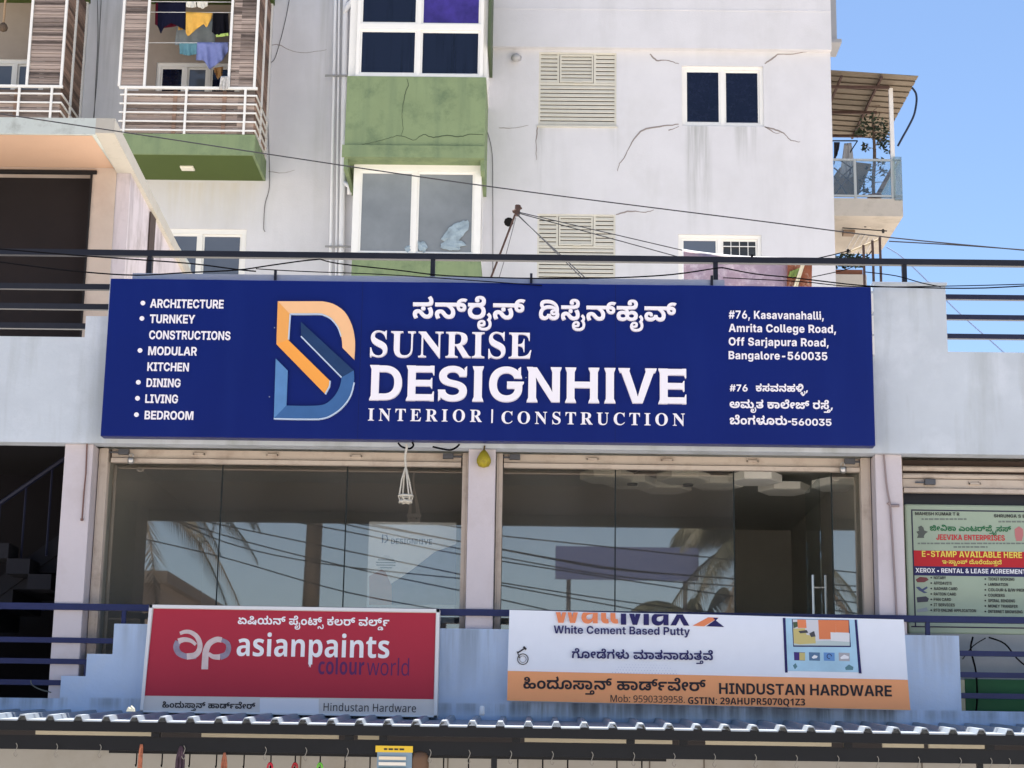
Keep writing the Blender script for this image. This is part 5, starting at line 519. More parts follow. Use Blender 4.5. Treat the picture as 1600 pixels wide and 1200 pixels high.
def glyph(font, ch, seg):
    """-> advance, verts, triangles (inside by winding number), boundary edges"""
    key = (font, ch, seg)
    if key in GC: return GC[key]
    if font == 'F':        # flared capitals: the sans letter joined with wedge feet
        adv, cs = dec(FONTS['I'][ch], seg)
        if ch == ord('I'): adv, cs = 330, [[(85, 0), (85, 728), (245, 728), (245, 0)]]
        cs = cs+FLARES[chr(ch)]
    else: adv, cs = dec(FONTS[font][ch], seg)
    vs = []; es = []
    for c in cs:
        b = len(vs); n = len(c); vs += [Vector(p) for p in c]; es += [(b+i, b+(i+1) % n) for i in range(n)]
    if not vs: GC[key] = (adv, [], [], []); return GC[key]
    rv, _, rf, _, _, _ = delaunay_2d_cdt(vs, es, [], 0, .01)
    seg_ = [(vs[a], vs[b]) for a, b in es]; tris = []
    for f in rf:
        cx = sum(rv[i].x for i in f)/3; cy = sum(rv[i].y for i in f)/3; wn = 0
        for a, b in seg_:
            if (a.y <= cy) != (b.y <= cy):
                if a.x+(cy-a.y)/(b.y-a.y)*(b.x-a.x) > cx: wn += 1 if b.y > a.y else -1
        if wn: tris.append(tuple(f))
    cnt = {}
    for t in tris:
        for i in range(3):
            a, b = t[i], t[(i+1) % 3]
            cnt[(a, b)] = 1
    bd = [e for e in cnt if (e[1], e[0]) not in cnt]
    GC[key] = (adv, [(v.x, v.y) for v in rv], tris, bd); return GC[key]
def text(parent, name, font, seq, xl, yb, xr, Y, m, cap=None, depth=.004, seg=3, track=0, yb2=None, hx=1.0):
    """one line of lettering as one mesh: baseline from pixel (xl, yb) to (xr, ...), cap = capital height in pixels; cap None keeps the letters' own proportions"""
    if isinstance(seq, str): seq = [ord(c) for c in seq]
    gl = [glyph(font, g, seg) for g in seq]
    tot = sum(g[0] for g in gl)+track*(len(gl)-1)
    x_lo = min((x for x, y in gl[0][1]), default=0); last = gl[-1]; x_hi = tot-last[0]+max((x for x, y in last[1]), default=last[0])
    a = at(xl, yb, Y); b = at(xr, yb if yb2 is None else yb2, Y); sx = (b.x-a.x)/(x_hi-x_lo)
    CAPS = {'I': 727, 'F': 728, 'N': 714, 'n': 714, 'S': 670, 'K': 560}
    sz = sx*hx if cap is None else (at(xl, yb-cap, Y).z-a.z)/CAPS[font]
    z0 = a.z if yb2 is None else (a.z+b.z)/2
    mb = MB(); x = -x_lo
    for k, (adv, vs, tris, bd) in enumerate(gl):
        o = len(mb.v); n = len(vs); dy = (k % 2)*.0004
        mb.v += [Vector((a.x+(x+u)*sx, Y-depth-dy, z0+v*sz)) for u, v in vs]
        for t in tris: mb.f.append(tuple(o+i for i in t)); mb.m.append(0)
        if depth > .008:
            mb.v += [Vector((a.x+(x+u)*sx, Y, z0+v*sz)) for u, v in vs]
            for i, j in bd: mb.f.append((o+i, o+n+i, o+n+j, o+j)); mb.m.append(0)
        x += adv+track
    return obj(name, mb, m, parent)
# ------------------------------------------------------------------ palette
GD = (146, 148, 144)
WHITE = mat('white plaster', (209, 208, 212), .85, var=.05, scale=1.5, bump=.15, bscale=30, streak=((168, 168, 166), .22, 2), stain=(190, 189, 188), sscale=.7, samt=.35,
            drips_and_shade=((2.6, 3.15, 14.4, 2.2, .75, GD), (3.5, 4.05, 14.4, .8, .6, GD), (-.15, .1, 14.4, 1.6, .6, GD), (1.2, 1.5, 14.4, 1.0, .3, GD), (-4.25, -3.6, 16.9, 6, .55, (176, 176, 172)), (-6.9, -5.2, 13.2, 1.0, .35, (196, 188, 168)), (-8.5, -7.6, 17, 4, .4, GD)))
CREAM = mat('cream painted metal', (206, 202, 190), .5, var=.03)
CREAMD = mat('cream louvre slats', (208, 204, 192), .5, var=.05)
FRAME = mat('white window frame', (232, 230, 226), .4, var=.02)
NAVYGLASS = mat('dark navy window glass', (17, 20, 40), .08, spec=.45, var=.2, scale=2, stain=(74, 80, 104), sscale=11, samt=.12)
PLEAT = mat('dark curtain behind glass', (24, 29, 46), .12, spec=.45, streak=((12, 14, 26), .9, 9))
PURPLEGLASS = mat('purple curtain behind glass', (62, 48, 128), .25, spec=.5, var=.35, scale=4)
GREYGLASS = mat('slate window glass', (92, 98, 110), .08, spec=.6, var=.1, scale=1)
HAZEGLASS = mat('hazy grey window glass', (130, 134, 136), .12, spec=.6, var=.22, scale=1.1)
GREEN = mat('green paint', (129, 145, 108), .8, var=.07, scale=2.5, bump=.2, bscale=25, stain=(92, 110, 84), sscale=2.6, samt=.8, streak=((98, 116, 92), .6, 4))
GREEND = mat('deep green paint', (76, 92, 44), .8, var=.05, scale=2)
WOOD = wood_mat('grey weathered wood', (66, 58, 56), (182, 164, 154), .075)
WOODB = wood_mat('brown weathered wood', (78, 62, 55), (160, 132, 116), .075)
PIPE = mat('white plastic pipe', (236, 236, 238), .45, var=.03)
CRACK = mat('crack', (142, 133, 130), .95)
CRACKG = mat('green wall crack', (74, 86, 66), .95)
NAVY = mat('navy railing paint', (38, 42, 66), .45, var=.12, scale=9)
NAVYD = mat('black railing paint', (36, 37, 46), .45, var=.15, scale=9)
BLUERAIL = mat('blue railing paint', (34, 43, 88), .4, var=.12, scale=9)
BAND = mat('pale grey cement paint', (196, 204, 212), .85, var=.08, scale=1.4, bump=.2, bscale=22, streak=((150, 156, 152), .6, 3), stain=(222, 228, 236), sscale=1.1, samt=.6)
BLUEWALL = mat('light blue wall paint', (188, 207, 234), .85, drips_and_shade=((-.95, -.3, 3.8, .6, .7, (132, 144, 158)), (3.42, 3.9, 3.8, .5, .6, (140, 146, 160)), (-3.9, -3.5, 3.8, .45, .5, (150, 160, 172)), (-.3, 3.4, 3.14, .2, .8, (96, 108, 126)), (-6, 6, 3.12, .15, .6, (120, 128, 138))), var=.07, scale=1.6, bump=.2, bscale=22, streak=((132, 148, 168), .4, 1.6), stain=(196, 208, 224), sscale=1.5, samt=.7)  # run-off marks, plus the soft shadow below the banner painted in
PILLAR = mat('lilac grey pillar paint', (204, 196, 200), .75, var=.04, scale=2, bump=.1, stain=(176, 164, 160), sscale=1.5, samt=.4)
SHUT = mat('beige shutter steel', (200, 187, 174), .5, var=.06, scale=3, stain=(140, 116, 100), sscale=5, samt=.5)
SHUTD = mat('shutter groove', (70, 58, 52), .8)
STEEL = mat('brushed steel', (190, 190, 190), .3, metal=.9)
DARKSTEEL = mat('dull grey steel', (96, 98, 104), .5, metal=.5)
RUST = mat('rusty steel', (80, 62, 57), .85, var=.25, scale=14)
INTERIOR = mat('shop interior paint', (206, 205, 198), .85, var=.03)
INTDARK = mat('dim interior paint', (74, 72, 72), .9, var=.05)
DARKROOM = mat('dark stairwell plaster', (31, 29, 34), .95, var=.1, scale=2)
PEACH = mat('peach wall paint', (196, 163, 140), .85, var=.05, scale=1.5, bump=.15, stain=(196, 160, 132), sscale=1.3, samt=.35)
LILAC = mat('faded lilac plaster', (200, 190, 194), .9, var=.06, scale=2, bump=.25, bscale=18, streak=((96, 86, 84), .8, 2.2), stain=(150, 138, 134), sscale=1.6, samt=.6)
COPE = mat('weathered coping cement', (196, 202, 198), .9, var=.1, scale=3, stain=(128, 128, 122), sscale=3, samt=.8)
FLOOR = mat('grey floor tiles', (150, 146, 140), .5, var=.05)
CONC = mat('bare cement', (186, 180, 170), .9, var=.1, scale=2, bump=.2, stain=(130, 124, 114), sscale=2, samt=.6)
BEIGEWALL = mat('beige shop wall', (178, 178, 175), .85, var=.06, scale=1.6, stain=(150, 142, 128), sscale=1.5, samt=.5)
BLACK = mat('black cable', (20, 20, 23), .95, spec=0)
BLACKPAINT = mat('black painted steel', (17, 19, 25), .4, var=.15, scale=8)
SIGNBLUE = mat('navy sign face', (5, 28, 106), .36, spec=.25, var=.08, scale=.9, streak=((24, 46, 122), .25, 3))
LETTER = mat('white acrylic letter', (246, 242, 248), .4)
PRINTW = mat('white print', (240, 240, 244), .6)

# ------------------------------------------------------------------ ground
g = MB().quad([(-400, -400, 0), (400, -400, 0), (400, 400, 0), (-400, 400, 0)])
tag(g.build('ground', mat('dry earth ground', (188, 176, 164), .95, var=.12, scale=.6, bump=.3, bscale=8)), kind='structure')
g = MB().quad([(-200, -13.5, .004), (200, -13.5, .004), (200, -4.5, .004), (-200, -4.5, .004)])
tag(g.build('road', mat('dusty road', (166, 160, 154), .9, var=.12, scale=2, bump=.3, bscale=60)), kind='structure')

# ------------------------------------------------------------------ apartment building
WY = 15.0
apt = empty('apartment_building', (-2.5, WY, 0), 'tall white plastered apartment building with cracked walls and green balcony fronts', 'building')
def holed(mb, x0, x1, z0, z1, y, holes, d, mi=0, back=True):
    """a wall face at y with openings whose reveals go back by d"""
    xs = sorted({x0, x1, *[h[0] for h in holes], *[h[1] for h in holes]}); zs = sorted({z0, z1, *[h[2] for h in holes], *[h[3] for h in holes]})
    for i in range(len(xs)-1):
        for j in range(len(zs)-1):
            cx, cz = (xs[i]+xs[i+1])/2, (zs[j]+zs[j+1])/2
            if any(h[0] < cx < h[1] and h[2] < cz < h[3] for h in holes): continue
            mb.quad([(xs[i], y, zs[j]), (xs[i+1], y, zs[j]), (xs[i+1], y, zs[j+1]), (xs[i], y, zs[j+1])], mi)
    for a, b, c, e in holes:
        mb.quad([(a, y, c), (a, y+d, c), (b, y+d, c), (b, y, c)][::-1], mi); mb.quad([(a, y, e), (b, y, e), (b, y+d, e), (a, y+d, e)][::-1], mi)
        mb.quad([(a, y, c), (a, y, e), (a, y+d, e), (a, y+d, c)][::-1], mi); mb.quad([(b, y, c), (b, y+d, c), (b, y+d, e), (b, y, e)][::-1], mi)
        if back: mb.quad([(a, y+d, c), (b, y+d, c), (b, y+d, e), (a, y+d, e)], mi)
WINS = {'r1': (2.58, 4.09, 14.40, 15.58), 'r2': (2.50, 4.01, 11.12, 12.31), 'l1': (-.07, 1.37, 14.37, 15.82), 'l2': (-.06, 1.36, 11.22, 12.67), 'lw': (-6.95, -5.36, 11.14, 12.31),
        'bw': (-7.19, -5.62, 14.1, 15.54), 'bw2': (-10.4, -9.28, 14.1, 15.58)}
mb = MB(); holed(mb, -13, 5.34, 0, 17.7, WY, list(WINS.values()), .16)
mb.quad([(5.34, WY, 0), (5.34, 27, 0), (5.34, 27, 17.7), (5.34, WY, 17.7)]); mb.quad([(-13, 27, 0), (-13, WY, 0), (-13, WY, 17.7), (-13, 27, 17.7)])
mb.quad([(-13, WY, 17.7), (5.34, WY, 17.7), (5.34, 27, 17.7), (-13, 27, 17.7)]); mb.quad([(5.34, 27, 0), (-13, 27, 0), (-13, 27, 17.7), (5.34, 27, 17.7)])
mb.build('wall', WHITE, apt)
# projecting storey over the right bay
mb = MB().box(-1.02, 5.345, WY-.13, WY+.02, 15.87, 17.71); mb.box(-1.02, 5.345, WY-.137, WY-.128, 16.62, 16.65)
mb.build('upper_storey', WHITE, apt)
def window(parent, rect, Y, split, panes, fw=.065, label=None, deep=.05):
    x0, x1, z0, z1 = rect; mb = MB()
    mb.box(x0, x1, Y-.02, Y+.06, z0, z0+fw).box(x0, x1, Y-.02, Y+.06, z1-fw, z1).box(x0, x0+fw, Y-.018, Y+.058, z0+fw, z1-fw).box(x1-fw, x1, Y-.018, Y+.058, z0+fw, z1-fw)
    es = [x0+fw]+[x0+(x1-x0)*s for s in split]+[x1-fw]
    for s in es[1:-1]: mb.box(s-.035, s+.035, Y-.012, Y+.05, z0+fw, z1-fw)
    # sash rims, the right-hand sash a step behind
    for i in range(len(es)-1):
        a = es[i]+(.035 if i else 0); b = es[i+1]-(.035 if i < len(es)-2 else 0); y = Y+.004+.018*(i % 2); c, d = z0+fw, z1-fw; t = .035
        mb.box(a, b, y, y+.03, c, c+t).box(a, b, y, y+.03, d-t, d).box(a, a+t, y+.001, y+.029, c+t, d-t).box(b-t, b, y+.001, y+.029, c+t, d-t)
    f = mb.build('window', FRAME, parent)
    if label: f['label'] = label
    for i, m in enumerate(panes):
        a = es[i]; b = es[i+1]; y = Y+.018+.018*(i % 2)
        MB().box(a+.01, b-.01, y, y+.008, z0+fw+.01, z1-fw-.01).build('pane', m, f)
    return f
window(apt, WINS['r1'], WY+.06, [.5], [NAVYGLASS, NAVYGLASS])
f = window(apt, WINS['r2'], WY+.06, [.5], [GREYGLASS, mat('dim curtained glass', (58, 58, 56), .15, spec=.5, var=.3, scale=5)])
mb = MB(); x0, x1, z0, z1 = WINS['r2']
for i in range(1, 4): mb.box(3.3+.155*i, 3.312+.155*i, WY+.055, WY+.062, z0+.1, z1-.1)
for i in range(1, 5): mb.box(3.28, x1-.08, WY+.053, WY+.06, z0+.22*i+.1, z0+.22*i+.115)
mb.build('grille', FRAME, f)
window(apt, WINS['lw'], WY+.05, [.47], [GREYGLASS, GREYGLASS], .09)
window(apt, WINS['bw'], WY+.05, [.34, .62], [NAVYGLASS, GREYGLASS, NAVYGLASS], .07)
window(apt, WINS['bw2'], WY+.05, [.5], [GREYGLASS, GREYGLASS], .08)
def louvre(rect, dark):
    x0, x1, z0, z1 = rect; mb = MB(); Y = WY+.03; fw = .035
    mb.box(x0, x1, Y-.02, Y+.05, z0, z0+fw).box(x0, x1, Y-.02, Y+.05, z1-fw, z1).box(x0, x0+fw, Y-.019, Y+.049, z0+fw, z1-fw).box(x1-fw, x1, Y-.019, Y+.049, z0+fw, z1-fw)
    zm = z1-.62; a, b = x0+.36, x0+1.04
    mb.box(x0+fw, x1-fw, Y-.01, Y+.04, zm-.02, zm+.02).box(a-.02, a+.02, Y-.012, Y+.04, zm+.02, z1-fw).box(b-.02, b+.02, Y-.012, Y+.04, zm+.02, z1-fw)
    f = mb.build('louvre_panel', CREAM, apt)
    def slats(mb, x0, x1, z0, z1, n):
        h = (z1-z0)/n
        for i in range(n):
            z = z0+i*h
            mb.extrude([(x0, Y-.014, z+h*.06), (x0, Y-.016, z+h*.2), (x0, Y-.004, z+h*.82), (x0, Y+.01, z+h*.82), (x0, Y+.01, z+h*.06)], (x1-x0, 0, 0))
    mb = MB(); slats(mb, x0+fw, x1-fw, z0+fw, zm-.02, 10); slats(mb, b+.02, x1-fw, zm+.02, z1-fw, 7); slats(mb, x0+fw, a-.02, zm+.02, z1-fw, 7)
    mb.box(x0+.02, x1-.02, Y+.04, Y+.06, z0+.02, z1-.02, 1)
    mb.build('slats', [CREAMD, SHUTD], f)
    mb = MB(); t = .03; A, B, Cc, D = a+.03, b-.03, zm+.03, z1-fw-.01
    mb.box(A, B, Y-.03, Y+.0, Cc, Cc+t).box(A, B, Y-.03, Y+.0, D-t, D).box(A, A+t, Y-.029, Y-.001, Cc+t, D-t).box(B-t, B, Y-.029, Y-.001, Cc+t, D-t)
    slats(mb, A+t, B-t, Cc+t, D-t, 7); mb.box((A+B)/2-.05, (A+B)/2+.09, Y-.045, Y-.03, Cc-.012, Cc+.012)
    mb.build('vent_door', CREAM, f)
    MB().box(x0-.02, x1+.02, WY-.03, WY+.012, z0-.03, z0-.002).build('sill', CREAM, f)
louvre(WINS['l1'], True); louvre(WINS['l2'], False)
# the middle bay: glazed boxes with a green spandrel box between
b0, b1 = -3.28, -1.06
mb = MB().box(-3.46, -1.0, 13.5, WY, 13.18, 14.70); mb.box(-3.50, -1.0, 13.46, 13.5, 13.18, 13.40)
mb.box(-3.47, -3.40, 13.55, WY, 12.98, 13.18).box(-1.07, -1.0, 13.55, WY, 12.98, 13.18)
sp = mb.build('bay_spandrel', GREEN, apt)
def crack(name, pts, Y, parent, m, wd=1.6):
    wd *= 1.15; p = spline([(at(x, y, Y).x, at(x, y, Y).z, 0) for x, y in pts], 5); random.seed(len(pts)*7)
    p = [(q[0]+random.uniform(-.008, .008), q[1]+random.uniform(-.008, .008)) for q in p]
    k = (Y-CAM.y)/FPX; n = len(p)
    mb = MB()
    return mb.ribbon(p, [wd*k*(.45+.55*math.sin(math.pi*min(1, (i+1)/(n*.6)))) if i < n*.6 else wd*k*(1.05-(i/n)*.75) for i in range(n)], Y-.004, Y+.01).build(name, m, parent)
def C4(pts, ox, oy): return [(ox+x/3.75, oy+y/3.75) for x, y in pts]
crack('crack', C4([(1330, 790), (1260, 788), (1200, 800), (1120, 795), (1040, 805), (980, 790), (920, 820), (850, 795), (790, 805), (700, 830), (620, 850)], 400, 0), 13.5, sp, CRACKG, 1.5)
crack('crack', C4([(885, 460), (893, 495), (875, 545), (862, 620), (855, 690), (862, 750), (850, 795)], 400, 0), 13.5, sp, CRACKG, 1.1)
mb = MB().box(b0-.02, b1+.02, 13.86, WY, 10.0, 11.44); mb.build('bay_base', GREEN, apt)
MB().box(b0-.0, b0+.10, 13.99, WY, 11.44, 13.18).box(b1-.1, b1, 13.99, WY, 11.44, 13.18).box(b0, b1, 14.3, 14.4, 11.44, 13.18).build('bay_cheek', FRAME, apt)
window(apt, (b0-.04, b1, 11.44, 13.18), 13.88, [.485], [HAZEGLASS, HAZEGLASS], .12)
# crumpled sacks lying inside the lower bay window
SACK = mat('pale plastic sack', (150, 166, 176), .45, var=.3, scale=7)
def sack(px, py, rx, rz, tilt, seed):
    p = at(px, py, 13.86); mb = MB(); n, m = 14, 9; off = Vector((seed*3.1, seed*1.7, 0))
    for i in range(m+1):
        t = math.pi*i/m
        for k in range(n):
            a = 2*math.pi*k/n; d = Vector((math.sin(t)*math.cos(a), math.sin(t)*math.sin(a), math.cos(t)))
            s = 1+.75*(noise.noise(d*1.6+off))+.25*noise.noise(d*4+off); x, z = d.x*rx*s, d.z*rz*s
            mb.v.append(Vector((p.x+x*math.cos(tilt)-z*math.sin(tilt), 13.888+.012*d.y*s, p.z+x*math.sin(tilt)+z*math.cos(tilt))))
    for i in range(m):
        for k in range(n): q = i*n+k; r = i*n+(k+1) % n; mb.f.append((q, r, r+n, q+n)); mb.m.append(0)
    mb.build('plastic_sack', SACK, apt)
sack(712, 362, .24, .12, .75, 1); sack(708, 383, .19, .08, .1, 2); sack(660, 385, .07, .09, .4, 3); sack(637, 388, .05, .07, 0, 4)
# upper bay window
MB().box(b0-.18, b0+.02, 13.63, WY, 14.70, 17.5).box(b1-.0, b1+.07, 13.63, WY, 14.70, 17.5).box(b0, b1, 14.2, 14.3, 14.70, 17.5).build('bay_cheek', FRAME, apt)
window(apt, (b0-.04, b1+.0, 14.70, 15.66), 13.55, [.49], [PLEAT, PLEAT], .06)
window(apt, (b0-.04, b1+.0, 15.66, 16.9), 13.551, [.49], [PLEAT, PURPLEGLASS], .06)
MB().box(b1+.08, b1+.13, 13.5, WY, 15.3, 17).build('fin', mat('dark green fin', (80, 92, 70), .8), apt)
# drain pipes
for px0, px1, r in ((540, 533, .055), (524, 516, .03), (530, 525, .02)):
    a, b = at(px0, 0, 14.9), at(px1, 430, 14.9)
    mb = MB().tube([(a.x, 14.9, 17.2), (a.x, 14.9, a.z), (b.x, 14.9, b.z), (b.x, 14.9, 10)], r, 8)
    if r > .05: mb.tube([(a.x, 14.9, 16.5), (a.x+.02, 14.86, 16.6), (a.x+.16, 14.8, 16.75), (a.x+.16, 14.8, 17.2)], r, 8); mb.tube([(b.x-.02, 14.9, 13.2), (b.x+.1, 14.85, 13.1), (b.x+.1, 14.85, 12.95)], r*.8, 8)
    mb.build('drain_pipe', PIPE, apt, smooth=True)
for y in (118, 385):
    a, b = at(508, y, 14.84), at(548, y+1, 14.84); MB().box(a.x, b.x, 14.82, 14.86, a.z-.013, a.z+.013).build('pipe_clamp', mat('grey clamp', (150, 150, 150), .6), apt)
# vent cowl, hole, wall cracks and drop cables
p = at(806, 90, 14.9); MB().tube([(p.x+.06, WY, p.z+.03), (p.x, 14.93, p.z+.02), (p.x-.02, 14.86, p.z-.02)], [.06, .075, .07], 12).build('vent_cowl', mat('cowl plastic', (170, 170, 172), .5), apt, smooth=True)
p = at(795, 347, WY); MB().tube([(p.x, WY-.004, p.z), (p.x, WY+.1, p.z)], .09, 9).build('wall_hole', mat('dark hole', (22, 20, 20), .95), apt)  # near-black disc drawn as the hole in the wall
for pts, wd in (([(1061, 194), (1030, 198), (1005, 203), (988, 222), (976, 245), (967, 258), (965, 267)], 2.4), ([(1016, 84), (1026, 94), (1045, 95), (1061, 100)], 2.4),
                ([(1195, 100), (1205, 93), (1216, 85), (1240, 84), (1275, 79)], 2.4), ([(1195, 199), (1212, 203), (1226, 209), (1236, 219), (1250, 222)], 2.2), ([(1195, 198), (1210, 207), (1218, 208)], 1.5),
                ([(963, 335), (985, 330), (1005, 332), (1022, 328)], 2.2), ([(840, 197), (838, 220), (838, 250)], 1.8), ([(418, 73), (435, 70), (455, 79), (480, 82), (510, 78)], 1.0),
                ([(780, 200), (800, 200), (825, 196)], 1.0), ([(1045, 204), (1061, 198)], 1.6), ([(420, 268), (440, 270), (460, 266)], .8)):
    Y = WY-.13 if False else WY
    crack('crack', pts, Y, apt, CRACK, wd)
for pts in ([(158, 0), (155, 60), (151, 130), (146, 184)], [(152, 0), (153, 60), (150, 120), (147, 184)], [(417, 160), (420, 230), (421, 290), (414, 320), (412, 355), (414, 362)], [(762, 207), (769, 240), (770, 300), (770, 430)], [(452, 0), (444, 40), (430, 90), (420, 98)]):
    MB().tube(spline(P3(pts, WY-.02), 5), .0065, 5).build('drop_cable', mat('grey drop cable', (96, 96, 96), .9), apt)
for (px, py, a, b) in ((1078, 210, .12, .5), (1100, 210, .05, .3), (1150, 204, .03, .2), (1163, 204, .04, .25), (1175, 202, .03, .15)): pass

def slats(mb, x0, x1, z0, z1, y0, y1, n, gap=.012):
    h = (z1-z0)/n
    for i in range(n): mb.box(x0, x1, y0+.004*(i % 2), y1, z0+i*h+gap/2, z0+(i+1)*h-gap/2)
def balcony(x0, x1, screens, posts, label, side=True):
    Y = 13.6; z0, zt, zr = 13.24, 13.62, 14.49; ZT = 16.7
    b = MB().box(x0, x1, Y, WY-.002, z0, zt).build('balcony', GREEN, apt); b['label'] = label
    MB().box(x0-.02, x1+.02, Y-.02, WY-.003, ZT, ZT+.4).build('balcony_roof', GREEND, b)
    MB().box(x0+.04, x1-.04, Y+.04, WY-.04, z0-.006, z0-.001).build('soffit', GREEND, b)
    h = [r for r in (WINS['bw'], WINS['bw2']) if x0 < r[0] < x1]
    mb = MB(); holed(mb, max(x0, -11.5), x1, zt+.002, ZT, WY-.012, h, .01, 0, False); mb.build('back_wall', mat('beige with painted shade', (160, 148, 138), .9, var=.05), b)  # beige panel darkened in colour to stand for shade inside the balcony
    mb = MB()
    for k in range(5): mb.box(x0, x1, Y+.0, Y+.025, zt+.06+k*.165, zt+.085+k*.165)
    mb.box(x0-.02, x1, Y-.01, Y+.035, zr-.025, zr+.02)
    for x in posts: mb.box(x-.02, x+.02, Y-.008, Y+.033, zt, zr-.025)
    for k in range(5): mb.box(x1-.025, x1, Y+.035, WY-.01, zt+.06+k*.165, zt+.085+k*.165)
    mb.build('railing', FRAME, b)
    mb = MB(); slats(mb, x0+.05, x1-.05, zt+.03, zr-.04, Y+.06, Y+.08, 7); mb.build('lower_boarding', WOOD, b)
    mb = MB()
    for x in (x0+(x1-x0)*.4, x0+(x1-x0)*.76): mb.box(x-.035, x+.035, Y+.045, Y+.06, zt, zr-.04)
    mb.build('boarding_batten', WOODB, b)
    for a, c in screens:
        mb = MB(); slats(mb, a+.03, c-.03, zr+.03, ZT-.02, Y+.02, Y+.045, 29); s = mb.build('slatted_screen', WOOD, b)
        MB().box(a-.022, a+.022, Y-.005, Y+.04, zr+.02, ZT).box(c-.022, c+.022, Y-.006, Y+.041, zr+.02, ZT).build('screen_frame', FRAME, s)
    if side:
        mb = MB(); n = 41; h = (ZT-zt-.05)/n
        for i in range(n): mb.box(x1-.05, x1-.03, Y+.08, WY-.01, zt+.03+i*h, zt+.03+(i+1)*h-.012)
        s = mb.build('slatted_side', WOODB, b)
        MB().box(x1-.055, x1-.0, Y+.6, Y+.66, zt, ZT).box(x1-.056, x1-.001, WY-.09, WY-.012, zt, ZT).build('screen_frame', FRAME, s)
    return b
B1 = balcony(-7.5, -5.06, [(-7.53, -7.08), (-5.58, -5.12)], (-7.4, -6.32, -5.27), 'balcony with timber screens and laundry above a green slab')
p = at(293, 267, 14.3); MB().box(p.x-.12, p.x+.12, 14.18, 14.38, 13.20, 13.238).build('ceiling_light', mat('cream lamp cover', (226, 222, 208), .5), B1, bevel=.01)
balcony(-12, -8.53, [(-9.18, -8.57)], (-8.72, -9.3, -10.4), 'balcony with one timber screen at the left edge')

# right-hand side balcony, glass railing and sheet roof
RB = MB().box(5.36, 7.21, 18, 20.6, 13.67, 14.04).build('balcony', CONC, apt); RB['label'] = 'side balcony with glass railing under a metal sheet roof'
mb = MB().box(5.4, 7.2, 18.02, 18.06, 14.84, 14.88).box(5.4, 7.2, 18.02, 18.06, 14.08, 14.12)
for x in (6.28, 7.02): mb.box(x-.025, x+.025, 18.015, 18.065, 14.04, 14.84)
mb.box(7.15, 7.19, 18.06, 20.5, 14.84, 14.88); mb.build('railing', mat('grey rail paint', (168, 174, 176), .4), RB)
RG = glass_mat('greenish railing glass', (.72, .82, .8), .12, .25)
MB().box(5.42, 7.0, 18.035, 18.045, 14.12, 14.84).build('glass_panel', glass_mat('clear railing glass', (.9, .94, .94), .06, .06), RB)
MB().box(7.05, 7.21, 17.985, 17.995, 14.0, 14.92).box(7.2, 7.212, 18.0, 20.5, 14.0, 14.92).build('glass_panel', RG, RB)
SHEET = mat('old brown sheet metal', (122, 112, 97), .7, metal=.2, var=.1, scale=3, stain=(104, 88, 74), sscale=3, samt=.6)
mb = MB(); Y = 17.5
k = 0
while Y < 21:
    z = 16.45; mb.box(5.36, 7.5, Y, Y+.22, z, z+.01).box(5.36, 7.5, Y+.22, Y+.30, z+.03, z+.04); mb.quad([(5.36, Y+.22, z), (7.5, Y+.22, z), (7.5, Y+.22, z+.03), (5.36, Y+.22, z+.03)]); mb.quad([(5.36, Y+.30, z), (7.5, Y+.30, z), (7.5, Y+.30, z+.03), (5.36, Y+.30, z+.03)]); Y += .30
mb.v = [Vector((v.x, v.y, v.z+.12-.06*(v.x-5.36))) for v in mb.v]
rr = mb.build('sheet_roof', SHEET, RB)
mb = MB()
for x in (5.95, 6.75): mb.extrude([(x, 17.5, 16.40), (x+.04, 17.5, 16.40), (x+.04, 17.5, 16.45), (x, 17.5, 16.45)], (0, 3.5, 0))
for y in (17.9, 19.3, 20.7): mb.box(5.37, 7.0, y, y+.05, 16.34, 16.395)
mb.build('roof_frame', RUST, rr)
MB().box(7.02, 7.10, 18.08, 18.16, 14.04, 16.42).build('roof_post', FRAME, RB)
RB2 = MB().box(5.36, 6.45, 18, 20.4, 11.6, 12.46).build('balcony', CONC, apt); RB2['label'] = 'lower side balcony of bare cement with plants on its edge'
# box on the right wall near the roof line
MB().box(5.36, 5.52, 15.3, 15.9, 16.25, 17.6).box(5.36, 5.6, 15.25, 15.95, 16.18, 16.25).build('wall_box', mat('grey wall box', (150, 152, 156), .6), apt)

# ------------------------------------------------------------------ shop building
shop = empty('shop_building', (-.4, .2, 0), 'two storey shop building with pale cement band, lilac pillars and blue lower wall', 'building')
L_, R_ = -9.0, 9.0
def band(lo, steps, y0, y1, mb):
    for x0, x1, z1 in steps: mb.box(x0, x1, y0, y1, lo, z1)
mb = MB(); band(5.50, ((L_, -4.36, 6.53), (-4.36, -4.15, 6.74), (-4.15, 3.205, 7.08), (3.205, 3.89, 7.15), (3.89, R_, 6.49)), .03, .22, mb)
mb.box(3.19, 3.905, .015, .235, 7.15, 7.17); mb.build('parapet', BAND, shop)
MB().box(-3.93, 1.77, .0, .2, 7.082, 7.165).build('coping_tube', mat('galvanised sign frame', (176, 180, 186), .5, metal=.3, var=.08), shop)
mb = MB(); band(2.92, ((L_, -4.36, 3.11), (-4.36, -4.135, 3.315), (-4.135, -3.90, 3.52), (-3.90, 3.89, 3.80), (3.89, R_, 3.12)), .02, .17, mb)
mb.build('lower_parapet', BLUEWALL, shop)
MB().box(L_, R_, .22, 13.2, 5.62, 6.35).build('roof_slab', mat('pale terrace floor', (206, 200, 190), .9, var=.08, scale=1), shop)
for x0, x1 in ((-4.49, -4.22), (-.655, -.40), (3.18, 3.43)):
    MB().box(x0, x1, .09, .42, 2.95, 5.50).build('pillar', PILLAR, shop, bevel=.008)
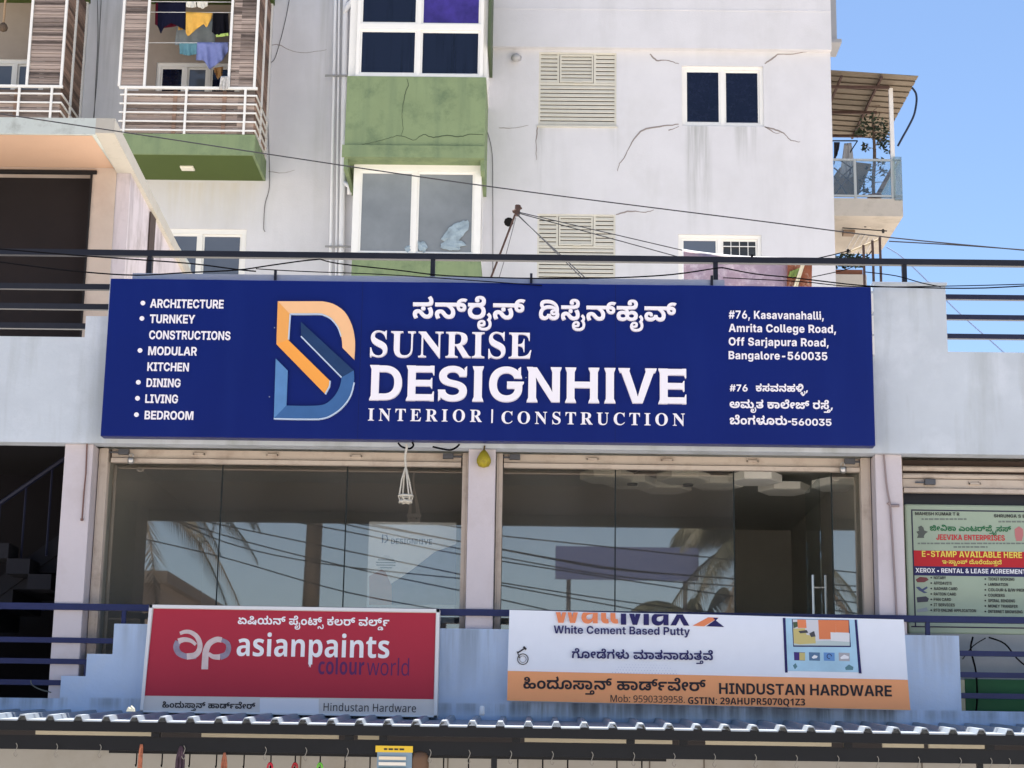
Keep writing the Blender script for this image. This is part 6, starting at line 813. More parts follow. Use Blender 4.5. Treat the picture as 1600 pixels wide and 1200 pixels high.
# shutter guides and rolled-up shutters
for x0, x1 in ((-4.21, -4.125), (-.72, -.665), (-.39, -.335), (3.08, 3.17), (3.44, 3.475)):
    MB().box(x0, x1, .30, .40, 3.0, 5.50).box(x0+.02, x1-.02, .292, .30, 3.0, 5.50).build('shutter_guide', SHUT, shop)
def shutter(x0, x1, zb, n, locks):
    mb = MB(); z = zb
    mb.box(x0, x1, .318, .385, zb, zb+.04); mb.box(x0, x1, .35, .38, zb+.05, zb+.132); zz = zb+.142
    while zz < 5.46:
        mb.tube([(x0, .362, zz+.022), (x1, .362, zz+.022)], .026, 10); zz += .074
    s = mb.build('shutter', SHUT, shop)
    MB().box(x0-.02, x1+.02, .385, .41, zb+.02, 5.50).build('shadow_gap', SHUTD, s)
    for f in ((.25, .46, .7) if x1-x0 > 2 else (.8,)):
        xc = x0+(x1-x0)*f; MB().box(xc-.055, xc+.055, .325, .345, zb+.085, zb+.1).box(xc-.055, xc-.045, .325, .346, zb+.085, zb+.115).box(xc+.045, xc+.055, .325, .346, zb+.085, zb+.115).build('handle', SHUT, s)
    for sgn, xe in locks:
        mb = MB().box(min(xe, xe+sgn*.13), max(xe, xe+sgn*.13), .315, .33, zb+.088, zb+.103); mb.box(xe+sgn*.14-.05, xe+sgn*.14+.05, .30, .345, zb+.075, zb+.125)
        lk = mb.build('lock_lever', DARKSTEEL, s)
    return s
s1 = shutter(-4.10, -.735, 5.37, 2, ((1, -4.12), (-1, -.72))); s2 = shutter(-.325, 3.075, 5.37, 2, ((1, -.36), (-1, 3.12)))
for s, xe, z in ((s1, -3.90, 5.40), (s2, 2.91, 5.40)):
    mb = MB().lathe((xe, .29, z-.05), [(.02, 0), (.034, .01), (.036, .05), (.03, .06)], 12); mb.tube([(xe-.018, .29, z), (xe-.018, .29, z+.04), (xe, .29, z+.055), (xe+.018, .29, z+.04), (xe+.018, .29, z)], .005, 6)
    mb.build('padlock', STEEL, s, smooth=True)
shutter(3.49, 6.2, 5.18, 4, ((1, 3.60),))
# rooms behind the glass
G0 = .50
mb = MB().quad([(-4.2, 6, 3.0), (3.2, 6, 3.0), (3.2, 6, 5.62), (-4.2, 6, 5.62)]).quad([(-4.2, .42, 3.0), (-4.2, 6, 3.0), (-4.2, 6, 5.62), (-4.2, .42, 5.62)]).quad([(3.2, 6, 3.0), (3.2, .42, 3.0), (3.2, .42, 5.62), (3.2, 6, 5.62)])
mb.quad([(-.6, .44, 3.0), (-.6, 6, 3.0), (-.6, 6, 5.62), (-.6, .44, 5.62)]).quad([(-.45, 6, 3.0), (-.45, .44, 3.0), (-.45, .44, 5.62), (-.45, 6, 5.62)])
mb.build('room_wall', INTERIOR, shop)
MB().quad([(-4.2, .42, 5.615), (3.2, .42, 5.615), (3.2, 6, 5.615), (-4.2, 6, 5.615)][::-1]).build('ceiling', INTERIOR, shop)
MB().box(L_, R_, .17, 12, 2.86, 3.0).build('floor_slab', FLOOR, shop)
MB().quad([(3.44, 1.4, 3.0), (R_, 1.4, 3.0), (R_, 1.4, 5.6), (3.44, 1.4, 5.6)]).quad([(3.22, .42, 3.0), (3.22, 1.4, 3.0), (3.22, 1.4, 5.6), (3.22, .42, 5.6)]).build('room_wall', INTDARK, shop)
for i, (px, py) in enumerate(((948, 752), (985, 768), (1040, 758), (1068, 770), (1120, 760), (1225, 760), (1180, 745), (1310, 765))):
    p = at(px, py, 1.3+(i % 3)*.3); r = .27
    mb = MB().lathe((p.x, 1.3+(i % 3)*.3, 5.42), [(r*.93, 0), (r, .01), (r, .08)], 6); mb.build('ceiling_panel', mat('white ceiling panel', (246, 244, 236), .7), shop)
for i, (px, py) in enumerate(((988, 746), (1075, 748))):
    p = at(px, py, 1.45); MB().lathe((p.x, 1.45, 5.40), [(.05, 0), (.055, .02), (.055, .2)], 12).box(p.x-.1, p.x+.1, 1.43, 1.47, 5.44, 5.49).build('ceiling_spotlight', BLACKPAINT, shop)
SG = glass_mat('shopfront glass', (.86, .86, .83), .2, .06, (1, .88, .8))
def pane(x0, x1, z0=3.0, z1=5.42): return MB().box(x0+.003, x1-.003, G0, G0+.01, z0, z1).build('glass_pane', SG, shop)
for a, b in ((-4.12, -3.05), (-3.05, -1.84), (-1.84, -.66), (-.40, .75), (.75, 1.89), (2.83, 3.17)): pane(a, b)
SEAM = mat('glass edge', (34, 40, 40), .3)
for x in (-3.05, -1.84, .75, 1.89, 2.83): MB().box(x-.006, x+.006, G0-.002, G0+.012, 3.0, 5.42).build('glass_joint', SEAM, shop)
dr = MB().box(2.715, 2.727, .55, 1.45, 3.05, 5.35).build('glass_door', glass_mat('open door glass', (.85, .88, .88), .1, .01), shop); dr['label'] = 'frameless glass door standing open into the shop'
for x in (2.66, 2.78):
    MB().tube([(x, .68, 3.6), (x, .68, 4.42)], .014, 8).tube([(x, .68, 4.3), (2.72, .68, 4.3)], .008, 6).tube([(x, .68, 3.7), (2.72, .68, 3.7)], .008, 6).build('handle', STEEL, dr)
MB().box(L_, R_, .03, .20, 2.70, 2.915).build('awning_gap_shade', mat('dark awning gap shade', (62, 60, 62), .9), shop)  # added dark box stands for the shade in the gap under the awning
# stairwell on the left
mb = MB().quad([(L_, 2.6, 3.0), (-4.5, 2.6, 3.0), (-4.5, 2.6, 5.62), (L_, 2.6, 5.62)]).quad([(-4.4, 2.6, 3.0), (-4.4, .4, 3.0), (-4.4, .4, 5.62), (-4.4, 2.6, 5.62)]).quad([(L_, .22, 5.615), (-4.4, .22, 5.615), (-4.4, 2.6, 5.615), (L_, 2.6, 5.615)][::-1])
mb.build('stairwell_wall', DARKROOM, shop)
mb = MB(); n = 11
for i in range(n):
    x = -7.0+i*.22; z = 3.0+i*.17; mb.box(x, x+.23, 1.3, 2.4, z-.12, z+.05)
for i in range(9):
    x = -4.75-i*.22; z = 4.3+i*.15; mb.box(x-.23, x, .9, 1.25, z-.1, z+.05)
mb.extrude([(-7, 1.28, 2.9), (-4.6, 1.28, 4.75), (-4.6, 1.28, 4.95), (-7, 1.28, 3.1)], (0, .04, 0))
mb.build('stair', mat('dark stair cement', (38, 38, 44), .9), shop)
mb = MB()
for i in range(9): mb.tube([(-6.9+i*.25, 1.22, 3.05+i*.19), (-6.9+i*.25, 1.22, 3.95+i*.19)], .012, 5)
mb.tube([(-7, 1.22, 3.9), (-4.7, 1.22, 5.62)], .025, 6); mb.build('stair_rail', NAVY, shop)
# conduit lines on the pillars
for pts in ([(136, 690), (134, 740), (131, 770), (128, 812)], ): MB().tube(P3(pts, .075), .008, 5).lathe(at(128, 812, .07), [(.014, -.01), (.016, .01)], 8).build('conduit', mat('brown conduit', (120, 92, 86), .7), shop)
MB().tube(spline(P3([(1381, 710), (1383, 732), (1386, 762), (1391, 788)], .07), 4), .01, 5).tube(P3([(1387, 785), (1392, 790), (1405, 790)], .075), .014, 6).tube(P3([(1391, 788), (1395, 850), (1399, 920), (1402, 975)], .07), .011, 5).build('conduit', mat('grey conduit', (146, 132, 132), .6), shop)
# ground floor shop front
mb = MB().box(L_, R_, .25, .35, 0, 2.86); mb.build('ground_floor_wall', BEIGEWALL, shop)
mb = MB()
for px in (470, 700, 1015, 1100, 1440): a = at(px, 1180, .25); mb.box(a.x-.006, a.x+.006, .244, .252, 0, 2.86)
mb.build('wall_joint', mat('wall joint', (110, 104, 96), .9), shop)
# staircase head on the terrace
SH = MB(); zc = 9.68
SH.box(L_, -5.16, 3.0, 9, zc, zc+.2); hd = SH.build('stair_headroom', COPE, shop)
MB().quad([(L_, 3.03, zc-.004), (-5.2, 3.03, zc-.004), (-5.2, 4.15, zc-.004), (L_, 4.15, zc-.004)][::-1]).build('headroom_soffit', PEACH, hd)
mb = MB(); holed(mb, L_, -5.16, 6.35, zc-.002, 4.15, [(-8.6, -5.47, 6.4, 9.62)], .25); mb.build('headroom_wall', mat('faded peach wall paint', (190, 174, 162), .85, var=.06, scale=1.5, bump=.15, stain=(168, 146, 134), sscale=1.3, samt=.5), hd)
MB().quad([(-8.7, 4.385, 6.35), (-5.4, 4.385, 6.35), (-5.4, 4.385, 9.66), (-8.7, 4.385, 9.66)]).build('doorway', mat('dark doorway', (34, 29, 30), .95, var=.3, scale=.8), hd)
MB().box(-8.6, -5.40, 4.12, 4.17, 9.59, 9.635).box(-5.472, -5.45, 4.125, 4.168, 6.4, 9.59).build('doorway_frame', mat('black door frame', (24, 22, 24), .7), hd)
mb = MB(); mb.extrude([(-5.16, 4.16, 6.35), (-5.16, 9.4, 6.35), (-5.16, 9.4, 9.25), (-5.16, 4.16, 9.68)], (.17, 0, 0)); mb.build('headroom_side', LILAC, hd)
MB().extrude([(-5.16, 3.0, 9.88), (-5.16, 3.0, 9.70), (-5.16, 9.42, 9.22), (-5.16, 9.42, 9.36)], (.22, 0, 0)).build('sloping_edge', CONC, hd)
MB().box(-4.985, -4.97, 5.3, 5.62, 6.35, 9.5).build('gap_shade', mat('dark gap shade', (78, 66, 62), .95, var=.2), hd)  # dark strip stands for the shaded gap between pillar and wall
MB().box(-4.985, -4.93, 6.6, 6.68, 6.35, 8.3).build('downpipe', mat('slate pipe', (70, 72, 92), .6), hd)

# ------------------------------------------------------------------ railings
tr = empty('terrace_railing', (0, .12, 6.5), 'black steel railing on top of the cement band along the roof terrace', 'railing')
MB().box(L_, R_, .09, .15, 7.365, 7.425).build('top_rail', NAVYD, tr)
for z, xe in ((7.05, -4.165), (6.85, -4.165), (6.655, -4.28)): MB().box(L_, xe, .09, .14, z-.028, z+.028).build('rail', NAVYD, tr)
for z in (7.05, 6.85, 6.66): MB().box(3.89, R_, .09, .14, z-.024, z+.024).build('rail', NAVY, tr)
for px, z0 in ((233, 7.165), (676, 7.165), (1118, 7.165), (1413, 7.17)):
    p = at(px, 430, .12); MB().box(p.x-.022, p.x+.022, .098, .142, z0, 7.365).build('post', NAVYD, tr)
for px in (430, 830, 1112):
    p = at(px, 440, -.01); MB().box(p.x-.012, p.x+.012, -.03, -.001, 7.075, 7.2).build('post', NAVYD, tr)
lr = empty('balcony_railing', (0, .1, 3.1), 'blue steel railing running along the top of the light blue wall', 'railing')
MB().box(L_, R_, .06, .12, 3.925, 3.985).build('top_rail', BLUERAIL, lr)
for z, xe in ((3.645, -3.905), (3.45, -4.14), (3.255, -4.345)): MB().box(L_, xe, .07, .11, z-.024, z+.024).build('rail', BLUERAIL, lr)
for z in (3.645, 3.45, 3.26): MB().box(3.895, R_, .07, .11, z-.024, z+.024).build('rail', BLUERAIL, lr)
for x, z0, z1 in ((-3.83, 3.80, 3.925), (-4.145, 3.315, 3.43), (3.62, 3.80, 3.925)): MB().box(x-.02, x+.02, .072, .108, z0, z1).build('post', BLUERAIL, lr)
# ------------------------------------------------------------------ the big navy sign
SY = -.14
sg = empty('shop_sign', (-.48, SY, 5.535), 'long navy sign board with orange and blue monogram and raised white lettering', 'sign')
MB().box(-4.105, 3.145, SY, -.002, 5.535, 7.07).build('panel', SIGNBLUE, sg, bevel=.006)
mb = MB().box(3.147, 3.17, -.1, 0, 6.62, 6.80).box(3.147, 3.172, -.1, 0, 6.84, 7.02).box(3.147, 3.172, -.1, 0, 6.42, 6.60); mb.build('sunlit_strip', mat('white sunlit gap', (240, 240, 236), .5), sg)  # white strips stand for sunlight in the gap beside the sign
def O(pts): return P2(pts, SY, 3.75, 400, 300)
def S2(pts, n=5): return [(p.x, p.y) for p in spline([(x, y) for x, y in pts], n)]
outer = S2([(390, 645), (455, 660), (520, 705), (562, 780), (580, 860), (581, 920), (577, 985)]); inner = S2([(508, 915), (503, 860), (482, 795), (440, 745), (400, 724), (375, 718)])
LO = mat('monogram light orange', (248, 196, 146), .45, var=.03); LM = mat('monogram orange', (240, 170, 92), .45); LD = mat('monogram deep orange', (248, 168, 76), .45)
LB1 = mat('monogram pale blue', (92, 138, 190), .4, var=.1, scale=5); LB2 = mat('monogram blue', (62, 104, 158), .4, var=.1, scale=5); LB3 = mat('monogram dark teal', (34, 62, 104), .4, var=.15, scale=4)
lg = MB()
ring = [(130, 645)]+outer+inner+[(200, 718)]
# the bowl is cut in quads so that the outline stays clean
oo = [(130, 645), (260, 645)]+outer; ii = ([(200, 718), (290, 718)]+inner[::-1])
def strip(mb, A, B, y0, y1, mi):
    n = 24
    def rs(P):
        L = [0]
        for a, b in zip(P, P[1:]): L.append(L[-1]+math.hypot(b[0]-a[0], b[1]-a[1]))
        r = []
        for k in range(n+1):
            t = L[-1]*k/n; j = max(i for i in range(len(L)) if L[i] <= t+1e-9); j = min(j, len(P)-2); u = (t-L[j])/max(1e-9, L[j+1]-L[j])
            r.append((P[j][0]+(P[j+1][0]-P[j][0])*u, P[j][1]+(P[j+1][1]-P[j][1])*u))
        return r
    A, B = rs(A), rs(B)
    for k in range(n): mb.prism(O([A[k], A[k+1], B[k+1], B[k]]), y0, y1, mi)
strip(lg, oo, ii, SY-.03, SY, 0)
lg.prism(O([(130, 645), (200, 718), (190, 870), (122, 895)]), SY-.031, SY, 1)
lg.prism(O([(122, 895), (190, 870), (435, 1110), (433, 1140), (408, 1188)]), SY-.029, SY, 2)
lg.build('monogram', [LO, LM, LD], sg)['label'] = 'orange upper half of the monogram'
lg = MB()
lg.prism(O([(118, 980), (188, 1050), (180, 1255), (107, 1330)]), SY-.03, SY, 0)
strip(lg, [(107, 1330), (250, 1332)]+S2([(370, 1333), (430, 1318), (500, 1270), (552, 1200), (575, 1120), (575, 1050)]), [(180, 1255), (270, 1257)]+S2([(360, 1256), (410, 1245), (458, 1205), (488, 1155), (500, 1115), (503, 1090)]), SY-.031, SY, 1)
lg.prism(O([(265, 765), (575, 1050), (503, 1090), (266, 850)]), SY-.029, SY, 2)
mg = lg.build('monogram', [LB1, LB2, LB3], sg); mg['label'] = 'blue lower half of the monogram'
EDGE = mat('pale edge highlight', (196, 214, 236), .4); k_ = .022/3
def trim(pts, sm=False): MB().ribbon(O(S2(pts) if sm else pts), .011, SY-.034, SY-.004).build('edge_highlight', EDGE, mg)  # pale ribbons stand for highlights along the monogram edges
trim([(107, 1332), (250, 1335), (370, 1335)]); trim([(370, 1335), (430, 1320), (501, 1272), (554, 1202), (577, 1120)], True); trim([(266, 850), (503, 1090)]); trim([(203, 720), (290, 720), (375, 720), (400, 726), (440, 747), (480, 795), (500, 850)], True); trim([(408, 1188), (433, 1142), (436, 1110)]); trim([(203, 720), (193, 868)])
for t, xl, xr, yb, bx in (('ARCHITECTURE', 234.7, 349.4, 480.9, 223.5), ('TURNKEY', 234, 304.5, 504.9, 221.9), ('CONSTRUCTIONS', 233, 360, 530, None), ('MODULAR', 231.6, 307.6, 554.9, 219), ('KITCHEN', 230.3, 295, 579.7, None),
                          ('DINING', 228.9, 282, 604.7, 216.3), ('LIVING', 227, 278, 629.7, 215), ('BEDROOM', 226, 302, 655.3, 213.4)):
    o = text(sg, 'lettering', 'I', t, xl, yb, xr, SY, LETTER, 13.2, .012, track=-8)
    if bx:
        p = at(bx, yb-7.2, SY); MB().tube([(p.x, SY-.008, p.z), (p.x, SY, p.z)], .0225, 14).build('bullet', LETTER, sg)
K = KANNADA
cut = K['title'].index(3)
text(sg, 'kannada_lettering', 'K', K['title'][:cut], 645, 497.5, 820.5, SY, LETTER, None, .03); text(sg, 'kannada_lettering', 'K', K['title'][cut+1:], 842, 500, 1057, SY, LETTER, None, .03)
text(sg, 'serif_lettering', 'S', 'SUNRISE', 578.5, 558, 830, SY, LETTER, 39, .04, seg=5, track=22)
text(sg, 'flared_lettering', 'F', 'DESIGNHIVE', 577, 626.5, 1072, SY, LETTER, 53.5, .04, seg=6, track=16, yb2=631)
text(sg, 'serif_lettering', 'S', 'INTERIOR', 575, 657.3, 753, SY, LETTER, 18.5, .014, track=230)
text(sg, 'serif_lettering', 'S', 'CONSTRUCTION', 783.5, 661.8, 1070, SY, LETTER, 18.5, .014, track=215)
a = at(767.5, 661, SY); b = at(770.5, 640, SY); MB().box(a.x, b.x, SY-.014, SY, a.z, b.z).build('divider_bar', LETTER, sg)
for t, xr, yb in (('#76, Kasavanahalli,', 1287, 497.8), ('Amrita College Road,', 1306, 518.6), ('Off Sarjapura Road,', 1294.5, 539.8), ('Bangalore-560035', 1292.5, 561.2)):
    text(sg, 'address_lettering', 'I', t, 1138.5, yb, xr, SY, LETTER, 12.2, .012, track=20)
text(sg, 'address_lettering', 'I', '#76', 1140, 611.5, 1168, SY, LETTER, 10.5, .012)
for px, py in ((429, 512), (421, 620), (1243, 604), (822, 590)):
    p = at(px, py, SY); MB().tube([(p.x, SY-.004, p.z), (p.x, SY, p.z)], .006, 8).build('screw', STEEL, sg)
for x in (-1.69, .72): MB().box(x-.0018, x+.0018, SY-.0008, SY, 5.54, 7.065).build('panel_seam', mat('panel seam', (8, 18, 66), .6), sg)
text(sg, 'kannada_lettering', 'K', K['addr_a'], 1181, 611.5, 1262, SY, LETTER, None, .012)
text(sg, 'kannada_lettering', 'K', K['addr_b'], 1140, 637.5, 1301, SY, LETTER, None, .012)
text(sg, 'kannada_lettering', 'K', K['addr_c'], 1140, 663, 1236, SY, LETTER, None, .012)
text(sg, 'address_lettering', 'I', '560035', 1237, 664.8, 1299, SY, LETTER, 10.5, .012)

# ------------------------------------------------------------------ red paint sign
RY = -.17
rs = empty('paint_sign', (-2.23, RY, 2.99), 'faded crimson sign board with white frame and a silver ribbon emblem', 'sign')
RED = mat('faded crimson print', (174, 42, 64), .55, var=.05, scale=1.2)
def quadpx(pts, Y, dy=.003): return MB().prism(P2(pts, Y), Y-dy, Y)
OFFW = mat('off white print', (214, 210, 208), .6, var=.04)
MB().prism(P2([(234, 945), (687, 952), (683, 1121), (219, 1113)], RY), RY, RY+.17).build('board', OFFW, rs, bevel=.004)
mb = MB()
A, B_, C_, D_ = (234, 945), (687, 952), (683, 1121), (219, 1113)
for p, q, w_ in ((A, B_, (0, 5)), (D_, C_, (0, -3)), (A, D_, (5, 0)), (B_, C_, (-5, 0))): mb.prism(P2([p, q, (q[0]+w_[0], q[1]+w_[1]), (p[0]+w_[0], p[1]+w_[1])], RY), RY-.02, RY-.001)
mb.build('frame', mat('white sign frame', (226, 226, 228), .5), rs)
quadpx([(240, 951), (681, 958), (677.5, 1092.5), (226, 1087)], RY).build('red_field', RED, rs)
quadpx([(406, 1091), (498, 1092), (498, 1115), (406, 1114)], RY).build('patch', mat('white sticker', (226, 228, 236), .5), rs)
SIL = mat('silver ribbon print', (216, 196, 196), .5, var=.12, scale=18)
SILB = mat('grey ribbon print', (150, 140, 160), .5, var=.25, scale=20)
def rib(pts, wd, m, name='ribbon'):
    p = S2(C4([(x, y) for x, y in pts], 0, 880), 6); k = .0082/3.75
    n = len(p); ws = [(wd[0]+(wd[1]-wd[0])*i/(n-1))*k for i in range(n)]
    global _ry; _ry += .0006
    return MB().ribbon(P2(p, RY), ws, RY-.004-_ry, RY-.001).build(name, m, rs)
_ry = 0
rib([(1150, 545), (1095, 547), (1050, 528), (1033, 492), (1045, 458)], (22, 26), SILB); rib([(1045, 458), (1080, 448), (1120, 455), (1148, 478)], (24, 12), SIL)
rib([(1055, 412), (1085, 402), (1120, 406), (1155, 432), (1172, 475), (1165, 515), (1140, 540), (1095, 547)], (14, 26), SIL)
rib([(1200, 622), (1203, 560), (1208, 510), (1228, 470), (1268, 448), (1300, 450)], (28, 22), SIL)
rib([(1300, 450), (1332, 468), (1340, 500), (1325, 535), (1290, 550)], (16, 26), SILB); rib([(1290, 550), (1250, 548), (1222, 530)], (24, 14), SIL)
text(rs, 'kannada_lettering', 'K', K['paints'], 371.5, 975, 608, RY, PRINTW, None, .004, yb2=978.5)
text(rs, 'lettering', 'N', 'asianpaints', 369.5, 1025.5, 608, RY, PRINTW, 35, .005, yb2=1027.5, seg=4)
MB().prism(P2([(482.5, 1020), (486.5, 1020), (486.2, 1036), (485.2, 1043.5), (484.2, 1040), (483, 1043)], RY), RY-.0057, RY-.001).build('paint_drip', PRINTW, rs)
PUR = mat('plum print', (92, 38, 92), .6)
text(rs, 'lettering', 'N', 'colour', 497, 1053.5, 569, RY, PUR, 26, .004); text(rs, 'lettering', 'n', 'world', 573, 1055, 639, RY, PUR, 26, .004)
INK = mat('dark print', (44, 40, 46), .6)
text(rs, 'kannada_lettering', 'K', K['hw_thin'], 253.5, 1105.5, 399, RY, INK, None, .004)
text(rs, 'lettering', 'n', 'Hindustan Hardware', 505.5, 1110.8, 650, RY, INK, 12.3, .004, track=20)

# ------------------------------------------------------------------ putty banner
BY = -.15
bn = empty('hardware_banner', (1.57, BY, 3.12), 'white and orange flex banner with room picture and hardware shop lettering', 'banner')
FLEX = mat('white flex vinyl', (236, 240, 250), .4, spec=.4, var=.02, bump=.12, bscale=3)
n = 24; mb = MB(); TL, TR, BR, BL = (796, 953), (1412, 968), (1422, 1110), (792, 1095)
def bl(u, v): return (TL[0]*(1-u)*(1-v)+TR[0]*u*(1-v)+BR[0]*u*v+BL[0]*(1-u)*v, TL[1]*(1-u)*(1-v)+TR[1]*u*(1-v)+BR[1]*u*v+BL[1]*(1-u)*v)
def bumpy(u, v): return .022*math.exp(-((u-.47-.25*v)**2)*60)*(1-v)+.012*math.exp(-((u-.62+.1*v)**2)*120)*(1-v)**2*math.sin(v*9)
nv = 12
for i in range(n+1):
    for j in range(nv+1):
        p = at(*bl(i/n, j/nv), BY); mb.v.append(Vector((p.x, BY-bumpy(i/n, j/nv), p.z)))
for i in range(n):
    for j in range(nv): a = i*(nv+1)+j; mb.f.append((a, a+1, a+nv+2, a+nv+1)); mb.m.append(0)
fl = mb.build('flex_sheet', FLEX, bn, smooth=True)
MB().prism(P2([(799, 956), (1409, 970), (1419, 1107), (796, 1093)], BY), BY+.012, BY+.16).build('board', OFFW, bn)
mb = MB()
a, b = at(*TL, BY), at(*TR, BY); mb.quad([(a.x, BY, a.z), (b.x, BY, b.z), (b.x, BY+.16, b.z+.01), (a.x, BY+.16, a.z+.01)])
mb.build('top_fold', FLEX, bn)
OR = mat('orange print', (250, 170, 116), .5, var=.02); NV = mat('navy print', (36, 32, 92), .55); ORL = mat('orange lettering', (234, 138, 94), .55)
quadpx([(793.4, 1048.5), (1417.8, 1062.5), (1421.9, 1109.5), (792.2, 1094.6)], BY, .018).build('orange_strip', OR, bn)
def clip_top(o, z):
    bm = bmesh.new(); bm.from_mesh(o.data); zz = z-WORLD[o.name].z
    bmesh.ops.bisect_plane(bm, geom=bm.verts[:]+bm.edges[:]+bm.faces[:], plane_co=(0, 0, zz), plane_no=(0, 0, 1), clear_outer=True); bm.to_mesh(o.data); bm.free()
for t, xl, xr, m in (('wall', 864, 966, ORL), ('Max', 970, 1077, NV)):
    o = text(bn, 'lettering', 'I', t, xl, 973+(xl-864)*.03, xr, BY-.02, m, 44, .004, track=-20); clip_top(o, at((xl+xr)/2, 957.5+(xl-864)*.022, BY).z)
MB().prism(P2([(1082, 978), (1100, 979), (1122, 965.5), (1106, 965)], BY), BY-.026, BY-.02).build('swoosh', ORL, bn)
MB().prism(P2([(1103, 979), (1117, 969), (1131, 980)], BY), BY-.0265, BY-.02).prism(P2([(1113, 965.5), (1122, 966), (1118, 970)], BY), BY-.0267, BY-.02).build('swoosh', NV, bn)
text(bn, 'lettering', 'I', 'White Cement Based Putty', 865, 989.5, 1078, BY-.02, NV, 12.3, .004, yb2=993)
text(bn, 'kannada_lettering', 'K', K['walls_talk'], 893.5, 1027.5, 1114, BY-.02, NV, None, .004, yb2=1032.5)
text(bn, 'kannada_lettering', 'K', K['hw'], 817.5, 1075, 1103, BY-.018, INK, None, .004, yb2=1081)
text(bn, 'lettering', 'I', 'HINDUSTAN HARDWARE', 1123.5, 1084.5, 1393.5, BY-.018, INK, 17, .004, yb2=1088)
text(bn, 'lettering', 'n', 'Mob: 9590339958.', 954, 1096.5, 1070, BY-.018, INK, 10.5, .004, yb2=1098.5)
text(bn, 'lettering', 'N', 'GSTIN: 29AHUPR5070Q1Z3', 1075, 1099.5, 1258, BY-.018, INK, 10.5, .004, yb2=1102.5)
c = at(817, 1030, BY); mb = MB(); mb.ribbon([(c.x+.048*math.cos(t*.35), c.z+.048*math.sin(t*.35)) for t in range(19)], .007, BY-.008, BY-.004)
mb.ribbon([(c.x+.03*math.cos(t*.42), c.z+.03*math.sin(t*.42)) for t in range(16)], .003, BY-.008, BY-.004)
mb.ribbon(P2([(809, 1020), (820, 1013)], BY), .012, BY-.0083, BY-.004).ribbon(P2([(818, 1010.5), (822, 1015)], BY), .018, BY-.0087, BY-.004).ribbon(P2([(808, 1018), (812, 1028)], BY), .008, BY-.0089, BY-.004); mb.build('emblem', INK, bn)
# printed bag with its room picture, printed on the sheet
mb = MB()
for i in range(22):
    for j in range(6):
        u, v = i/21, j/5
        if (u-.5)**2*4+(1-v)**2 > 1.05: continue
        p = at(957+u*100+(j % 2)*2.4, 1034+v*21+u*2, BY); r = .005*(.5+v*.6); mb.quad([(p.x-r, BY-.0085, p.z), (p.x, BY-.0085, p.z-r), (p.x+r, BY-.0085, p.z), (p.x, BY-.0085, p.z+r)])
mb.build('printed_dots', mat('pale dot print', (190, 200, 222), .6), bn)
bg_ = MB().prism(P2([(1225, 966), (1340, 968.5), (1343.5, 1050.5), (1231, 1048.5)], BY), BY-.008, BY-.002).build('printed_bag', mat('pale cyan print', (176, 214, 236), .5, var=.12, scale=4), bn)
MB().prism(P2([(1223, 965.5), (1227, 965.6), (1230.5, 1051), (1226.5, 1051)], BY), BY-.010, BY-.003).prism(P2([(1335, 968.3), (1338.5, 968.4), (1346, 1052.5), (1341.5, 1052)], BY), BY-.010, BY-.003).build('bag_edge', NV, bg_)
def flat(pts, m, k, nm='printed_shape'): return MB().prism(P2(C4(pts, 1180, 880), BY), BY-.009-.0012*k, BY-.003).build(nm, m, bg_)
flat([(214, 328), (549, 333), (560, 492), (222, 490)], NV, 0, 'picture_border')
flat([(219, 330), (544, 335), (552, 482), (226, 482)], mat('pale wall print', (214, 214, 220), .6), 1, 'picture_wall')
flat([(245, 331), (296, 332), (300, 380), (250, 380)], ORL, 2); flat([(368, 333), (470, 334), (472, 446), (374, 446)], mat('terracotta print', (224, 130, 86), .6), 2)
flat([(470, 334), (546, 335), (548, 408), (472, 405)], mat('terracotta print', (224, 130, 86), .6), 2.2)
flat([(226, 462), (552, 450), (553, 484), (226, 482)], mat('floor print', (192, 206, 206), .6), 2.4); flat([(440, 405), (552, 412), (552, 462), (442, 455)], mat('white print b', (226, 226, 230), .6), 3)
flat([(222, 384), (290, 382), (300, 420), (350, 428), (354, 470), (260, 476), (226, 470)], mat('mustard print', (206, 190, 126), .6), 3.4); flat([(252, 398), (300, 392), (310, 408), (262, 412)], mat('charcoal print', (74, 74, 80), .6), 4); flat([(316, 412), (344, 398), (352, 430), (326, 434)], mat('charcoal print', (74, 74, 80), .6), 4.2)
flat([(221, 346), (246, 344), (248, 372), (224, 382)], mat('leaf print', (78, 96, 74), .6), 4)
for i, (x0, m2) in enumerate(((226, (70, 50, 120)), (314, (92, 122, 156)), (400, (104, 150, 206)), (488, (176, 174, 180)))):
    flat([(x0, 521+i*1.2), (x0+64, 523+i*1.2), (x0+65, 571+i*1.2), (x0+2, 569+i*1.2)], mat('icon print %d' % i, m2, .6), 1)
flat([(258, 524), (291, 525), (291, 570), (258, 569)], mat('mustard print', (206, 190, 126), .6), 2)
cc = at(1180+433/3.75, 880+546/3.75, BY); MB().ribbon([(cc.x+.021*math.cos(t*.5), cc.z+.021*math.sin(t*.5)) for t in range(11)], .006, BY-.013, BY-.003).build('printed_shape', NV, bg_)
flat([(330, 552), (345, 538), (365, 545), (360, 556), (338, 560)], PRINTW, 2); flat([(498, 552), (520, 536), (548, 548), (546, 560), (500, 562)], PRINTW, 2)
flat([(220, 600), (236, 586), (246, 606), (232, 622)], mat('grey teal print', (96, 136, 146), .6), 1); flat([(526, 612), (548, 594), (574, 608), (572, 626), (530, 626)], mat('grey teal print', (96, 136, 146), .6), 1)

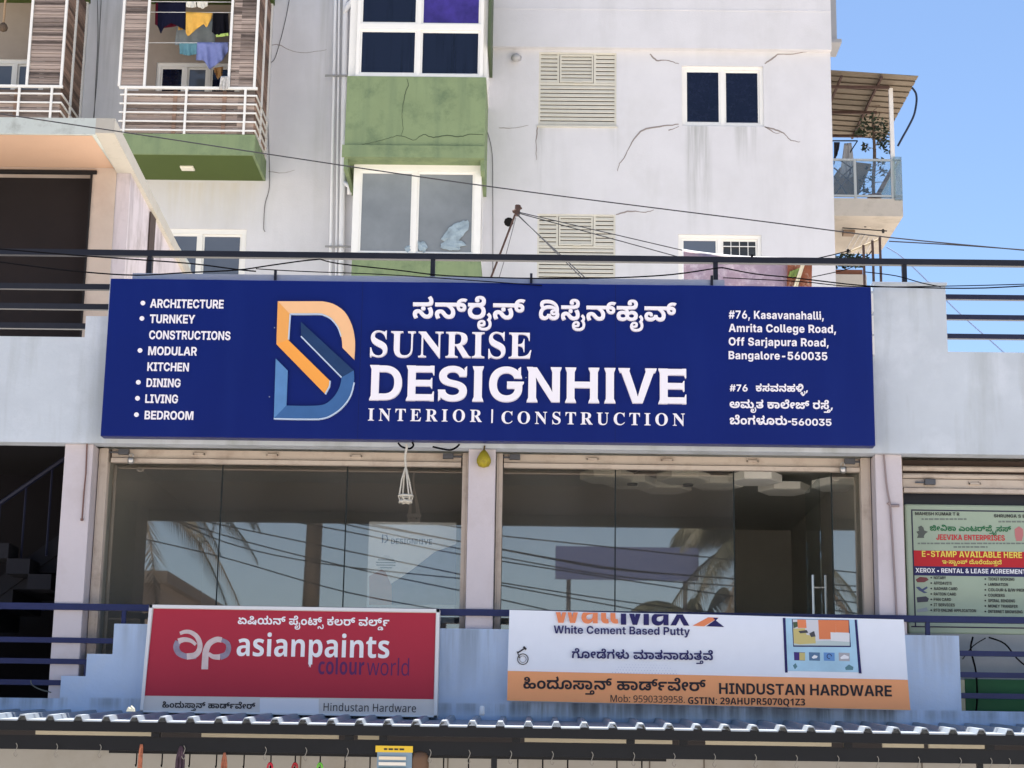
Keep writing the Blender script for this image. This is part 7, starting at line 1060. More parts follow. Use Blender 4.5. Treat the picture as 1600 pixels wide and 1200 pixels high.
# ------------------------------------------------------------------ enterprise poster in the shop on the right
PY = .42
po = empty('service_board', (4.5, PY, 3.88), 'pale green printed board listing copy shop services beside the right pillar', 'sign')
PG = mat('pale green print', (164, 180, 160), .5, var=.03)
x1 = 5.55
a = at(1413, 787, PY); b = at(1418, 990, PY)
MB().box(a.x, x1, PY, PY+.06, b.z, a.z).build('board', PG, po, bevel=.02)
def pr(x0, y0, xr, y1, m, dy=.002, nm='printed_band'):
    p = at(x0, y1, PY); q = at(xr, y0, PY); return MB().box(p.x, q.x, PY-dy, PY+.001, p.z, q.z).build(nm, m, po)
DKB = mat('dark border print', (48, 44, 70), .6); REDB = mat('red print', (190, 40, 48), .6); NVB = mat('deep navy print', (44, 44, 92), .6); GRN = mat('green lettering', (34, 110, 70), .6); REDL = mat('red lettering', (206, 44, 60), .6); YEL = mat('yellow lettering', (236, 216, 96), .6)
mb = MB(); p = at(1423.5, 796, PY); q = at(1427, 978, PY); X1 = x1-.12
mb.box(p.x, X1, PY-.003, PY, p.z-.012, p.z).box(q.x-.02, X1, PY-.003, PY, q.z-.012, q.z).box(p.x, p.x+.012, PY-.0031, PY, q.z, p.z-.012).box(X1-.012, X1, PY-.0031, PY, q.z, p.z-.012); mb.build('printed_border', DKB, po)
p = at(1427, 860, PY); q = at(1427, 884.5, PY); MB().box(p.x, X1-.02, PY-.002, PY+.001, q.z, p.z).build('printed_band', REDB, po)
r_ = at(1427, 899, PY); MB().box(p.x, X1-.02, PY-.002, PY+.001, r_.z, q.z).build('printed_band', NVB, po)
def pt(f, s, xl, yb, xr, m, cap, **k): return text(po, 'lettering' if f != 'K' else 'kannada_lettering', f, s, xl, yb, xr, PY-.002, m, cap, .003, seg=2, **k)
pt('I', 'MAHESH KUMAR T R', 1430, 805, 1499, INK, 5); pt('I', 'SHRUNGA S B', 1553, 808.5, 1602, INK, 5)
pt('K', K['jeevika'], 1453, 829.5, 1580, GRN, None, yb2=830.5); pt('I', 'JEEVIKA ENTERPRISES', 1463, 843.5, 1570, REDL, 8.5, yb2=845)
GRY = mat('grey print', (120, 128, 122), .6)
for x0, y0, xr in ((1440, 811, 1510), (1560, 815, 1610), (1434, 849, 1612), (1490, 854.5, 1543)):
    mb = MB(); x = x0
    random.seed(int(x0+y0))
    while x < xr:
        l = random.uniform(3, 9); p = at(x, y0+1.3, PY); q = at(min(x+l, xr), y0-1.0, PY); mb.box(p.x, q.x, PY-.003, PY, p.z, q.z); x += l+1.6
    mb.build('fine_print', GRY, po)
pt('I', 'E-STAMP AVAILABLE HERE', 1440.5, 870, 1597, YEL, 9.5, yb2=872); pt('K', K['estamp'], 1472, 880.5, 1565, YEL, None, yb2=882)
pt('I', 'XEROX • RENTAL & LEASE AGREEMENTS', 1430.5, 894.5, 1609, PRINTW, 7, yb2=897)
LT = ['NOTARY', 'AFFIDAVITS', 'AADHAR CARD', 'RATION CARD', 'PAN CARD', 'IT SERVICES', 'RTO ONLINE APPLICATION']
LX = [1478, 1487, 1496, 1494, 1486, 1492, 1525]
RT = ['TICKET BOOKING', 'LAMINATION', 'COLOUR & B/W PRINT', 'COURIERS', 'SPIRAL BINDING', 'MONEY TRANSFER', 'INTERNET BROWSING']
RX = [1585, 1575, 1606, 1570, 1586, 1590, 1598]
mb = MB()
for i in range(7):
    y = 905+i*8.45
    pt('I', LT[i], 1459, y, LX[i], INK, 4.6); pt('I', RT[i], 1544, y+2, RX[i], INK, 4.6)
    for bx, yy in ((1455, y-2.3), (1539.5, y-.3)): p = at(bx, yy, PY); mb.tube([(p.x, PY-.003, p.z), (p.x, PY, p.z)], .008, 10)
mb.build('bullet', INK, po)
def pic(pts, rgb, nm='printed_shape'): MB().prism(P2(C4(pts, 1180, 880), PY), PY-.0035, PY).build(nm, mat('pic %d %d %d' % rgb, rgb, .6), po)
pic([(940, 96), (965, 80), (1005, 84), (1016, 98), (990, 112), (950, 112)], (120, 66, 70)); pic([(942, 140), (960, 138), (978, 152), (1006, 136), (1010, 146), (985, 162), (1010, 172), (990, 176), (960, 160)], (74, 84, 120))
pic([(946, 200), (1000, 194), (1018, 208), (1010, 226), (950, 230)], (70, 70, 84)); pic([(946, 272), (1006, 258), (1012, 282), (950, 288)], (150, 160, 166))
pic([(955, -212), (972, -220), (985, -210), (990, -192), (1012, -184), (996, -172), (988, -158), (990, -148), (948, -148), (956, -168), (944, -184), (960, -190)], (90, 96, 92)); pic([(1520, -200), (1545, -216), (1568, -200), (1570, -164), (1562, -130), (1530, -130), (1522, -160)], (190, 120, 120))
# surroundings of the board: dark reveal, low green panel, pale shutter base
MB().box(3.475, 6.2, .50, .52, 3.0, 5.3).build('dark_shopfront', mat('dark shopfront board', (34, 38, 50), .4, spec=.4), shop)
MB().box(3.49, 6.2, .40, .425, 3.42, 3.85).build('pale_counter', mat('pale counter board', (150, 156, 160), .5, var=.08), shop)
MB().box(4.01, 6.2, .36, .398, 3.14, 3.43).build('green_counter', mat('green counter board', (20, 92, 56), .5, var=.08), shop)
MB().box(3.87, 4.0, .34, .399, 3.12, 3.42).box(3.87, 4.0, .33, .39, 3.28, 3.31).build('counter_post', mat('cream counter edge', (196, 196, 170), .5, var=.1), shop)

# ------------------------------------------------------------------ poster and wall panels inside the glass
wp = empty('window_poster', (-1.19, .56, 3.9), 'white printed poster with house picture standing behind the shop glass', 'poster')
a = at(577, 815, .6); b = at(713, 822, .6)
MB().box(a.x, b.x, .6, .612, 3.9, a.z).build('sheet', mat('white poster paper', (244, 244, 244), .6), wp)
text(wp, 'lettering', 'I', 'DESIGNHIVE', 611, 850, 675, .598, mat('grey poster lettering', (96, 100, 110), .6), 8.5, .002, seg=2)
m = mat('poster mark', (70, 74, 96), .6); p = at(601, 842, .598); MB().ribbon([(p.x-.02, p.z-.04), (p.x-.02, p.z+.04), (p.x+.02, p.z+.03), (p.x+.03, p.z-.01), (p.x, p.z-.04)], .012, .594, .599).build('printed_mark', m, wp)
mb = MB().prism(P2([(605, 945), (607, 915), (640, 893), (680, 862), (713, 850), (713, 945)], .598), .5965, .599); mb.build('printed_house', mat('blue house print', (72, 86, 128), .6, var=.35, scale=9), wp)
MB().prism(P2([(577, 900), (600, 888), (612, 915), (612, 945), (577, 945)], .598), .5955, .599).build('printed_shape', mat('salmon print', (186, 140, 126), .6), wp)
p = at(603, 880, .598); MB().prism([(p.x+.085*math.sin(t*math.pi/3), p.z+.085*math.cos(t*math.pi/3)) for t in range(6)], .593, .599).build('printed_badge', mat('white badge', (226, 226, 226), .6), wp)
mb = MB()
for k, l in ((-5, 26), (-1, 30), (3, 30), (7, 18)):
    q = at(603-l/2, 880+k+.8, .592); r = at(603+l/2, 880+k-.8, .592); mb.box(q.x, r.x, .5905, .5925, q.z, r.z)
mb.build('fine_print', GRY, wp)
# ------------------------------------------------------------------ things hanging under the navy sign
mc = empty('macrame_hanger', (-1.23, -.10, 4.95), 'white knotted rope plant hanger dangling under the navy sign', 'plant hanger')
ROPE = mat('off white rope', (206, 200, 186), .9, var=.15, scale=60)
a = at(634, 698, -.1); b = at(634, 729, -.1); c = at(634, 775, -.1)
MB().tube(spline([(a.x, -.1, 5.50), (a.x+.01, -.1, a.z), (b.x-.008, -.1, (a.z+b.z)/2), (b.x, -.1, b.z)], 4), .011, 6).build('cord', ROPE, mc)
mb = MB(); r = .066
for k in range(4):
    t = k*math.pi/2+.5; ex, ey = math.cos(t)*r, math.sin(t)*r
    mb.tube([(b.x, -.1, b.z), (b.x+ex*.55, -.1+ey*.55, b.z-.12), (c.x+ex, -.1+ey, c.z)], .0075, 6)
mb.build('cords', ROPE, mc)
mb = MB(); ring = [(c.x+r*math.cos(t*.524), -.1+r*math.sin(t*.524), c.z) for t in range(13)]; mb.tube(ring, .011, 6)
ring2 = [(c.x+r*.8*math.cos(t*.524), -.1+r*.8*math.sin(t*.524), c.z-.06+.012*(t % 2)) for t in range(13)]; mb.tube(ring2, .014, 6)
for k in range(6):
    t = k*1.047; mb.tube([(c.x+r*math.cos(t), -.1+r*math.sin(t), c.z), (c.x+r*.8*math.cos(t+.5), -.1+r*.8*math.sin(t+.5), c.z-.055)], .008, 5)
mb.build('basket', ROPE, mc, smooth=True)
pk = empty('hanging_gourd', (-.51, -.02, 5.30), 'small yellow and brown dried gourd hung at the top of the middle pillar', 'gourd')
p = at(755.5, 729, -.03)
MB().lathe((p.x, .02, p.z), [(.015, 0), (.05, .012), (.066, .045), (.068, .075), (.055, .11), (.034, .145), (.014, .168)], 16).build('fruit', mat('yellow gourd skin', (168, 152, 40), .5, var=.25, scale=16, stain=(92, 78, 44), sscale=9, samt=.8), pk, smooth=True)
MB().tube([(p.x, .02, p.z+.165), (p.x+.006, .02, 5.52)], .008, 6).build('stalk', mat('gourd stalk', (90, 76, 54), .9), pk)
for i, pts in enumerate(([(622, 692), (628, 698), (640, 701), (646, 696), (644, 691)], [(676, 698), (694, 702), (704, 703), (713, 699), (718, 694)])):
    tag(MB().tube(spline(P3(pts, -.05), 5), .009, 6).build('sign_cable', BLACK), ('black cable loop hanging under the sign beside the rope hanger', 'black cable loop under the sign near the middle pillar')[i], 'cable')

# ------------------------------------------------------------------ sheet awning over the ground floor
aw = empty('sheet_awning', (0, -.7, 2.6), 'ribbed metal sheet awning on black steel beams above the ground floor shop', 'awning')
TIN = mat('galvanised roof sheet', (146, 156, 168), .5, metal=.2, spec=.5, var=.08, scale=3, stain=(150, 150, 144), sscale=4, samt=.5)
mb = MB(); pitch = .2345; x = -8.2; prof = [(0, 0), (.135, 0), (.155, .04), (.195, .04), (.2145, 0)]
pts = []
while x < 8.2:
    pts += [(x+a, h) for a, h in prof]; x += pitch
zf, zb, yf, yb = 2.862, 2.972, -1.5, .018
for (xa, ha), (xb, hb) in zip(pts, pts[1:]):
    k = len(mb.v); mb.v += [Vector(v) for v in ((xa, yf, zf+ha), (xb, yf, zf+hb), (xb, yb, zb+hb), (xa, yb, zb+ha), (xa, yf, zf+ha-.012), (xb, yf, zf+hb-.012), (xb, yb, zb+hb-.012), (xa, yb, zb+ha-.012))]
    for f in ((0, 1, 2, 3), (5, 4, 7, 6), (4, 5, 1, 0)): mb.f.append(tuple(k+i for i in f)); mb.m.append(0)
mb.build('roof_sheet', TIN, aw)
MB().box(L_, R_, -1.49, -1.44, 2.772, 2.858).build('front_beam', BLACKPAINT, aw)
MB().box(L_, R_, -1.42, -1.36, 2.62, 2.735).build('lower_beam', BLACKPAINT, aw)
for px in (245, 547, 600, 807, 985, 1067, 1323, 1544): a = at(px, 1140, -1.4); MB().box(a.x-.035, a.x+.035, -1.45, -1.40, 2.735, 2.775).build('spacer', BLACKPAINT, aw)
for px in (-50, 245, 547, 807, 1067, 1323, 1600): a = at(px, 1140, -1.4); MB().extrude([(a.x-.02, -1.4, 2.79), (a.x+.02, -1.4, 2.79), (a.x+.02, -1.4, 2.85), (a.x-.02, -1.4, 2.85)], (0, 1.41, .06)).build('rafter', BLACKPAINT, aw)
for px, x in ((772, 0), (1531, 1)): a = at(px, 1190, -1.39); MB().box(a.x-.025, a.x+.025, -1.40, -1.36, 0, 2.62).build('post', BLACKPAINT, aw)
a, b = at(171, 1170, -1.33), at(1041, 1183, -1.33); mb = MB().box(a.x, b.x, -1.345, -1.315, 2.60, 2.635)
for px in (240, 772, 1000): c = at(px, 1160, -1.33); mb.box(c.x-.02, c.x+.02, -1.36, -1.31, 2.63, 2.70)
mb.build('hanging_bar', BLACKPAINT, aw)
for x0, x1 in ((57, 238), (316, 530), (560, 600), (820, 980), (990, 1050), (1102, 1298), (1378, 1442), (1450, 1545)):
    a, b = at(x0, 1137, -.9), at(x1, 1137, -.9); MB().box(a.x, b.x, -.92, -.88, 2.756, 2.797).build('tube_light', mat('cream tube batten', (206, 200, 180), .5), aw)
# hooks along the lower beam
mb = MB(); mb.tube(spline([(0, -.01, .11), (.012, -.012, .085), (.002, -.012, .05), (-.012, -.012, .02), (.006, -.012, 0), (.018, -.012, .022)], 4), .0035, 5)
hk0 = mb.build('s_hook', mat('pale wire hook', (150, 147, 140), .6, metal=.3))
hooks = [26, 89, 157, 288, 415, 478, 543, 672, 733, 798, 863, 925, 990, 1053, 1116, 1180, 1244, 1309, 1371, 1435, 1500, 1548, 1577]
for i, px in enumerate(hooks):
    p = at(px, 1160+px*.0165, -1.43); o = hk0 if i == 0 else hk0.copy()
    if i: col.objects.link(o)
    o.location = (p.x, -1.435, 2.555); WORLD[o.name] = o.location.copy(); tag(o, 'pale wire hook hanging from the black beam of the awning', 'hook', 'wire hooks along the awning beam')
mb = MB().tube([(0, 0, .11), (0, 0, .02), (0, -.012, .0), (0, -.03, .012)], .0065, 5); mb.lathe((0, 0, .105), [(.012, 0), (.012, .015)], 8)
pg0 = mb.build('display_peg', BLACK)
pegs = [213, 253, 296, 338, 381, 423, 461, 500, 539, 578, 693, 732, 809, 848, 887, 964, 1003]
for i, px in enumerate(pegs):
    p = at(px, 1180+px*.0165, -1.33); o = pg0 if i == 0 else pg0.copy()
    if i: col.objects.link(o)
    o.location = (p.x, -1.33, 2.49); WORLD[o.name] = o.location.copy(); tag(o, 'thin black peg under the hanging bar of the awning', 'peg', 'pegs under the hanging bar')
def bundle(px, y0, wd, rgb, label, cat, name, n=5, z1=2.25):
    p = at(px, y0, -1.43); random.seed(px); mb = MB(); m = mat('%s colour %d' % (name, px), rgb, .8, var=.35, scale=30, stain=tuple(int(v*.5) for v in rgb), sscale=22, samt=.7)
    for k in range(n):
        dx = (k-(n-1)/2)*wd/n; mb.tube(spline([(p.x, -1.43, p.z), (p.x+dx*.7, -1.43+random.uniform(-.012, .012), p.z-.05), (p.x+dx, -1.43+random.uniform(-.015, .015), p.z-.14), (p.x+dx*1.05+random.uniform(-.006, .006), -1.43, z1)], 5), wd/n*.75, 6)
    return tag(mb.build(name, m, None, smooth=True), label, cat)
bundle(221, 1163, .03, (186, 116, 88), 'orange and white rope hank hanging under the awning at left', 'rope', 'rope_hank', 2)
bundle(283, 1166, .07, (78, 62, 74), 'dark mottled bundle hanging under the awning beside the orange rope', 'bundle', 'hanging_bundle', 5)
bundle(351, 1176, .05, (170, 106, 82), 'orange and pink netted bundle hanging under the awning', 'bundle', 'hanging_bundle', 4)
for px, rgb, l in ((422, (196, 44, 66), 'red plastic loop hanging on a peg, left of the two red ones'), (461, (176, 36, 50), 'darker red plastic loop hanging on a peg next to the green one'), (500, (112, 196, 72), 'green plastic loop hanging on a peg under the awning')):
    p = at(px, 1196, -1.33); mb = MB(); mb.tube([(p.x+.02*math.sin(t*.45), -1.335, p.z-.02+.04*math.cos(t*.45)) for t in range(15)], .009, 6); mb.tube([(p.x, -1.335, p.z+.02), (p.x, -1.335, 2.5)], .004, 5); mb.tube([(p.x, -1.335, p.z-.05), (p.x+.03, -1.335, p.z-.2)], .02, 8)
    tag(mb.build('plastic_loop', mat('loop %d' % px, rgb, .5), None, smooth=True), l, 'household item')
sb = empty('sample_board', (-1.15, -1.45, 2.3), 'yellow headed board with striped samples hanging below the awning', 'display')
a, b = at(587, 1165, -1.44), at(645, 1176, -1.44); MB().box(a.x, b.x, -1.445, -1.435, b.z, a.z).build('header', mat('yellow header', (226, 190, 60), .6), sb)
mb = MB(); random.seed(3); x = a.x+.07
while x < b.x-.08: l = random.uniform(.02, .05); mb.box(x, x+l, -1.447, -1.4445, b.z+.018, b.z+.032); x += l+.012
mb.build('fine_print', INK, sb)
c = at(589, 1240, -1.44); MB().box(a.x+.015, b.x-.005, -1.443, -1.436, c.z, b.z).build('card', mat('blue grey card', (128, 152, 170), .6), sb)
for i in range(6):
    z = b.z-.035-i*.046; MB().box(a.x+.03, b.x-.055, -1.456, -1.443, z-.026, z).build('sample_strip', mat('strip %d' % (i % 3), ((226, 214, 190), (232, 226, 214), (70, 108, 84))[i % 3], .5), sb)
tag(MB().lathe(at(655, 1240, -1.40), [(.05, 0), (.075, .1), (.075, .28), (.06, .33), (.02, .345)], 14).build('brown_jar', mat('brown jar', (112, 86, 66), .5), None, smooth=True), 'brown rounded item partly hidden beside the sample board', 'household item')
tag(MB().prism(P2([(199, 1112), (203, 1105), (206, 1108), (207, 1103), (211, 1107), (212, 1112)], -1.2), -1.26, -1.2).build('paper_scrap', mat('cream paper scrap', (236, 228, 200), .8)), 'cream paper scrap lying on the awning sheet at left', 'scrap')
p = at(753, 1118, -.3); tag(MB().lathe((p.x, -.3, 3.0), [(.02, 0), (.024, .02), (.022, .075), (.012, .085)], 10).build('pipe_stub', PIPE, None, smooth=True), 'short pale pipe stub standing on the awning between the two signs', 'pipe')

# ------------------------------------------------------------------ laundry
def cloth(name, top, bot, Y, m, label, cat, amp=.03, fold=9, seed=0, group=None, zs=9):
    """a hanging sheet between a top and a bottom pixel polyline"""
    def samp(P, u):
        t = u*(len(P)-1); i = min(int(t), len(P)-2); f = t-i; return (P[i][0]+(P[i+1][0]-P[i][0])*f, P[i][1]+(P[i+1][1]-P[i][1])*f)
    n = 22; mb = MB()
    for i in range(n+1):
        u = i/n; a, b = samp(top, u), samp(bot, u)
        for j in range(zs+1):
            v = j/zs; px, py = a[0]+(b[0]-a[0])*v, a[1]+(b[1]-a[1])*v
            dy = amp*math.sin(u*fold+seed+v*1.3)*(.35+.65*v)+amp*.6*math.sin(u*fold*2.3+seed*2-v*2)*v
            mb.v.append(at(px, py, Y+dy))
    for i in range(n):
        for j in range(zs): a = i*(zs+1)+j; mb.f.append((a, a+1, a+zs+2, a+zs+1)); mb.m.append(0)
    o = mb.build(name, m, None, smooth=True); s = o.modifiers.new('thickness', 'SOLIDIFY'); s.thickness = .008
    return tag(o, label, cat, group)
def fab(n, rgb, **k): return mat('fabric '+n, rgb, .9, spec=.1, var=k.pop('var', .12), scale=k.pop('scale', 9), bump=.3, bscale=120, **k)
G1 = 'laundry on the balcony'
LY = 14.1
cloth('garment', [(243, 4), (284, 4)], [(242, 38), (252, 44), (270, 42), (284, 38)], LY+.12, fab('maroon', (96, 24, 44)), 'maroon garment hanging behind the navy one', 'garment', seed=2, group=G1)
cloth('garment', [(247, 3), (290, 2)], [(246, 40), (251, 53), (257, 42), (268, 36), (280, 42), (290, 47)], LY, fab('navy', (26, 28, 50)), 'navy garment at the left end of the laundry', 'garment', seed=1, group=G1)
cloth('garment', [(290.5, 18.5), (332, 20)], [(290, 50), (294, 57), (305, 47), (318, 37), (323, 43), (331, 28)], LY-.04, fab('yellow', (236, 184, 92)), 'yellow shirt hanging in the middle of the balcony', 'garment', seed=3, group=G1)
cloth('garment', [(279, 36), (288, 36)], [(279, 47), (287, 46)], LY+.05, fab('gold', (206, 160, 84)), 'small golden cloth beside the yellow shirt', 'garment', seed=4, group=G1)
cloth('garment', [(333, 20), (357, 20)], [(331, 50), (338, 55), (348, 53), (357, 52)], LY, fab('black', (24, 24, 32)), 'black shorts hanging at the right end of the upper line', 'garment', seed=5, group=G1)
cloth('garment', [(337, 54), (357, 51)], [(338, 58), (357, 56)], LY-.03, fab('lime', (190, 216, 120)), 'lime green trim hanging below the black shorts', 'garment', amp=.01, seed=5, group=G1)
cloth('towel', [(277, 38), (300, 34), (334, 30)], [(273, 70), (300, 72), (336, 67)], LY+.35, fab('grey blue', (150, 160, 168)), 'pale grey towel hanging at the back of the balcony', 'towel', seed=6, group=G1)
cloth('towel', [(280, 66), (309, 66)], [(281, 84), (295, 87), (308, 84)], LY+.1, fab('teal', (106, 152, 166)), 'teal towel over the lower line', 'towel', seed=7, group=G1)
cloth('garment', [(308, 66), (357, 66)], [(306, 94), (318, 94), (328, 109), (340, 99), (349, 93), (356, 80)], LY+.06, fab('lavender', (140, 150, 206)), 'lavender shirt over the lower line', 'garment', amp=.045, fold=12, seed=8, group=G1)
cloth('towel', [(345, 119), (357, 119)], [(342, 139), (350, 141), (356, 138)], 13.55, fab('white', (214, 210, 206), var=.35, scale=20), 'crumpled white cloth over the balcony rail', 'cloth', amp=.03, fold=16, seed=9, group=G1)
cloth('garment', [(333, 106), (349, 104)], [(337, 115), (340, 124), (347, 118)], LY+.5, fab('ochre', (196, 152, 104)), 'small ochre cloth hanging low at the back', 'garment', seed=10, group=G1)
cloth('garment', [(290.5, 2.5), (306, 3)], [(291, 11), (300, 12), (306, 11)], LY-.1, fab('off white', (226, 224, 216)), 'left one of two white undergarments on the top line', 'garment', amp=.02, seed=11, group=G1)
cloth('garment', [(308, 2), (325, 2)], [(308, 10), (317, 14), (324, 9)], LY-.1, fab('off white', (226, 224, 216)), 'right one of two white undergarments on the top line', 'garment', amp=.02, seed=12, group=G1)
for i, (y, Y) in enumerate(((2.5, LY-.1), (19, LY-.02), (66, LY+.08))):
    a, b = at(233, y+(0 if i < 2 else 1), Y), at(362, y+.5, Y)
    tag(MB().tube([(-7.44, Y, a.z), (-5.12, Y, b.z)], .006, 5).build('clothes_line', PIPE), ('topmost clothes line on the balcony carrying white undergarments', 'clothes line on the balcony carrying the yellow shirt', 'lowest clothes line on the balcony carrying the lavender shirt')[i], 'clothes line')
# wicker lamp hanging on the left balcony
lp = empty('hanging_lamp', at(5, 48, 13.9), 'wicker ball lamp on a rope at the left balcony', 'lamp')
p = at(5, 43, 13.9); MB().lathe((p.x, 13.9, p.z-.08), [(.02, 0), (.07, .03), (.085, .08), (.06, .14), (.025, .17)], 12).build('lamp_shade', mat('brown wicker', (96, 82, 70), .9, var=.4, scale=40), lp, smooth=True)
MB().tube([(p.x, 13.9, p.z+.08), (p.x, 13.9, 16.68)], .022, 8).build('rope', mat('hemp rope', (166, 140, 112), .95, var=.2, scale=50), lp)
# terrace laundry
TY = 2.5
SHEETF = fab('mauve', (164, 144, 158), var=.1, stain=(212, 198, 206), sscale=9, samt=.8)
cloth('bedsheet', [(1067, 391), (1100, 396.5), (1160, 402), (1236, 404.5)], [(1066, 470), (1150, 474), (1236, 472)], TY, SHEETF, 'mauve bedsheet with pale flowers hanging on the terrace', 'bedsheet', amp=.05, fold=11, seed=1)
tag(MB().tube(spline(P3([(1066, 390.5), (1100, 395.6), (1160, 401.3), (1272, 405)], TY-.005), 5), .012, 6).tube(P3([(1067, 391), (1067.5, 440)], TY-.012), .008, 5).build('sheet_hem', fab('hem', (236, 234, 236))), 'white hem cord along the top of the mauve bedsheet', 'cord')
mb_l = 'patterned brown and green cloth hanging beside the mauve bedsheet'
cl = cloth('patterned_cloth', [(1231, 405), (1269, 405)], [(1229, 472), (1268, 470)], TY-.06, fab('patterned', (140, 86, 66), var=.3, scale=6, stain=(214, 206, 190), sscale=5, samt=1), mb_l, 'cloth', amp=.02, seed=4)
cloth('patterned_cloth', [(1234, 424), (1252, 418)], [(1232, 434), (1246, 432)], TY-.09, fab('leaf', (120, 136, 76)), 'green leaf patterned cloth over the brown one', 'cloth', amp=.01, seed=4)
cloth('cloth_strip', [(1254, 406), (1260, 406)], [(1236, 458), (1243, 458)], TY-.1, fab('cream', (226, 214, 186)), 'cream cloth strip slanting across the patterned cloth', 'cloth', amp=.005, seed=2)
p = at(1175, 402, TY-.02); tag(MB().box(p.x-.012, p.x+.012, TY-.03, TY+.01, p.z-.03, p.z+.03).box(p.x-.02, p.x+.02, TY-.028, TY-.008, p.z-.035, p.z-.015).build('clothes_peg', BLACK), 'black clothes peg on the mauve bedsheet', 'clothes peg')
for i, (x0, y0, y1) in enumerate(((1349, 383, 462), (1363, 376, 446), (1374.5, 371, 446))):
    a, b = at(x0, y0, 1.2), at(x0+1.5, y1, 1.2)
    tag(MB().tube([(a.x, 1.2, a.z), ((a.x+b.x)/2+.004, 1.2, (a.z+b.z)/2), (b.x, 1.2, 6.4)], .014, 6).build('steel_bar', RUST), ('rusty reinforcement bar by the sign corner, leftmost of three', 'middle one of three rusty reinforcement bars', 'tallest and rightmost of three rusty reinforcement bars')[i], 'steel bar')
a, b = at(1330, 392, 1.2), at(1375, 373, 1.2); tag(MB().tube([(a.x, 1.21, a.z), (b.x, 1.21, b.z)], .012, 6).build('bamboo_stick', mat('pale bamboo', (176, 160, 134), .8)), 'pale stick tied across the rusty bars', 'stick')
st = empty('stay_pole', (-.5, 4.0, 6.35), 'rusty leaning pole on the terrace with wires tied to its top', 'pole')
a, b = at(808, 327, 4), at(767, 434, 4); d = (b-a); MB().tube([a, b, b+d*.6], .013, 7).build('pole', RUST, st)
mb = MB().tube([(a.x-.05, 3.98, a.z-.04), (a.x+.05, 3.99, a.z+.02)], .02, 6).tube([(a.x, 4, a.z-.08), (a.x+.01, 4, a.z+.05)], .035, 7); mb.build('clamp', RUST, st)
def wire(pts, Y, label, r=.006, Y2=None, sag=0, m=BLACK, n=4):
    k = len(pts); P = [at(x, y, Y if Y2 is None else Y+(Y2-Y)*i/(k-1)) for i, (x, y) in enumerate(pts)]
    return tag(MB().tube(spline(P, n) if k > 2 else P, r, 5).build('cable', m), label, 'cable')
for i, (e, Y2) in enumerate((((1066, 391), TY), ((1066, 403), TY), ((912, 437), .4), ((919, 438), .4))):
    wire([(808, 331+i*1.5), e], 4, ('upper wire from the stay pole to the mauve bedsheet', 'lower wire from the stay pole to the mauve bedsheet', 'left guy wire running down from the stay pole', 'right guy wire running down from the stay pole')[i], .006, Y2, m=mat('weathered cable', (70, 70, 74), .9, spec=0))
wire([(806, 340), (790, 400), (778, 440)], 4, 'thin grey wire hanging behind the stay pole', .005, m=mat('grey wire', (110, 110, 114), .6))
# street and roof cables
wire([(-60, 169), (176, 204), (420, 241), (620, 271), (828, 300), (1000, 322), (1200, 347), (1389, 371), (1600, 391), (1680, 399)], -2.2, 'long overhead cable sagging across the whole front from left to right', .0055, m=mat('weathered cable', (70, 70, 74), .9, spec=0))
wire([(1389, 377), (1480, 382), (1540, 386), (1700, 398)], -2.0, 'second overhead cable leaving the frame at right', .0055, m=mat('weathered cable', (70, 70, 74), .9, spec=0))
wire([(-40, 386), (60, 394), (133, 400), (220, 406), (300, 412), (370, 421), (400, 424)], -.1, 'cable lying along the top rail at the left', .007)
wire([(-40, 404), (60, 417), (131, 425), (213, 430), (290, 426), (370, 422), (420, 415), (470, 408), (500, 405)], -.12, 'cable looping from the stair head to the top rail above the sign', .007)
wire([(500, 405), (530, 412), (620, 422), (700, 431), (830, 435), (920, 435)], -.12, 'cable drooping along the galvanised tube behind the sign', .0065)
wire([(400, 420), (470, 424), (580, 428), (680, 434), (830, 445), (845, 446)], -.16, 'thin cable lying over the top edge of the sign', .005)
wire([(840, 435), (960, 434), (1050, 429), (1120, 419), (1130, 419)], -.1, 'cable rising from the galvanised tube to the top rail', .007)
wire([(1128, 418), (1180, 428), (1240, 434), (1345, 446), (1420, 449), (1540, 450), (1700, 440)], -.1, 'cable in front of the mauve bedsheet running off to the right', .0065)
wire([(1130, 434), (1250, 440), (1340, 448), (1480, 447), (1600, 444), (1700, 440)], -.06, 'second cable over the right parapet below the first one', .005)
wire([(1266, 406), (1306, 397), (1350, 385)], TY, 'upper rope from the terrace laundry to the bars', .006, 1.2)
wire([(1266, 411), (1306, 408), (1350, 402), (1362, 392)], TY, 'lower rope from the terrace laundry to the bars', .006, 1.2)
wire([(1268, 433), (1306, 425), (1330, 418), (1358, 402)], TY, 'slack rope crossing the lower balcony', .005, 1.2)
wire([(1385, 386), (1410, 402), (1450, 440), (1500, 490), (1570, 552), (1640, 620), (1760, 740)], 16, 'pale blue cable slanting down across the sky', .016, m=mat('pale cable', (122, 146, 186), .6))
wire([(1352, 425), (1400, 431), (1440, 442), (1470, 448)], -.1, 'short cable between bars and parapet', .005)
wire([(1520, 995), (1517, 1015), (1525, 1050), (1527, 1090), (1525, 1112)], .28, 'dark cable hanging in front of the green counter', .009)
wire([(1545, 996), (1570, 1006), (1590, 1030), (1615, 1050)], .28, 'dark cable looping over the pale counter', .008)
wire([(1504, 1030), (1520, 1010), (1540, 997)], .3, 'thin cable curling beside the counter post', .005)
wire([(48, 1063), (50, 1070), (62, 1077), (80, 1082)], .02, 'thin grey cable tied to the lowest blue rail', .006, m=mat('grey cable', (96, 98, 92), .7))

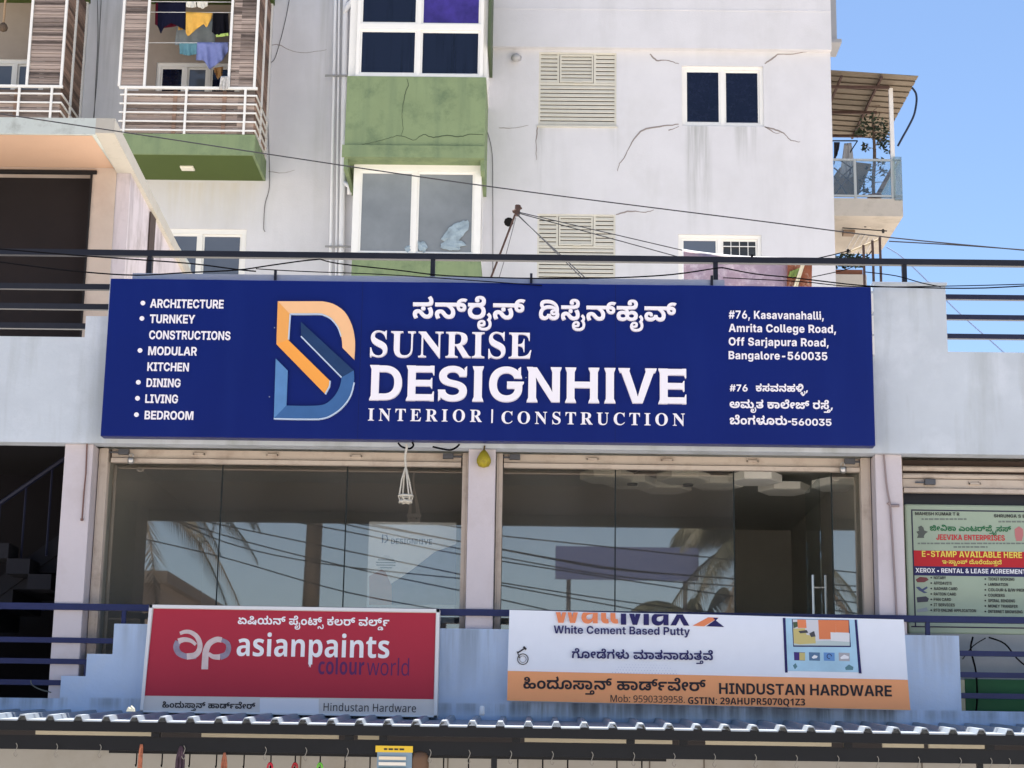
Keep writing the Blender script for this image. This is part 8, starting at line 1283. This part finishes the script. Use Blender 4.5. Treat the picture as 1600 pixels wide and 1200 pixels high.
# ------------------------------------------------------------------ side balcony contents
def leafball(mb, c, r, n, s, seed, mi=0):
    random.seed(seed)
    for _ in range(n):
        d = Vector((random.gauss(0, 1), random.gauss(0, 1), random.gauss(0, 1))); d.normalize(); p = Vector(c)+Vector((d.x*r[0], d.y*r[1], d.z*r[2]))*random.random()**.5
        a = Vector((random.gauss(0, 1), random.gauss(0, 1), random.gauss(0, .6))).normalized(); b = a.cross(Vector((random.gauss(0, 1), random.gauss(0, 1), random.gauss(0, 1)))).normalized(); k = s*random.uniform(.6, 1.3)
        mb.v += [p-a*k, p+b*k*.45, p+a*k, p-b*k*.45]; j = len(mb.v)-4; mb.f.append((j, j+1, j+2, j+3)); mb.m.append(mi)
LEAF = mat('dark green leaves', (50, 62, 44), .6, var=.4, scale=9); BARK = mat('grey brown bark', (104, 88, 76), .9, var=.25, scale=20)
pl = empty('potted_tree', (6.58, 18.6, 14.05), 'thin leafy potted tree growing on the side balcony', 'plant')
p = at(1366, 305, 18.6); q = at(1364, 205, 18.6)
mb = MB().tube(spline([(p.x, 18.6, 14.04), (p.x-.01, 18.6, 14.6), (q.x+.02, 18.6, 15.2), (q.x, 18.6, q.z+.4)], 4), [.035]*9+[.03]*3+[.022], 7); random.seed(5)
for k in range(9): z = 14.5+k*.2; mb.tube([(p.x, 18.6, z), (p.x+random.uniform(-.2, .2), 18.6+random.uniform(-.2, .2), z+.12), (p.x+random.uniform(-.42, .42), 18.6+random.uniform(-.3, .3), z+random.uniform(.0, .25))], .008, 4)
mb.build('stem', BARK, pl)
mb = MB()
for (px, py, r, n) in ((1365, 198, .35, 120), (1345, 206, .16, 34), (1380, 212, .18, 34), (1350, 230, .12, 22), (1384, 230, .16, 26), (1376, 222, .14, 20), (1355, 283, .16, 30), (1350, 298, .14, 26), (1376, 252, .12, 20), (1380, 268, .12, 14), (1358, 262, .1, 12)):
    c = at(px, py, 18.6); leafball(mb, c, (r, r, r*.8), n, .058, px+py)
mb.build('foliage', LEAF, pl)
MB().lathe((p.x, 18.6, 14.04), [(.1, 0), (.15, .25), (.16, .26)], 12).build('pot', mat('clay pot', (126, 82, 62), .8), pl)
pl = empty('balcony_plants', (6.1, 18.3, 12.46), 'low leafy plant on the edge of the lower side balcony', 'plant')
mb = MB()
for px in (1315, 1328, 1340): leafball(mb, at(px, 408, 18.3), (.28, .25, .15), 110, .06, px)
mb.build('foliage', LEAF, pl); MB().box(5.8, 6.4, 18.15, 18.4, 12.46, 12.6).build('planter', mat('clay pot', (126, 82, 62), .8), pl)
cloth('garment', [(1303, 222), (1312, 222)], [(1303, 258), (1305, 250), (1310, 236)], 18.8, fab('charcoal', (52, 52, 58)), 'charcoal cloth hung beside the building corner on the side balcony', 'garment', seed=1)
cloth('garment', [(1319, 224), (1330, 223)], [(1312, 276), (1324, 280), (1337, 274)], 18.8, fab('grey white', (176, 176, 178)), 'grey white cloth hanging on the side balcony', 'garment', amp=.05, fold=13, seed=2)
a, b = at(1296, 220, 18.8), at(1340, 220, 18.8); tag(MB().tube([a, b], .014, 6).tube([b, at(1327, 240, 18.8)], .012, 5).build('drying_rod', BLACKPAINT), 'black drying rod holding clothes on the side balcony', 'rod')
mb = MB()
for s in (((1303, 288), (1335, 258)), ((1303, 262), (1338, 292)), ((1312, 250), (1330, 262)), ((1303, 306), (1330, 270)), ((1330, 262), (1322, 288)), ((1303, 275), (1325, 306))): mb.tube(P3(s, 18.5), .016, 5)
tag(mb.build('folding_rack', mat('dark rack steel', (56, 58, 62), .5)), 'folded dark metal rack leaning behind the glass railing', 'rack')
tag(MB().extrude(P3([(1303, 306), (1341, 306), (1345, 296), (1362, 256), (1336, 253), (1312, 262), (1303, 275)], 19.2), (0, .03, 0)).build('leaning_sheet', SHEET), 'brown metal sheet leaning on the balcony floor', 'sheet')
tag(MB().extrude(P3([(1368, 304), (1376, 304), (1398, 262), (1396, 254)], 18.9), (0, .04, 0)).build('wood_plank', WOODB), 'grey plank leaning in the corner of the side balcony', 'plank')
tag(MB().tube(spline(P3([(1425, 137), (1431, 146), (1432, 160), (1428, 180), (1420, 197), (1410, 215), (1403, 228)], 17.9), 5), .022, 7).build('hose', mat('dark blue hose', (40, 48, 66), .5), None, smooth=True), 'dark hose curving down from the corner of the sheet roof', 'hose')
ra = empty('ceiling_dryer', at(1350, 380, 18.8), 'pulley clothes dryer of thin rods under the side balcony', 'clothes dryer')
mb = MB()
for k in range(5):
    a, b = at(1342+k*8, 356-k*.5, 18.9), at(1316+k*9.5, 400-k*1.5, 20.2); mb.tube([a, b], .008, 5)
mb.build('rods', STEEL, ra); mb = MB().tube([at(1316, 356, 18.6), at(1386, 361, 18.6)], .012, 6).tube([at(1318, 398, 20.3), at(1362, 380, 19)], .012, 6); 
for px, py in ((1351, 347), (1352, 353), (1380, 362), (1325, 393)): c = at(px, py, 18.7); mb.lathe((c.x, 18.7, c.z-.03), [(.02, 0), (.03, .02), (.03, .06), (.02, .08)], 8)
mb.build('pulleys', BLACKPAINT, ra); mb = MB()
for e in ((1333, 356), (1378, 366)): mb.tube([at(1352, 352, 18.7), at(*e, 18.8)], .006, 4)
mb.build('cords', ROPE, ra)
c = at(1326, 371, 19); tag(MB().box(c.x-.12, c.x+.12, 18.9, 19.1, 13.58, 13.665).build('balcony_lamp', mat('brown lamp', (130, 110, 92), .6), None, bevel=.01), 'brown square lamp fixed under the side balcony', 'lamp')

# ------------------------------------------------------------------ across the street, seen only as reflections in the shop glass
oc = empty('street_shelter', (-.4, -17.5, 0), 'dark flat roofed shelter across the street mirrored in the shop glass', 'shelter')
DK = mat('dark grey shelter paint', (27, 29, 31), .9)
MB().box(-9, 7, -19.4, -15.6, 7.95, 8.15).build('roof', DK, oc)
MB().box(-9, 7, -15.6, -15.5, 7.9, 9.0).build('fascia', DK, oc)
MB().box(-9, 7, -19.5, -19.4, 7.72, 8.2).build('back_beam', mat('olive beam', (46, 46, 40), .9), oc)
for x in (-8.9, 4.35): MB().box(x-.32, x+.9, -19.3, -18.3, 0, 7.95).build('column', DK, oc)
TRUNK = mat('palm trunk', (92, 84, 74), .9, var=.2, scale=4); FROND = mat('palm frond green', (54, 58, 42), .6, var=.3, scale=3); FRONDY = mat('dry palm frond', (76, 68, 54), .7, var=.25, scale=3)
def palm(x, y, h, label, seed, lean=.3, nf=22, r=.19):
    random.seed(seed); t = empty('coconut_palm', (x, y, 0), label, 'palm tree')
    top = Vector((x+lean, y, h)); mb = MB().tube(spline([(x, y, 0), (x+lean*.2, y, h*.35), (x+lean*.7, y, h*.75), top], 5), [r*1.25-.5*r*i/15 for i in range(16)], 10); mb.build('trunk', TRUNK, t, smooth=True)
    mb = MB()
    for k in range(nf):
        az = k*2.4+random.uniform(-.2, .2); el = random.uniform(-.35, 1.0); L = random.uniform(3.0, 3.9); P = []
        for i in range(9):
            u = i/8; rr = L*u*math.cos(el)*(1-.18*u); zz = L*u*math.sin(el)-2.4*u*u*(.7+.3*math.cos(el)); P.append(top+Vector((math.cos(az)*rr, math.sin(az)*rr, zz)))
        mi = 1 if el < -.15 else 0; mb.tube(P, [.035-.003*i for i in range(9)], 4, mi, False)
        Pn = spline(P, 6); side = Vector((-math.sin(az), math.cos(az), 0))
        for i in range(4, len(Pn)):
            u = i/len(Pn); l = .75*math.sin(math.pi*(.12+.8*u))
            for sgn in (-1, 1):
                d = (side*sgn*.55+Vector((math.cos(az)*.35, math.sin(az)*.35, -.75-random.random()*.4))).normalized()*l; wv = (Pn[i]-Pn[i-1]).normalized()*.032
                j = len(mb.v); mb.v += [Pn[i]-wv, Pn[i]+wv, Pn[i]+d]; mb.f.append((j, j+1, j+2)); mb.m.append(mi)
    mb.build('crown', [FROND, FRONDY], t)
    mb = MB()
    for k in range(7):
        a = k*.9; mb.lathe(top+Vector((.25*math.cos(a), .25*math.sin(a), -.45)), [(.03, 0), (.11, .08), (.12, .16), (.05, .26)], 8)
    mb.build('coconuts', FROND, t, smooth=True)
palm(-5.0, -22.4, 11.5, 'coconut palm across the street with a bare tall trunk', 3, .1)
palm(-9.3, -22.0, 8.8, 'coconut palm across the street with low drooping fronds, leftmost', 11, .3)
palm(5.1, -23.0, 7.9, 'coconut palm across the street with drooping dry fronds at right', 23, -.2, 26)
palm(4.2, -26.0, 6.3, 'short coconut palm across the street at far right', 31, -.2, 24)
lx = at(202, 870, 21.5).x
LP = empty('utility_pole', (lx, -20.5, 0), 'concrete utility pole across the street carrying cables', 'pole')
MB().tube([(lx, -20.5, 0), (lx, -20.5, 10)], .11, 10).build('shaft', TRUNK, LP); MB().box(lx-.9, lx+.9, -20.56, -20.44, 9.2, 9.32).box(lx-.1, lx+.35, -20.56, -20.44, 7.62, 7.7).box(lx+.2, lx+.3, -20.55, -20.45, 7.3, 7.7).build('cross_arm', DARKSTEEL, LP)
for i, (pts, Y) in enumerate((([(170, 775), (345, 835), (540, 885), (730, 925)], 20.5), ([(230, 790), (345, 845), (500, 880), (730, 905)], 20.6), ([(345, 795), (540, 830), (730, 868), (1100, 925)], 20.8), ([(400, 795), (540, 815), (730, 848), (960, 888), (1160, 905)], 21), ([(430, 795), (730, 860), (960, 900), (1140, 915)], 21.2),
                              ([(170, 830), (345, 870), (540, 925), (730, 960)], 20.9), ([(560, 790), (640, 812), (730, 826), (790, 838)], 20.4), ([(780, 858), (870, 875), (960, 890), (1140, 904)], 20.4), ([(780, 910), (960, 938), (1140, 960)], 20.7))):
    P = [at(x, y, Y) for x, y in pts]; P = [Vector((v.x, 2*G0-v.y, v.z)) for v in spline(P, 5)]
    d = (P[-1]-P[0]); P = [P[0]-d*2.5+Vector((0, 0, .8))]+P+[P[-1]+d*2.5+Vector((0, 0, .8))]
    tag(MB().tube(P, .014, 5).build('street_cable', BLACK), 'overhead street cable across the road, mirrored as a dark line in the shop glass', 'cable', 'street cables mirrored in the glass')
hx, hz = at(262, 930, 31), at(262, 893, 31)
hs = empty('far_house', (-11.2, -34, 0), 'low plastered house across the street mirrored at the left of the shop glass', 'house')
MB().box(-20, hx.x-.2, -40, -30, 0, hz.z-.3).build('wall', mat('grey house wall', (120, 112, 104), .9, var=.1), hs); MB().box(-20.2, hx.x, -40.2, -29.8, hz.z-.3, hz.z).build('roof', mat('grey house roof', (96, 92, 88), .9), hs)
ho = empty('blue_hoarding', (1.5, -22.5, 0), 'plain blue hoarding on two posts across the street mirrored in the right shop glass', 'hoarding')
a, b = at(868, 853, 23.5), at(1092, 908, 23.5); MB().box(a.x, b.x, -22.55, -22.5, b.z, a.z).build('panel', mat('blue hoarding paint', (80, 94, 136), .6), ho)
for x in (a.x+.3, b.x-.3): MB().tube([(x, -22.6, 0), (x, -22.6, a.z-.05)], .05, 8).build('post', DARKSTEEL, ho)
